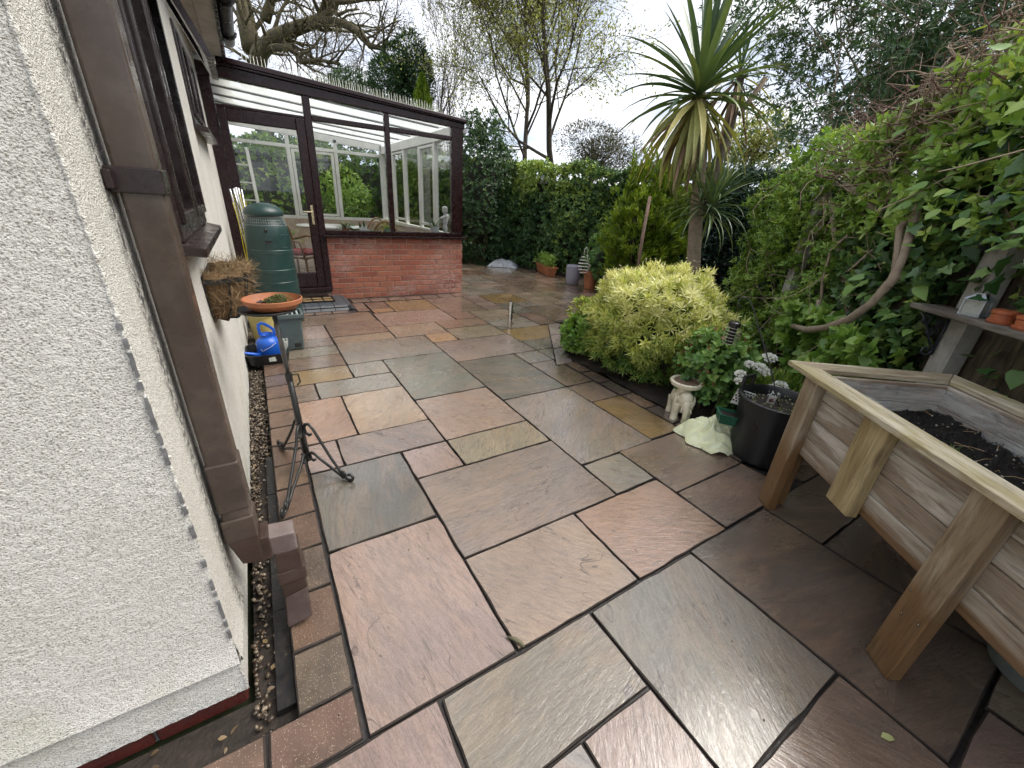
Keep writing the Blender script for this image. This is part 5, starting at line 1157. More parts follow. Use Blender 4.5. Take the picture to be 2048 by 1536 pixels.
def box_open(L, W, H, th=.004):
    o_ = [(-L, -W), (L, -W), (L, W), (-L, W)]; k = .86
    vs = [(x * k, y * k, 0) for x, y in o_] + [(x, y, H) for x, y in o_] + [(x * 1.06, y * 1.1, H) for x, y in o_] + [(x * 1.06, y * 1.1, H + .006) for x, y in o_] + [(x * .94, y * .9, H + .006) for x, y in o_] + [(x * k * .95, y * k * .9, .004) for x, y in o_]
    fs = [(3, 2, 1, 0)] + [(r * 4 + i, r * 4 + (i + 1) % 4, r * 4 + 4 + (i + 1) % 4, r * 4 + 4 + i) for r in range(5) for i in range(4)] + [(20, 21, 22, 23)]
    return vs, fs
me = bpy.data.meshes.new('trough'); me.from_pydata(*[box_open(.105, .05, .062)[0], [], box_open(.105, .05, .062)[1]]); place(me, 'trough', tm, TRG, M_GRN)
me = bpy.data.meshes.new('compost'); me.from_pydata([(-.095, -.043, .052), (.095, -.043, .052), (.095, .043, .052), (-.095, .043, .052)], [], [(0, 1, 2, 3)]); place(me, 'compost', tm, TRG, M_SOIL)
CARD = thing('spotted_card', tuple(at(1485, 792, 2.72)), 'white card with black spots standing behind the green trough', 'card')
tm2 = Matrix.Translation(tuple(at(1486, 797, 2.60))) @ Euler((.25, .12, math.radians(-55))).to_matrix().to_4x4()
me = bpy.data.meshes.new('card'); mb = MB().box(-.055, .055, -.002, .002, -.06, .06); me.from_pydata(mb.v, [], mb.f); place(me, 'card', tm2, CARD, M_WPOT)
mb = MB()
for k in range(26):
    ax_, az_ = -.047 + .0185 * (k % 6) + (k // 6 % 2) * .009, .05 - .02 * (k // 6); mb.ball((ax_, -.0022, az_), (.0062, .0008, .0068), 8, 4)
me = bpy.data.meshes.new('black_spots'); me.from_pydata(mb.v, [], mb.f); place(me, 'black_spots', tm2, CARD, M_BLACKG)

M_CER = simple('cream_ceramic', (.66, .62, .47), .25, .1, 12, .05, 60, dirt=(.42, .36, .24), dirt_amt=.45, coat=.4)
EL = thing('elephant_stool', (2.49, 1.56, 0), 'cream ceramic elephant plant stool with a round top', 'plant stool')
ef = Vector((-.62, -.78, 0)).normalized(); es = Vector((-ef.y, ef.x, 0)); ec = Vector((2.52, 1.575, 0))
E_ = lambda f, s, z: ec + ef * f + es * s + Vector((0, 0, z))
rotE = Matrix.Rotation(math.atan2(ef.y, ef.x), 3, 'Z'); mb = MB()
mb.ball(E_(-.02, 0, .155), (.095, .075, .075), 16, 12, rotE); mb.ball(E_(-.045, 0, .165), (.07, .07, .075), 14, 10, rotE); mb.ball(E_(.075, 0, .185), (.055, .052, .06), 14, 10, rotE); mb.ball(E_(.10, 0, .155), (.04, .036, .05), 12, 9, rotE)
for f, s in ((.055, .042), (.05, -.045), (-.085, .045), (-.085, -.043)): mb.tube([E_(f, s, .14), E_(f, s, .05), E_(f + .004, s, .012), E_(f + .004, s, .001)], [.033, .026, .030, .032], 14)
mb.tube([E_(.115, 0, .16), E_(.135, 0, .115), E_(.138, 0, .065), E_(.125, 0, .03), E_(.112, 0, .015)], [.030, .022, .017, .014, .014], 12)
mb.tube([E_(0, 0, .20), E_(0, 0, .268)], [.055, .06], 20)
for s in (-1, 1):
    mb.ball(E_(.045, s * .062, .155), (.032, .012, .052), 12, 9, rotE @ Matrix.Rotation(.35 * s, 3, 'Z'))
remesh(mb.build('elephant', M_CER, EL, smooth=True), .0065, 3)
mb = MB()
for s in (-1, 1): mb.tube([E_(.115, s * .026, .13), E_(.15, s * .036, .11)], [.007, .003], 8); mb.ball(E_(.118, s * .034, .178), (.006, .006, .006), 8, 6)
mb.build('tusks_and_eyes', M_CER, EL, smooth=True)
MB().lathe([(0, .262), (.09, .262), (.108, .270), (.113, .282), (.113, .298), (.105, .304), (.096, .302), (.092, .294), (0, .292)], E_(0, 0, 0), 40).build('round_top', M_CER, EL, sharp=40)
o = MB().lathe([(0, .2985), (.088, .2965)], E_(0, 0, 0), 28).build('bark_dressing', simple('bark', (.11, .06, .035), .9, .6, 70, 1, 150, dirt=(.4, .32, .25), dirt_amt=.6), EL)

# ------------------------------------------------------------------ fence, post shelf, lantern and pots
FA = Vector((.65, .76, 0)).normalized(); FN = Vector((FA.y, -FA.x, 0)); FQ = Vector((3.10, .49, 0)); FROT = Matrix.Rotation(math.atan2(FA.y, FA.x), 4, 'Z')
FN_ = thing('fence', tuple(FQ), 'dark stained board fence with a pale concrete post behind the planter', 'fence')
def fl(u, v, z): return FQ + FA * u + FN * v + Vector((0, 0, z))
def fbox(name, u0, u1, v0, v1, z0, z1, mat, parent, bev=.004):
    mb = MB().box(-(u1 - u0) / 2, (u1 - u0) / 2, -(v1 - v0) / 2, (v1 - v0) / 2, -(z1 - z0) / 2, (z1 - z0) / 2); me = bpy.data.meshes.new(name); me.from_pydata(mb.v, [], mb.f); me.materials.append(mat)
    o = place(me, name, Matrix.Translation(fl((u0 + u1) / 2, (v0 + v1) / 2, (z0 + z1) / 2)) @ FROT, parent); b_ = o.modifiers.new('bevel', 'BEVEL'); b_.width = bev; return o
M_FB = wood('dark_stained_board', (.025, .017, .013), (.085, .06, .042), 2, .7, (.11, .09, .05)); M_CONC = simple('concrete', (.36, .35, .31), .85, .15, 12, .6, 120, dirt=(.16, .16, .12), dirt_amt=.4)
for k in range(26): fbox('board', -1.75 + k * .15, -1.604 + k * .15, .055 + .006 * (k % 2), .075 + .006 * (k % 2), -.05, 1.55 + rnd.uniform(-.01, .01), M_FB, FN_)
for u in (0.0, 1.85, -1.85): fbox('concrete_post', u - .055, u + .055, -.045, .052, -.06, 1.72, M_CONC, FN_, .01)
SH = thing('wall_shelf', tuple(fl(-.3, -.1, 1.03)), 'narrow dark plank shelf on scroll brackets fixed to the concrete post', 'shelf')
M_SHW = wood('dark_shelf_plank', (.055, .042, .035), (.14, .115, .095), 0, .6, (.20, .18, .15))
fbox('plank', -1.15, .11, -.215, -.055, 1.012, 1.040, M_SHW, SH)
def scroll(c, r, turns, a0, wd=.006):
    pts = []
    for t in np.linspace(0, 1, 18): a = a0 + turns * 2 * math.pi * t; q = r * (1 - .72 * t); pts.append((c[0] + q * math.cos(a), c[1] + q * math.sin(a)))
    return pts
for u in (.035, -.75):
    mb = MB(); T2 = lambda p: fl(u, -.055 - p[0], p[1])
    mb.tube([T2((0, 1.01)), T2((0, .78))], .007, 6); mb.tube([T2((0, .80)), T2((.05, .87)), T2((.09, .94)), T2((.14, 1.0))], .006, 6)
    for c_, r_, tn, a0 in (((.035, .80), .032, 1.2, 2.2), ((.055, .90), .030, -1.2, 3.4), ((.105, .965), .028, 1.2, 1.2), ((.03, .955), .022, 1.1, 4.0)): mb.tube([T2(p) for p in scroll(c_, r_, tn, a0)], .006, 6)
    mb.build('scroll_bracket', simple('blued_iron', (.02, .026, .034), .4, .3, 30) if u > 0 else bpy.data.materials['blued_iron'], SH, smooth=True)
OR_ = thing('iron_scroll_ornament', tuple(fl(0, -.06, 1.4)), 'black iron scroll ornament near the top of the concrete post', 'ornament'); mb = MB(); T2 = lambda p: fl(-.0, -.052 - p[0], p[1])
mb.tube([T2((.004, 1.60)), T2((.004, 1.34))], .008, 6); mb.tube([T2((.02, 1.36)), T2((.05, 1.44)), T2((.09, 1.52)), T2((.13, 1.58))], .007, 6)
for c_, r_, tn, a0 in (((.045, 1.36), .035, 1.2, 2.2), ((.07, 1.47), .03, -1.2, 3.4), ((.02, 1.53), .025, 1.1, 4.0)): mb.tube([T2(p) for p in scroll(c_, r_, tn, a0)], .007, 6)
mb.build('scrollwork', bpy.data.materials['blued_iron'], OR_, smooth=True)
LT = thing('lantern', tuple(fl(-.20, -.135, 1.04)), 'small square metal and glass lantern on the dark shelf', 'lantern')
lm = Matrix.Translation(fl(-.17, -.140, 1.0405)) @ FROT @ Matrix.Rotation(.5, 4, 'Z')
mb = MB(); h = .036
for a, b in ((-h, -h), (h, -h), (h, h), (-h, h)): mb.box(a - .003, a + .003, b - .003, b + .003, 0, .075)
for z in (.003, .073):
    for s in (-h, h): mb.box(-h, h, s - .003, s + .003, z - .003, z + .003); mb.box(s - .003, s + .003, -h, h, z - .0029, z + .0029)
me = bpy.data.meshes.new('frame'); me.from_pydata(mb.v, [], mb.f); M_ZINC = simple('zinc', (.38, .42, .46), .35, .2, 20, metal=.6); place(me, 'frame', lm, LT, M_ZINC)
mb = MB().box(-h + .003, h - .003, -h + .003, h - .003, .004, .07); me = bpy.data.meshes.new('frosted_panes'); me.from_pydata(mb.v, [], mb.f); place(me, 'frosted_panes', lm, LT, simple('frosted_pane', (.34, .36, .32), .3, .3, 30))
mb = MB().hexa([(-.042, -.042, .076), (.042, -.042, .076), (.042, .042, .076), (-.042, .042, .076)], [(-.02, -.02, .098), (.02, -.02, .098), (.02, .02, .098), (-.02, .02, .098)]); mb.box(-.017, .017, -.017, .017, .098, .106); me = bpy.data.meshes.new('roof'); me.from_pydata(mb.v, [], mb.f); place(me, 'roof', lm, LT, M_ZINC)
M_TERR2 = simple('glazed_terracotta', (.34, .095, .04), .32, .2, 12, .1, 60)
for k, (u, lab) in enumerate(((-.315, 'small upturned terracotta pot next to the lantern on the shelf'), (-.43, 'small upturned terracotta pot farther along the shelf from the lantern'), (-.55, 'small upturned terracotta pot at the cut end of the shelf'))):
    c_ = fl(u, -.14, 1.0405); t = thing('terracotta_pot', tuple(c_), lab, 'flower pot', 'upturned pots on the shelf')
    MB().lathe([(.045, 0), (.047, .004), (.047, .012), (.041, .016), (.042, .040), (.046, .043), (.046, .056), (.034, .060), (0, .060)], c_, 28).build('pot', M_TERR2, t, sharp=40)

# ------------------------------------------------------------------ planting
def fp(px, py, off=0.0):
    d = CAM_R * (px - 1024) + CAM_U * (768 - py) + CAM_F * FPX; n = np.array(FN); t = (n @ (np.array(FQ) - CAM_P) + off) / (n @ d); return CAM_P + d * t
M_BARK = simple('bark_grey_brown', (.25, .195, .14), .9, .35, 25, 1.0, 90, dirt=(.28, .23, .17), dirt_amt=.5)
M_BARKD = simple('bark_dark', (.085, .068, .052), .9, .4, 12, .8, 50, dirt=(.10, .095, .05), dirt_amt=.5)
M_BARKO = simple('bark_oak', (.10, .082, .055), .9, .4, 3, .8, 20, dirt=(.17, .16, .05), dirt_amt=.7)
M_TWIG = simple('dry_twig', (.30, .23, .165), .85, .4, 20); M_TWIGR = simple('red_brown_twig', (.12, .055, .045), .8, .4, 20)
M_CORE = simple('hedge_shade', (.022, .028, .014), 1.0, .4, 6)  # shade colour for the added cores that block light inside foliage
LF_IVY = leafmat('ivy_dark', (.030, .080, .030), (.11, .20, .06), .32, .22, (.36, .47, .10))
LF_DARK = leafmat('evergreen_dark', (.020, .055, .022), (.062, .125, .045), .28, .18, (.15, .24, .08))
LF_MID = leafmat('privet_green', (.08, .17, .028), (.24, .36, .055), .32, .3, (.48, .56, .13))
LF_LIGHT = leafmat('fresh_green', (.15, .29, .05), (.34, .50, .11), .36, .36, (.56, .66, .20))
LF_YEL = leafmat('golden_shrub', (.11, .22, .04), (.58, .61, .15), .40, .28, (.90, .87, .50))
LF_GOLD = leafmat('golden_conifer', (.08, .16, .015), (.26, .36, .03), .5, .3, (.50, .56, .08))
LF_ROSE = leafmat('rose_leaf', (.06, .16, .045), (.21, .36, .09), .40, .28, (.36, .50, .14))
LF_BAY = leafmat('bay_leaf', (.03, .075, .035), (.085, .16, .065), .28, .25, (.17, .26, .11))
LF_BUD = leafmat('spring_bud', (.20, .21, .06), (.42, .45, .13), .5, .38, (.62, .62, .24))
LF_OAK = leafmat('oak_bud', (.13, .10, .04), (.24, .21, .08), .6, .3)
LF_BLUE = leafmat('dark_glossy', (.012, .034, .024), (.032, .072, .050), .26, .12, (.08, .14, .07))
def objleaf(name, stops, rough=.4, trans=.25):
    m, nt, b = newmat(name); oi = nd(nt, 'ShaderNodeObjectInfo'); c = ramp(nt, oi.outputs['Random'], stops); v = coords(nt)
    vein = ramp(nt, noise(nt, v, 40, 3), [(.3, .85), (.7, 1.12)]); c = mixc(nt, 1.0, c, vein, 'MULTIPLY'); nt.links.new(c, b.inputs['Base Color']); b.inputs['Roughness'].default_value = rough
    tr = nd(nt, 'ShaderNodeBsdfTranslucent'); nt.links.new(mixc(nt, 1.0, c, (1, 1, .45), 'MULTIPLY'), tr.inputs[0]); mx = nd(nt, 'ShaderNodeMixShader', {0: trans, 1: b.outputs[0], 2: tr.outputs[0]}); nt.links.new(mx.outputs[0], nt.nodes['Material Output'].inputs[0]); return m
OVAL = leaf_tmpl(.5); OVLO = leaf_tmpl(.55, lo=True, fold=.18, droop=.12); LANCE = leaf_tmpl(.26, ((0, .1), (.35, 1), (.7, .8), (1, 0)), .2, .18); LANCELO = leaf_tmpl(.30, lo=True, fold=.2, droop=.12)
def sprigs(C_, axis, k, L, tilt=(.5, 1.15), gap=.35):
    """whorls: k leaves round each shoot axis"""
    n = len(C_); ax = unit(axis); t = np.cross(ax, rdir(n)); t = unit(t); b = np.cross(ax, t); P_, D_, N_, S_ = [], [], [], []
    ph = RG.uniform(0, 6.28, n)
    for i in range(k):
        a = ph + i * 2.4; th = tilt[0] + (tilt[1] - tilt[0]) * (i / max(1, k - 1)) + RG.normal(0, .12, n)
        rad = t * np.cos(a)[:, None] + b * np.sin(a)[:, None]; d = ax * np.cos(th)[:, None] + rad * np.sin(th)[:, None]
        P_.append(C_ - ax * (gap * L * i / k)[:, None] if hasattr(L, '__len__') else C_ - ax * gap * L * i / k); D_.append(d); N_.append(ax * np.sin(th)[:, None] - rad * np.cos(th)[:, None] + RG.normal(0, .15, (n, 3))); S_.append(L * RG.uniform(.75, 1.15, n))
    return np.concatenate(P_), np.concatenate(D_), np.concatenate(N_), np.concatenate(S_)
def hedge(name, line, height, n, size, tmpl, mat, label, cat='hedge', base=0.0, bulge=.22, group=None, tintf=None, side=1, core=True, depth=.35, hvar=.15, k=5, corew=.5, up=.35):
    """clipped or shaggy hedge along a polyline; side says which way its face looks"""
    L = [np.array(p, float) for p in line]; seg = [np.linalg.norm(b - a) for a, b in zip(L[:-1], L[1:])]; tot = sum(seg); cum = np.concatenate([[0], np.cumsum(seg)])
    c = np.mean(L, 0); T = thing(name, (c[0], c[1], base), label, cat, group); ns = max(1, n // k)
    u = RG.uniform(0, tot, ns); ii = np.clip(np.searchsorted(cum, u) - 1, 0, len(seg) - 1); f = (u - cum[ii]) / np.array(seg)[ii]
    A = np.array(L)[ii]; B = np.array(L)[ii + 1]; xy = A + (B - A) * f[:, None]; t = unit(B - A); nr = np.stack([t[:, 1], -t[:, 0]], 1) * side
    H = np.interp(u, np.linspace(0, tot, len(height)), height) if hasattr(height, '__len__') else np.full(ns, height)
    H = H + np.array([mnoise.fractal(Vector((q[0] * 1.3, q[1] * 1.3, 7)), 1, 2, 3) for q in xy]) * hvar
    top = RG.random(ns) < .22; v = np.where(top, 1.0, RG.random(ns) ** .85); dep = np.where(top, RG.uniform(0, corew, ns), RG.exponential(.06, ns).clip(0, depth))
    z = base + (H - base) * v
    P3 = np.concatenate([xy, z[:, None]], 1); bl = fbm(P3, 1.6, 3.1) * bulge + .06 * np.sin(v * 3.0)
    P3[:, :2] += nr * (bl - dep)[:, None]; P3[:, 2] += np.where(top, RG.normal(0, .05, ns), 0)
    ax = np.concatenate([nr, np.full((ns, 1), up)], 1) + RG.normal(0, .45, (ns, 3)); ax[top, 2] += 1.2
    p_, d_, n_, s_ = sprigs(P3, ax, k, size)
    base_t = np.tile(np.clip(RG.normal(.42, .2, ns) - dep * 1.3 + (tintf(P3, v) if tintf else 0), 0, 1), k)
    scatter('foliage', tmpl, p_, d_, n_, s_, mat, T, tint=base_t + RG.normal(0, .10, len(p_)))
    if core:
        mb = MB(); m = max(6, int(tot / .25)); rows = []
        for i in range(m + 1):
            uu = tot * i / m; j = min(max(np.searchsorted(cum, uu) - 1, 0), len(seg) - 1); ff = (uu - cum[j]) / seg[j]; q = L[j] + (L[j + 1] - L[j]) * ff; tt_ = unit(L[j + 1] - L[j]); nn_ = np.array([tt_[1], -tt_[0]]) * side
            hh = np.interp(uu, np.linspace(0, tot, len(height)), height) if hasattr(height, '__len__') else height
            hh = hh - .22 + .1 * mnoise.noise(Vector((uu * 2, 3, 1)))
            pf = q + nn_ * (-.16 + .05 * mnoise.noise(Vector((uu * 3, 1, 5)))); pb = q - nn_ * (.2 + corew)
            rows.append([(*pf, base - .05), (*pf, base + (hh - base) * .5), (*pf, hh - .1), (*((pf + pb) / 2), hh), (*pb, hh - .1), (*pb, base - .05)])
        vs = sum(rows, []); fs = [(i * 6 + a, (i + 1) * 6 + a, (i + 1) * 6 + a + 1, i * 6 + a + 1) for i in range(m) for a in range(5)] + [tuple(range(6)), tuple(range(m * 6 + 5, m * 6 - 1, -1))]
        mb.add(vs, fs).build('dark_core', M_CORE, T)  # added dark backing volume that blocks light behind the leaves
    return T
# back boundary: ivy-clad hedge with lighter new growth along its top
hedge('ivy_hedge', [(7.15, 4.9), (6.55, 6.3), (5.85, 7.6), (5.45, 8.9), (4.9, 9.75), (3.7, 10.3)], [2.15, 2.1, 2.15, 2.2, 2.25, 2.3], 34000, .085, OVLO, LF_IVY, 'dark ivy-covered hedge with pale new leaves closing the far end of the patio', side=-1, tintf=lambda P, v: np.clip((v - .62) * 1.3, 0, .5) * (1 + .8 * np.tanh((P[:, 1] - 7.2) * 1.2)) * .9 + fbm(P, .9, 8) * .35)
hedge('glossy_hedge', [(5.55, 2.62), (6.4, 3.72), (7.1, 4.9)], [1.9, 2.0, 2.1], 15000, .07, OVLO, LF_BLUE, 'very dark glossy hedge in the shade right of the cabbage palm', side=-1, tintf=lambda P, v: (v > .86) * .5)
hedge('far_hedge', [(9.5, 13.2), (5, 14.2), (1, 14.5), (-4, 14.4)], [2.5, 2.4, 2.6, 2.4], 15000, .11, OVLO, LF_MID, 'tall clipped hedge seen through the conservatory glass', side=-1, tintf=lambda P, v: fbm(P, .6, 5) * .5 - .12)
hedge('side_hedge', [(5.4, 10.8), (5.6, 12.4), (6.2, 13.6)], 2.3, 5000, .10, OVLO, LF_MID, 'leafy hedge outside the conservatory side windows', side=-1)
def shrub(name, c, r, n, size, tmpl, mat, label, cat='shrub', k=7, tintf=None, lump=.22, stems=6, zmin=.04, core=True, tilt=(.5, 1.2), up=.35, group=None, coremat=None, barkm=None):
    c = np.array(c, float); r = np.array(r, float); T = thing(name, (c[0], c[1], 0), label, cat, group); ns = n // k
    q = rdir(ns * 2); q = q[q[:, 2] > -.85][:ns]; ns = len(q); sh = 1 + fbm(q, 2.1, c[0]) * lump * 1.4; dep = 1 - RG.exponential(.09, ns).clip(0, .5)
    P_ = c + q * r * (sh * dep)[:, None]; P_[:, 2] = np.maximum(P_[:, 2], zmin)
    ax = q + [0, 0, up] + RG.normal(0, .35, (ns, 3)); p_, d_, n_, s_ = sprigs(P_, ax, k, size, tilt)
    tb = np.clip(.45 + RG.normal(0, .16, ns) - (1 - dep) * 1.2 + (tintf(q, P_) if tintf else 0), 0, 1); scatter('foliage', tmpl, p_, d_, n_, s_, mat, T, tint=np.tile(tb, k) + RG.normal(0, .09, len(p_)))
    mb = MB()
    for i in range(stems):
        a = 6.28 * i / stems + rnd.random(); e = c + r * np.array([.62 * math.cos(a), .62 * math.sin(a), rnd.uniform(.1, .55)]); b0 = np.array([c[0] + .08 * math.cos(a), c[1] + .08 * math.sin(a), 0])
        mb.tube([b0, b0 * .5 + e * .5 + [0, 0, .08], e], [.012, .009, .004], 5)
    mb.build('stems', barkm or M_BARK, T, smooth=True)
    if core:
        mb = MB(); mb.ball(c, r * .52, 14, 9); mb.build('dark_core', coremat or M_CORE, T, smooth=True)  # dark ball added inside the leaves to stop light passing through
    return T
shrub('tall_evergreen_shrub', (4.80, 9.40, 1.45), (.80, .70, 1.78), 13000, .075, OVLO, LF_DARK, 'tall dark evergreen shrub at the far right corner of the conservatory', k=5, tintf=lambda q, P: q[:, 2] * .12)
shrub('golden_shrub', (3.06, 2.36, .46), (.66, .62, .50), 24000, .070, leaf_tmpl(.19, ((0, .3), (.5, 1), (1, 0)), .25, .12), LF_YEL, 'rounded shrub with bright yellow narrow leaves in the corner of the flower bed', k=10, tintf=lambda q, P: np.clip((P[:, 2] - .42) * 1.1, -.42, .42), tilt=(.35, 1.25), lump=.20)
n = 500; q = rdir(n, .9); q = q[q[:, 2] > .1]; n = len(q); o = scatter('flower_buds', leaf_tmpl(.7, lo=True), np.array([3.06, 2.36, .47]) + q * [.67, .63, .51] * (1 + fbm(q, 2.1, 3.06) * .42)[:, None], q + rdir(n) * .5, rdir(n), RG.uniform(.010, .02, n), leafmat('bud_cream', (.78, .70, .58), (.74, .58, .52), .6, .2), bpy.data.objects['golden_shrub'])
shrub('aquilegia', (2.72, 2.98, .20), (.21, .21, .19), 1500, .05, lobed_tmpl('oval'), LF_LIGHT, 'low soft green leafy plant left of the golden shrub', 'plant', k=5, tintf=lambda q, P: -.2)
shrub('golden_sprig', (2.80, 3.08, .42), (.16, .16, .12), 500, .07, LANCE, LF_YEL, 'small golden-leaved sprig above the low green plant', 'plant', k=9, core=False, stems=3)
shrub('rose_bush', (2.80, 1.55, .36), (.29, .26, .28), 2400, .046, lobed_tmpl('oval'), LF_ROSE, 'loose rose bush with round green leaflets behind the elephant stool', 'rose', k=5, core=False, stems=8, tintf=lambda q, P: q[:, 2] * .2, lump=.35)
o = scatter('red_shoots', lobed_tmpl('oval'), np.array([2.80, 1.55, .40]) + rdir(90) * [.27, .24, .25], rdir(90, .4), rdir(90, 1), RG.uniform(.025, .04, 90), leafmat('rose_red', (.16, .05, .03), (.30, .13, .06), .4, .25), bpy.data.objects['rose_bush'])
shrub('bed_filler', (3.30, 1.75, .22), (.35, .35, .22), 2500, .05, OVLO, LF_MID, 'low green ground plant between the rose bush and the hedge', 'plant', k=5, tintf=lambda q, P: -.1, core=False)
# white candytuft
CT = thing('candytuft', tuple(at(1535, 790, 2.85)), 'white flowered candytuft behind the black bucket', 'plant')
heads = [(1545, 783, 2.66, .050), (1560, 772, 2.68, .032), (1539, 716, 2.72, .032), (1520, 735, 2.70, .030), (1532, 744, 2.68, .024), (1481, 748, 2.62, .020), (1499, 728, 2.66, .018), (1478, 762, 2.6, .016), (1560, 790, 2.64, .032)]
LF_WH = leafmat('white_petal', (.84, .85, .84), (.92, .92, .92), .5, .2)
for px, py, dp, r in heads:
    c = at(px, py, dp); n = int(90 + r * 3600); q = rdir(n, .8); scatter('flower_head', leaf_tmpl(.9, lo=True), c + q * [r * 1.15, r * 1.15, r * .55], q + rdir(n) * .6, q + [0, 0, .8], RG.uniform(.012, .02, n), LF_WH, CT, kind=None)
c = at(1560, 775, 2.9); n = 1800; q = rdir(n); scatter('foliage', LANCELO, c + q * RG.random(n)[:, None] ** .4 * [.26, .22, .16] + [0.02, 0.02, -.06], q + [0, 0, .7], rdir(n), RG.uniform(.03, .06, n), LF_MID, CT)
# golden conifer and its neighbours near the far corner
def conifer(name, c, r, h, n, mat, label, z0=.1, size=.10):
    T = thing(name, (c[0], c[1], 0), label, 'conifer'); z = RG.random(n) ** 1.2; a = RG.uniform(0, 6.28, n); lob = 1 + .22 * np.sin(a * 5 + z * 9) + .12 * np.sin(a * 11)
    rr = r * (1 - z ** 1.7) ** .8 * lob * (1 - RG.exponential(.10, n).clip(0, .5)); P_ = np.stack([c[0] + rr * np.cos(a), c[1] + rr * np.sin(a), z0 + (h - z0) * z], 1)
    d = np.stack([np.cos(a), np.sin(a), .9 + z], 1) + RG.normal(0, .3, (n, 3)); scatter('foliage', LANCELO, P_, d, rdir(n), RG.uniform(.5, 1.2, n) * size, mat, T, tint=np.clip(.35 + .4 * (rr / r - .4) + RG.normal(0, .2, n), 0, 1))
    MB().tube([(c[0], c[1], 0), (c[0], c[1], h * .85)], [.04, .01], 6).build('trunk', M_BARKD, T); mb = MB(); mb.lathe([(r * .62, z0), (r * .55, z0 + (h - z0) * .45), (r * .2, z0 + (h - z0) * .8), (.01, h * .93)], (c[0], c[1], 0), 12); mb.build('dark_core', M_CORE, T)  # dark cone added round the trunk as a light block
q = at(1288, 430, 6.3); shrub('golden_conifer', (q[0], q[1], 1.05), (.44, .42, .88), 6500, .12, LANCELO, LF_GOLD, 'feathery golden-green conifer left of the cabbage palm', 'conifer', k=5, up=1.5, lump=.55, tilt=(.15, .7))
q = at(1338, 415, 6.5); shrub('lower_golden_conifer', (q[0], q[1], 1.0), (.34, .34, .85), 4000, .12, LANCELO, LF_GOLD, 'smaller golden conifer partly behind the cabbage palm trunk', 'conifer', k=5, up=1.5, lump=.5, tilt=(.15, .7))
q = at(1215, 500, 7.4); shrub('green_rose', (q[0], q[1], .55), (.38, .38, .5), 2600, .055, OVLO, LF_ROSE, 'loose green bush behind the pots at the far hedge', 'shrub', k=5, tintf=lambda q, P: -.2)
ST = MB().tube([at(1300, 393, 5.6), at(1284, 480, 5.75), at(1272, 560, 5.9)], [.022, .023, .024], 8).build('wooden_stake', simple('pale_stake', (.24, .16, .12), .8, .3, 20), smooth=True); tagit(ST, 'brown wooden stake leaning in front of the golden conifer', 'stake')
# pots at the foot of the far hedge
TT = thing('terracotta_trough', (5.42, 7.5, 0), 'long terracotta trough of green plants at the far hedge', 'trough')
d_ = Vector((5.60 - 5.27, 8.12 - 6.98, 0)).normalized(); s2 = Vector((d_.y, -d_.x, 0)); c_ = Vector((5.52, 7.5, 0)); hl = .38
F_ = lambda a, b, z: c_ + d_ * a + s2 * b + Vector((0, 0, z))
MB().hexa([F_(-hl, -.08, .005), F_(hl, -.08, .005), F_(hl, .08, .005), F_(-hl, .08, .005)], [F_(-hl * 1.1, -.11, .19), F_(hl * 1.1, -.11, .19), F_(hl * 1.1, .11, .19), F_(-hl * 1.1, .11, .19)]).build('trough', M_TERRA, TT, bevel=.012)
mb = MB()
for a, b in ((-1, -1), (-1, 1)): mb.bar(F_(-hl * 1.12, b * .112, .19), F_(hl * 1.12, b * .112, .19), .02, .03)
for a in (-1, 1): mb.bar(F_(a * hl * 1.12, -.115, .19), F_(a * hl * 1.12, .115, .19), .02, .03)
mb.build('rim', M_TERRA, TT, bevel=.004)
n = 900; P_ = np.array([F_(RG.uniform(-hl, hl), RG.uniform(-.12, .10), .20 + RG.random() * .22) for _ in range(n)]); scatter('foliage', LANCELO, P_, rdir(n, .8), rdir(n, .5), RG.uniform(.04, .09, n), LF_LIGHT, TT, tint=RG.uniform(0, .6, n))
GP = thing('lavender_pot', (5.27, 6.22, 0), 'smooth lavender-grey round pot near the far hedge', 'flower pot')
MB().lathe([(0, .003), (.10, .003), (.118, .02), (.142, .16), (.147, .30), (.150, .37), (.142, .375), (.135, .33), (0, .33)], (5.29, 6.27, 0), 36).build('pot', simple('lavender_glaze', (.27, .27, .33), .45, .12, 6), GP, sharp=50)
TP = thing('tall_terracotta_pot', (5.38, 5.82, 0), 'terracotta pot with flat rim beside the lavender pot', 'flower pot')
MB().lathe([(0, .003), (.10, .003), (.135, .27), (.155, .272), (.158, .33), (.145, .333), (.135, .29), (0, .29)], (5.36, 5.83, 0), 36).build('pot', M_TERRA, TP, sharp=40)
BP = thing('dark_blue_pot', (5.95, 5.72, 0), 'dark blue-black pot behind the terracotta pot', 'flower pot'); MB().lathe([(0, .003), (.13, .003), (.21, .40), (.225, .40), (.225, .43), (.2, .43), (.15, .36), (0, .36)], (5.92, 5.85, 0), 32).build('pot', simple('blue_black', (.014, .022, .035), .35, .2), BP, sharp=40)
CO = thing('wire_coil_ornament', (5.22, 5.75, .3), 'white spiral wire ornament with a loop handle above the terracotta pot', 'ornament')
cc_ = Vector((5.19, 5.86, .28)); coil = [(cc_.x + (.115 * math.sin(math.pi * (.12 + .80 * t)) ** .8) * math.cos(t * 38), cc_.y + (.115 * math.sin(math.pi * (.12 + .80 * t)) ** .8) * math.sin(t * 38), cc_.z + .34 * t) for t in np.linspace(0, 1, 150)]
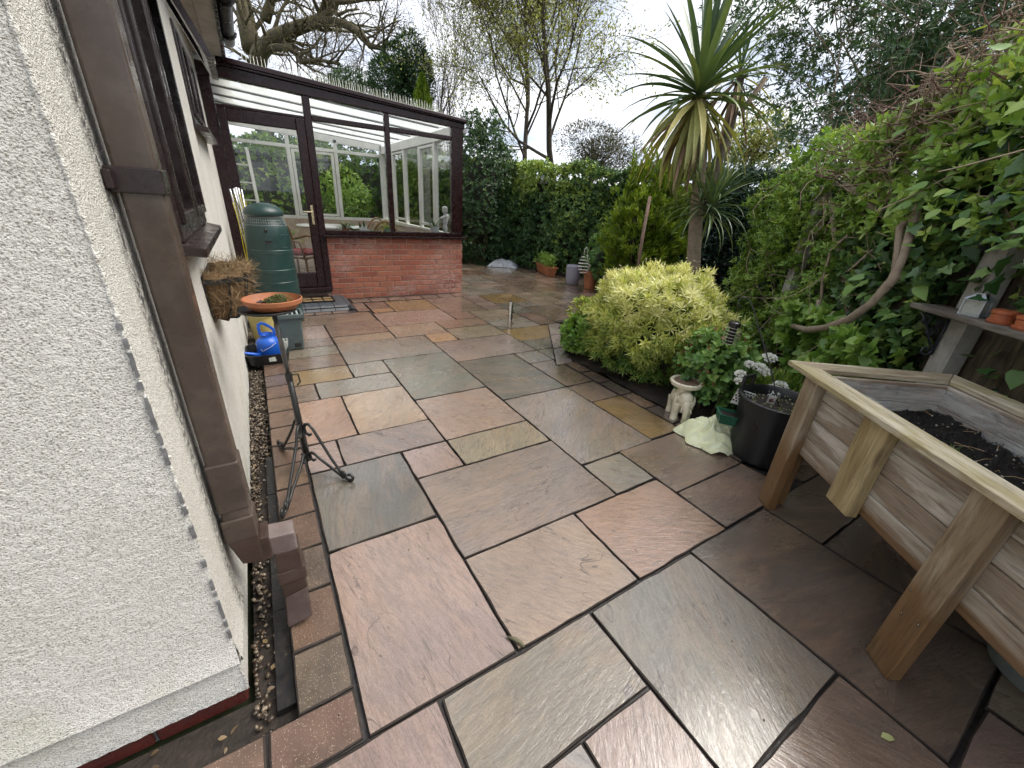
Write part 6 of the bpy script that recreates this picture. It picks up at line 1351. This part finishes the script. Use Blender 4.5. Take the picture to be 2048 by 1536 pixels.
M_WWIRE = simple('white_wire', (.74, .72, .66), .4, .1); MB().tube(coil, .0085, 6).build('coil', M_WWIRE, CO, smooth=True); MB().tube([cc_ + Vector((-.04, 0, .34)), cc_ + Vector((-.04, 0, .44)), cc_ + Vector((0, 0, .48)), cc_ + Vector((.04, 0, .44)), cc_ + Vector((.04, 0, .34))], .006, 6).build('handle', M_WWIRE, CO, smooth=True)
SKB = MB(); g = 20; vs = []
for i in range(g + 1):
    for j in range(g + 1):
        a, b = -1 + 2 * i / g, -1 + 2 * j / g; r = max(abs(a), abs(b)); z = .16 * max(0, 1 - r ** 2.4) + .04 * mnoise.noise(Vector((a * 3, b * 3, 9))) * (1 - r) + .004; q = Vector((5.10, 8.72, 0)) + Vector((.80, -.60, 0)) * a * .36 + Vector((.6, .8, 0)) * b * .25; vs.append((q.x, q.y, max(.004, z)))
SKB.add(vs, [(i * (g + 1) + j, (i + 1) * (g + 1) + j, (i + 1) * (g + 1) + j + 1, i * (g + 1) + j + 1) for i in range(g) for j in range(g)]); tagit(SKB.build('compost_sack', simple('grey_sack', (.36, .38, .42), .4, .4, 8, .3, 30, dirt=(.06, .06, .07), dirt_amt=.6), smooth=True), 'pale grey plastic sack lying flat against the foot of the far hedge', 'sack')

# ------------------------------------------------------------------ cabbage palm (cordyline)
def strap(curve, width=.055, L=1.0, seg=9, name='leaf'):
    vs = []; fs = []; x = z = 0.0; th = 0.0
    for i in range(seg + 1):
        t = i / seg; w = width * (.55 + .9 * t if t < .35 else .865 * (1 - ((t - .35) / .65) ** 1.8)) ; vs += [(x, -w / 2, z + .25 * w), (x, 0, z), (x, w / 2, z + .25 * w)]
        th -= curve * (1.6 * t + .2) / seg; x += math.cos(th) * L / seg; z += math.sin(th) * L / seg
    for i in range(seg): a = i * 3; fs += [(a, a + 3, a + 4, a + 1), (a + 1, a + 4, a + 5, a + 2)]
    me = bpy.data.meshes.new(name); me.from_pydata(vs, [], fs); me.shade_smooth(); return me
M_PALM = objleaf('cordyline_green', [(0, (.055, .105, .050)), (.6, (.11, .175, .075)), (1, (.22, .28, .10))], .32, .18); M_PALMY = objleaf('cordyline_yellowing', [(0, (.16, .20, .06)), (.5, (.38, .38, .13)), (1, (.58, .50, .20))], .45, .25); M_PALMB = objleaf('cordyline_dead', [(0, (.20, .12, .075)), (1, (.34, .22, .15))], .7, .1)
STR = [strap(c, w_) for c in (.08, .26, .55, .95) for w_ in (.070, .082)]; STY = [strap(c, .080) for c in (.4, .75, 1.1)]; STB = [strap(c, .06) for c in (.1, .35)]; STN = [strap(c, .040) for c in (.3, .7, 1.1)]
for m_ in STR: m_.materials.append(M_PALM)
for m_ in STN: m_.materials.append(M_PALM)
for m_ in STY: m_.materials.append(M_PALMY)
for m_ in STB: m_.materials.append(M_PALMB)
pb = at(1386, 540, 5.0)
PALM = thing('cabbage_palm', (pb[0], pb[1], 0), 'tall cabbage palm with spiky green heads and a drooping yellow skirt', 'palm')
tp = [(pb[0], pb[1], 0), tuple(pb), tuple(at(1391, 450, 4.85)), tuple(at(1400, 330, 4.62)), tuple(at(1402, 215, 4.4)), tuple(at(1400, 165, 4.3))]
MB().tube(tp, [.095, .082, .076, .066, .056, .045], 12).build('trunk', M_BARK, PALM, smooth=True)
tp2 = [tuple(at(1396, 420, 4.8)), tuple(at(1425, 350, 4.75)), tuple(at(1452, 280, 4.7)), tuple(at(1472, 200, 4.6)), tuple(at(1484, 140, 4.5))]
MB().tube(tp2, [.07, .065, .06, .055, .04], 10).build('side_trunk', M_BARKD, PALM, smooth=True)
MB().tube([at(1478, 230, 4.55), at(1500, 200, 4.5), at(1531, 156, 4.4)], [.028, .03, .032], 8).build('cut_stub', M_BARK, PALM, smooth=True)
def head(c, n, th0, th1, L, meshes, axis=(0, 0, 1), bias=None, droop=0.0, jit=.12):
    c = Vector(c); ax = Vector(axis).normalized(); q0 = ax.to_track_quat('Z', 'Y').to_matrix()
    for i in range(n):
        a = i * 2.39996 + rnd.gauss(0, .2); f = i / max(1, n - 1); th = th0 + (th1 - th0) * f ** .9 + rnd.gauss(0, jit)
        d = q0 @ Vector((math.sin(th) * math.cos(a), math.sin(th) * math.sin(a), math.cos(th))); up = ax - d * d.dot(ax)
        if up.length < .1: up = Vector((math.cos(a), math.sin(a), 0))
        up.normalize(); y_ = up.cross(d); s = L * rnd.uniform(.8, 1.1); mi = meshes[min(len(meshes) - 1, int(f * len(meshes) + rnd.random() * 1.5))]
        m = Matrix(((d.x, y_.x, up.x, 0), (d.y, y_.y, up.y, 0), (d.z, y_.z, up.z, 0), (0, 0, 0, 1))); m = Matrix.Translation(c - ax * .12 * f) @ m @ Matrix.Diagonal((s, s * 1.05, s, 1))
        place(mi, 'leaf', m, PALM)
H1 = at(1400, 172, 4.3); head(H1, 70, .05, 1.72, 1.02, STR)
head(H1 + np.array([0, 0, -.10]), 44, 2.0, 2.8, 1.02, STY, jit=.15); head(H1 + np.array([0, 0, -.2]), 12, 2.2, 2.8, .85, STB)
H2 = at(1482, 138, 4.5); head(H2, 24, .1, 1.9, .55, STR[2:]); head(H2 + np.array([0, 0, -.1]), 12, 2.2, 2.75, .85, STB); head(H2 + np.array([0, 0, -.05]), 8, 1.9, 2.3, .6, STY)
H3 = at(1425, 405, 4.6); head(H3, 70, .15, 1.9, .70, STN, axis=(.15, -.1, 1)); H4 = at(1405, 395, 4.55); head(H4, 30, .3, 1.7, .58, STN)

# ------------------------------------------------------------------ right-hand hedge over the fence
def face_pts(n, u0, u1, z0, z1, off, sd=.10, shape=None):
    u = RG.uniform(u0, u1, n); z = RG.uniform(z0, z1, n) if shape is None else z0 + (np.array([shape(a) for a in u]) - z0) * RG.random(n) ** .9
    v = off + fbm(np.stack([u, z, 0 * u], 1), 1.7, 4) * .22 + RG.exponential(sd, n); return np.array(FQ) + u[:, None] * np.array(FA) + v[:, None] * np.array(FN) + z[:, None] * np.array([0, 0, 1]), u, z, v
FRN = -np.array(FN)
RH = thing('climber_hedge', tuple(fl(.8, 0, 0)), 'tangled green climber hedge covering the right-hand fence', 'hedge')
def add_growth(part, n, u0, u1, z0, z1, off, size, tmpl, mat, k=6, tint0=.4, shape=None, sd=.10, tilt=(.5, 1.2), up=.5):
    P_, u, z, v = face_pts(n // k, u0, u1, z0, z1, off, sd, shape); m = len(P_); ax = FRN * 1.0 + [0, 0, up] + RG.normal(0, .5, (m, 3)); p_, d_, n_, s_ = sprigs(P_, ax, k, size, tilt)
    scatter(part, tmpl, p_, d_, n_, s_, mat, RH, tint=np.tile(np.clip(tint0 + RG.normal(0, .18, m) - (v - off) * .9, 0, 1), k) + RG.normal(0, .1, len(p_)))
topl = lambda u: 2.32 - .13 * max(0, u + .2) + .12 * math.sin(u * 4)
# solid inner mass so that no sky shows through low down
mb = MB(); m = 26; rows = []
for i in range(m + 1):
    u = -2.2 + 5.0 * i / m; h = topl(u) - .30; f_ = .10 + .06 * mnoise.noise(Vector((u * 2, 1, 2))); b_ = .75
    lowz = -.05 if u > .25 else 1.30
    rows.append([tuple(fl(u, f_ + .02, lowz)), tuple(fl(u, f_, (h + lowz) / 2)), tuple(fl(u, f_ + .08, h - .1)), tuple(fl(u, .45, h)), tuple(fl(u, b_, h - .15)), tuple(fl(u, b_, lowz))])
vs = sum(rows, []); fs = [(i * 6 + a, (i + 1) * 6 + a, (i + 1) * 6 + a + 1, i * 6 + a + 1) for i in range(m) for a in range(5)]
mb.add(vs, fs).build('dark_core', M_CORE, RH)
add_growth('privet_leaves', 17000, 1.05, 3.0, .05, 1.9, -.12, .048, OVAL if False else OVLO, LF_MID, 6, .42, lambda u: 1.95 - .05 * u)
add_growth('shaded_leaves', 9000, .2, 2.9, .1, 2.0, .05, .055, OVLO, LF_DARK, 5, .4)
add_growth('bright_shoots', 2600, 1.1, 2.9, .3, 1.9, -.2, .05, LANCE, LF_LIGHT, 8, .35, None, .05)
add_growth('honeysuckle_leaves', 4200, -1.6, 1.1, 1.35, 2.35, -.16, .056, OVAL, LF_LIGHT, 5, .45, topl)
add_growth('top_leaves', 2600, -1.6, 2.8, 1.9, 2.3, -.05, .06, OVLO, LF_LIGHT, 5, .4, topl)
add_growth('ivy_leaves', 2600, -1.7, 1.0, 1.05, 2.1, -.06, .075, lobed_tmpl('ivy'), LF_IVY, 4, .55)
add_growth('ivy_low_leaves', 1500, .14, 1.1, .3, 1.4, -.06, .07, lobed_tmpl('ivy'), LF_IVY, 4, .5)
add_growth('fresh_low_leaves', 1700, .10, 1.2, .30, .80, -.30, .075, lobed_tmpl('heart'), LF_LIGHT, 5, .25, None, .06, (.7, 1.35), .8)
# individually placed big leaves nearest the camera
HRT = []
for kd in ('ivy', 'heart', 'heart', 'oval'):
    tv, tf = lobed_tmpl(kd); me = bpy.data.meshes.new('leaf'); me.from_pydata([tuple(x) for x in tv], [], tf); me.shade_smooth(); HRT.append(me)
HRT[0].materials.append(objleaf('ivy_big', [(0, (.03, .09, .03)), (.6, (.09, .19, .055)), (1, (.24, .38, .11))], .33, .2)); HRT[1].materials.append(objleaf('big_fresh', [(0, (.15, .29, .05)), (1, (.42, .55, .14))], .38, .3)); HRT[2].materials.append(objleaf('big_mid', [(0, (.08, .19, .045)), (1, (.24, .40, .10))], .38, .3)); HRT[3].materials.append(HRT[1].materials[0])
def big_leaf(pos, size, kind):
    d = Vector(FRN) * .5 + Vector((rnd.gauss(0, .6), rnd.gauss(0, .6), rnd.uniform(-.9, .25))); d.normalize(); n_ = Vector(FRN) * .7 + Vector((rnd.gauss(0, .25), rnd.gauss(0, .25), .75)); n_ = (n_ - d * n_.dot(d)).normalized(); y_ = n_.cross(d)
    m = Matrix(((d.x, y_.x, n_.x, pos[0]), (d.y, y_.y, n_.y, pos[1]), (d.z, y_.z, n_.z, pos[2]), (0, 0, 0, 1))) @ Matrix.Diagonal((size, size * rnd.uniform(.85, 1.1), size, 1)); place(HRT[kind], 'leaf', m, RH)
for k in range(130): u = rnd.uniform(-1.0, .75); big_leaf(fl(u, -.16 + rnd.gauss(0, .06), rnd.uniform(1.42, topl(u) - .05)), rnd.uniform(.05, .095), rnd.choice((1, 1, 2, 3)))
for k in range(60): u = rnd.uniform(-.9, .45); z = rnd.uniform(1.12, 1.65); big_leaf(fl(u, -.12 + rnd.gauss(0, .04), z), rnd.uniform(.065, .11), 0)
for k in range(40): big_leaf(fl(rnd.uniform(.12, .75), -.14 + rnd.gauss(0, .04), rnd.uniform(.75, 1.4)), rnd.uniform(.06, .10), rnd.choice((0, 0, 2)))
for k in range(30): big_leaf(fl(rnd.uniform(-.75, .05), -.20 + rnd.gauss(0, .04), rnd.uniform(1.17, 1.62)), rnd.uniform(.06, .11), 0)
for k in range(24): big_leaf(fl(rnd.uniform(-.6, -.06), -.0 + rnd.gauss(0, .02), rnd.uniform(.62, .98)), rnd.uniform(.06, .09), rnd.choice((0, 2)))
# woody stems in and over the hedge
mb = MB(); mb.tube([fp(1586, 652, -.32), fp(1612, 660, -.32), fp(1650, 656, -.31), fp(1700, 638, -.30), fp(1745, 605, -.28), fp(1785, 560, -.26), fp(1808, 510, -.22), fp(1825, 450, -.18), fp(1842, 390, -.15), fp(1850, 330, -.12), fp(1845, 260, -.05)], [.019, .025, .022, .026, .022, .025, .021, .023, .019, .019, .014], 10)
mb.tube([fp(1790, 560, -.25), fp(1795, 500, -.22), fp(1800, 455, -.20), fp(1830, 425, -.17), fp(1856, 350, -.15)], [.024, .018, .021, .015, .010], 8); mb.build('main_branch', M_BARK, RH, smooth=True)
mb = MB()
for pts, r in ([(1705, 660, -.05), (1690, 560, -.06), (1672, 480, -.05), (1662, 400, .0)], .028), ([(1640, 640, -.1), (1645, 560, -.14), (1662, 500, -.16), (1695, 470, -.12)], .012), ([(1725, 640, .0), (1728, 540, .0), (1715, 480, .0), (1700, 430, .05)], .024), ([(1750, 420, -.05), (1720, 390, -.05), (1690, 370, .0)], .03), ([(1640, 690, -.2), (1632, 640, -.2), (1638, 600, -.2)], .018), ([(1660, 560, -.1), (1700, 540, -.12), (1745, 500, -.1)], .010), ([(1470, 690, -.1), (1500, 640, -.05), (1515, 600, 0)], .02):
    MB().tube([fp(*p) for p in pts], [r, r * .95, r * .85, r * .7][:len(pts)], 7).build('stem', M_BARK, RH, smooth=True)
tw = MB(); tw2 = MB()
for k in range(800):
    u = rnd.gauss(.85, .36); z = topl(u) - abs(rnd.gauss(.0, .26)) + .05; p = fl(u, rnd.uniform(-.22, .15), z); d = Vector((rnd.gauss(0, 1), rnd.gauss(0, 1), rnd.gauss(.15, .6))).normalized() * rnd.uniform(.08, .28); b_ = Vector((rnd.gauss(0, .04), rnd.gauss(0, .04), rnd.gauss(-.01, .04)))
    (tw if k % 3 else tw2).tube([p, p + d * .35 + b_, p + d * .7 + b_ * 1.2, p + d], [.0034, .003, .0024, .0014], 4)
for k in range(120):
    u = rnd.uniform(-.9, 2.6); z = rnd.uniform(.5 if u > .4 else 1.5, topl(u)); p = fl(u, rnd.uniform(-.2, .05), z); d = Vector((rnd.gauss(0, 1), rnd.gauss(0, 1), rnd.gauss(-.3, .7))).normalized() * rnd.uniform(.2, .5); b_ = Vector((rnd.gauss(0, .05), rnd.gauss(0, .05), rnd.gauss(-.05, .05))); tw.tube([p, p + d * .35 + b_, p + d * .7 + b_ * 1.2, p + d], [.004, .0036, .003, .0016], 4)
for mb_, nm, mt in ((tw, 'dry_twigs', M_TWIG), (tw2, 'red_twigs', M_TWIGR)): mb_.build(nm, mt, RH)['kind'] = 'stuff'

# ------------------------------------------------------------------ trees
def grow(mb, ends, p, d, L, r, lvl, maxl, prm, rg):
    seg = 5 if lvl < 2 else (4 if lvl < maxl else 3); pts = [p.copy()]; rad = [r]; dd = d.copy(); wob = prm['wob']
    for i in range(seg):
        dd = (dd + Vector((rg.gauss(0, wob), rg.gauss(0, wob), rg.gauss(0, wob) + prm['up'][min(lvl, len(prm['up']) - 1)]))).normalized(); p = p + dd * L / seg; pts.append(p.copy()); rad.append(r * (1 - (i + 1) / seg * prm['taper']))
    mb.tube(pts, rad, (8, 6, 5, 4, 3, 3)[min(lvl, 5)], cap=False)
    if lvl >= maxl - 1:
        for q in pts[1:]: ends.append((q.copy(), dd.copy()))
    if lvl >= maxl: return
    nb = prm['n'][min(lvl, len(prm['n']) - 1)]
    for k in range(nb):
        t = prm['t0'][min(lvl, len(prm['t0']) - 1)] + (1 - prm['t0'][min(lvl, len(prm['t0']) - 1)]) * (k + rg.random()) / nb; f = t * seg; i = min(int(f), seg - 1); q = pts[i].lerp(pts[i + 1], f - i)
        ax = (pts[i + 1] - pts[i]).normalized(); pr = ax.cross(Vector((rg.gauss(0, 1), rg.gauss(0, 1), rg.gauss(0, 1)))).normalized(); an = rg.uniform(*prm['ang']); nd_ = (ax * math.cos(an) + pr * math.sin(an)).normalized()
        rr = max(.004, (rad[i] * (1 - f + i) + rad[i + 1] * (f - i)) * rg.uniform(.38, .6)); grow(mb, ends, q, nd_, L * prm['len'] * rg.uniform(.7, 1.15), max(rr, prm['rmin']), lvl + 1, maxl, prm, rg)
def tree(name, base, d, L, r, prm, maxl, seed, bark, label, leaf=None, nleaf=0, lsize=.1, tmpl=OVLO, limbs=None, lspread=.12, cat='tree', k=1, tint0=.45):
    rg = random.Random(seed); T = thing(name, tuple(base), label, cat); mb = MB(); ends = []
    grow(mb, ends, Vector(base), Vector(d).normalized(), L, r, 0, maxl, prm, rg)
    for pts, r0 in (limbs or []):
        pts = [Vector(tuple(q)) for q in pts]; m = len(pts); mb.tube(pts, [r0 * (1 - .65 * i / (m - 1)) for i in range(m)], 8)
        for i in range(m - 1):
            for _ in range(4):
                q = pts[i].lerp(pts[i + 1], rg.random()); ax = (pts[i + 1] - pts[i]).normalized(); pr = ax.cross(Vector((rg.gauss(0, 1), rg.gauss(0, 1), rg.gauss(0, 1)))).normalized(); an = rg.uniform(.5, 1.2)
                grow(mb, ends, q, ax * math.cos(an) + pr * math.sin(an), L * .22 * rg.uniform(.6, 1.3), r0 * .28, 2, maxl, prm, rg)
    mb.build('trunk', bark, T, smooth=True)
    if leaf is not None and nleaf:
        E_p = np.array([tuple(e[0]) for e in ends]); E_d = np.array([tuple(e[1]) for e in ends]); ii = RG.integers(0, len(E_p), nleaf // k); P_ = E_p[ii] + RG.normal(0, lspread, (len(ii), 3)); ax = E_d[ii] + RG.normal(0, .5, (len(ii), 3))
        if k > 1: p_, d_, n_, s_ = sprigs(P_, ax, k, lsize)
        else: p_, d_, n_, s_ = P_, ax, rdir(len(ii)), RG.uniform(.6, 1.2, len(ii)) * lsize
        scatter('crown', tmpl, p_, d_, n_, s_, leaf, T, tint=np.clip(tint0 + RG.normal(0, .25, len(p_)), 0, 1))
    return T, ends
A3 = lambda *p: at(*p)
# old oak behind the conservatory, just breaking bud
b0 = at(505, 150, 17); oakp = dict(wob=.20, up=[.02, .05, .02, .02], taper=.72, n=[5, 5, 4, 4], t0=[.55, .25, .2, .15], ang=(.45, 1.15), len=.60, rmin=.010)
tree('bare_oak', (b0[0], b0[1], 0), (-.04, 0, 1), 9.0, .55, oakp, 4, 21, M_BARKO, 'huge old oak with thick crooked limbs above the conservatory roof', LF_OAK, 5000, .07,
     limbs=[([at(512, 150, 17), at(520, 105, 16.8), at(548, 75, 16.5), at(590, 58, 16.2), at(640, 40, 16), at(668, 12, 15.8), at(680, -40, 15.5)], .36), ([at(640, 40, 16), at(690, 48, 15.6), at(722, 66, 15.4), at(740, 92, 15.2), at(762, 96, 15.1), at(790, 84, 15)], .17),
            ([at(540, 95, 16.6), at(585, 96, 16.2), at(598, 112, 16), at(600, 124, 15.9), at(640, 120, 15.6), at(680, 128, 15.4)], .15), ([at(505, 100, 17), at(488, 40, 17), at(478, -30, 17)], .4), ([at(530, 40, 16.9), at(545, -5, 16.8), at(600, -20, 16.6), at(660, -25, 16.4)], .22)])
# two-stemmed tree with pale spring leaves in the middle
b0 = at(1112, 330, 15.5); midp = dict(wob=.13, up=[.02, .12, .07, .02], taper=.72, n=[14, 8, 6, 5], t0=[.36, .2, .15, .1], ang=(.35, 1.0), len=.55, rmin=.0075)
tree('spring_tree', (b0[0], b0[1], 0), (.10, -.02, 1), 8.8, .15, midp, 4, 5, M_BARKD, 'tall twin-stemmed tree with thin yellow-green spring leaves in the centre', LF_BUD, 34000, .085, lspread=.13)
b0 = at(1066, 330, 15.3); tree('slender_spring_tree', (b0[0], b0[1], 0), (-.07, .0, 1), 8.4, .13, midp, 4, 9, M_BARKD, 'slimmer spring tree standing left of the twin-stemmed tree', LF_BUD, 26000, .085, lspread=.13)
b0 = at(880, 230, 18); barep = dict(wob=.09, up=[.03, .16, .10, .05], taper=.8, n=[9, 5, 4, 3], t0=[.22, .2, .15, .1], ang=(.3, .7), len=.52, rmin=.009)
tree('bare_tree', (b0[0], b0[1], 0), (.0, 0, 1), 7.2, .10, barep, 4, 14, M_BARKD, 'leafless upright tree beyond the conservatory roof', LF_OAK, 1800, .07)
b0 = at(905, 230, 19); tree('second_bare_tree', (b0[0], b0[1], 0), (.05, 0, 1), 6.6, .09, barep, 4, 33, M_BARKD, 'thin leafless tree beside the tall evergreen shrub', LF_OAK, 1500, .07)
def blob_tree(name, px, py, depth, rx, rz, n, size, mat, label, tm=OVLO, bark=M_BARKD, tint0=.4):
    c = at(px, py, depth); T = thing(name, (c[0], c[1], 0), label, 'tree'); q = rdir(n); lobes = [(rdir(1)[0] * [.55, .55, .5], rnd.uniform(.45, .7)) for _ in range(9)]; ii = RG.integers(0, 9, n); ctr = np.array([l[0] for l in lobes])[ii]; rr = np.array([l[1] for l in lobes])[ii]
    P_ = c + (ctr + q * (rr * (1 - RG.exponential(.12, n).clip(0, .7)))[:, None]) * [rx, rx, rz]; scatter('crown', tm, P_, q + [0, 0, .2] + RG.normal(0, .5, (n, 3)), q + [0, 0, .6], RG.uniform(.6, 1.2, n) * size, mat, T, tint=np.clip(tint0 + q[:, 2] * .2 + RG.normal(0, .2, n), 0, 1))
    mb = MB().tube([(c[0], c[1], 0), (c[0], c[1], c[2])], [.16, .07], 7)
    for l, r_ in lobes: e = c + l * [rx, rx, rz]; mb.tube([(c[0], c[1], c[2] - rz * .6), tuple(e)], [.06, .02], 5)
    mb.build('trunk', bark, T, smooth=True); return T
blob_tree('dark_yew', 800, 150, 14.5, 1.15, 1.5, 9000, .16, LF_DARK, 'dark green yew rising behind the conservatory roof', LANCELO)
blob_tree('yew_flank', 700, 180, 15.5, 1.3, .8, 5000, .15, LF_DARK, 'lower dark evergreen left of the yew', LANCELO, tint0=.5)
blob_tree('brown_conifer', 1190, 305, 13.5, 1.6, .95, 7000, .10, leafmat('bronze_green', (.025, .035, .015), (.09, .085, .035), .6, .2, (.16, .13, .05)), 'bronze-green conifer behind the hedge under the spring tree', LANCELO)
blob_tree('light_green_tree', 1515, 285, 11.5, .95, .75, 5000, .09, LF_BUD, 'small light green tree behind the palm on the skyline', tint0=.3)
blob_tree('backdrop_laurel', 640, 330, 15, 2.2, 1.8, 8000, .17, LF_DARK, 'broad dark laurel behind the far hedge seen through the glass')
blob_tree('backdrop_shrub', 690, 400, 12.2, .7, .8, 3500, .10, LF_LIGHT, 'bright yellow-green shrub seen through the conservatory back windows')
blob_tree('backdrop_bush', 560, 380, 13, 1.6, 1.4, 6000, .14, LF_MID, 'mid green bush seen through the conservatory door', tint0=.2)
blob_tree('backdrop_holly', 820, 380, 13, 1.3, 1.5, 5000, .13, LF_MID, 'green bush seen through the conservatory side windows', tint0=.25)
q = at(845, 195, 12.5); conifer('golden_tip_conifer', (q[0], q[1]), .62, q[2] + .55, 4500, LF_GOLD, 'golden conifer tip showing just above the conservatory roof', 1.2, .14)
# evergreen trees over the right-hand hedge
bayp = dict(wob=.16, up=[.05, .08, .03, .0], taper=.7, n=[7, 6, 5, 4], t0=[.35, .2, .15, .1], ang=(.4, 1.1), len=.58, rmin=.006)
b0 = at(1705, 290, 6.6); T_, e_ = tree('bay_tree', (b0[0], b0[1], 0), (-.02, .03, 1), 4.2, .085, bayp, 4, 41, M_BARK, 'evergreen tree with long dark leaves above the right-hand hedge', LF_BAY, 17000, .11, LANCELO, lspread=.09, k=5)
b0 = at(1840, 260, 6.2); tree('second_bay_tree', (b0[0], b0[1], 0), (.03, .02, 1), 4.1, .08, bayp, 4, 52, M_BARK, 'second evergreen tree farther right behind the climber hedge', LF_BAY, 16000, .11, LANCELO, lspread=.09, k=5)
blob_tree('dark_backing_tree', 1800, 230, 8.2, 1.35, .9, 9000, .11, LF_DARK, 'low dense dark tree filling the gap behind the two evergreen trees')
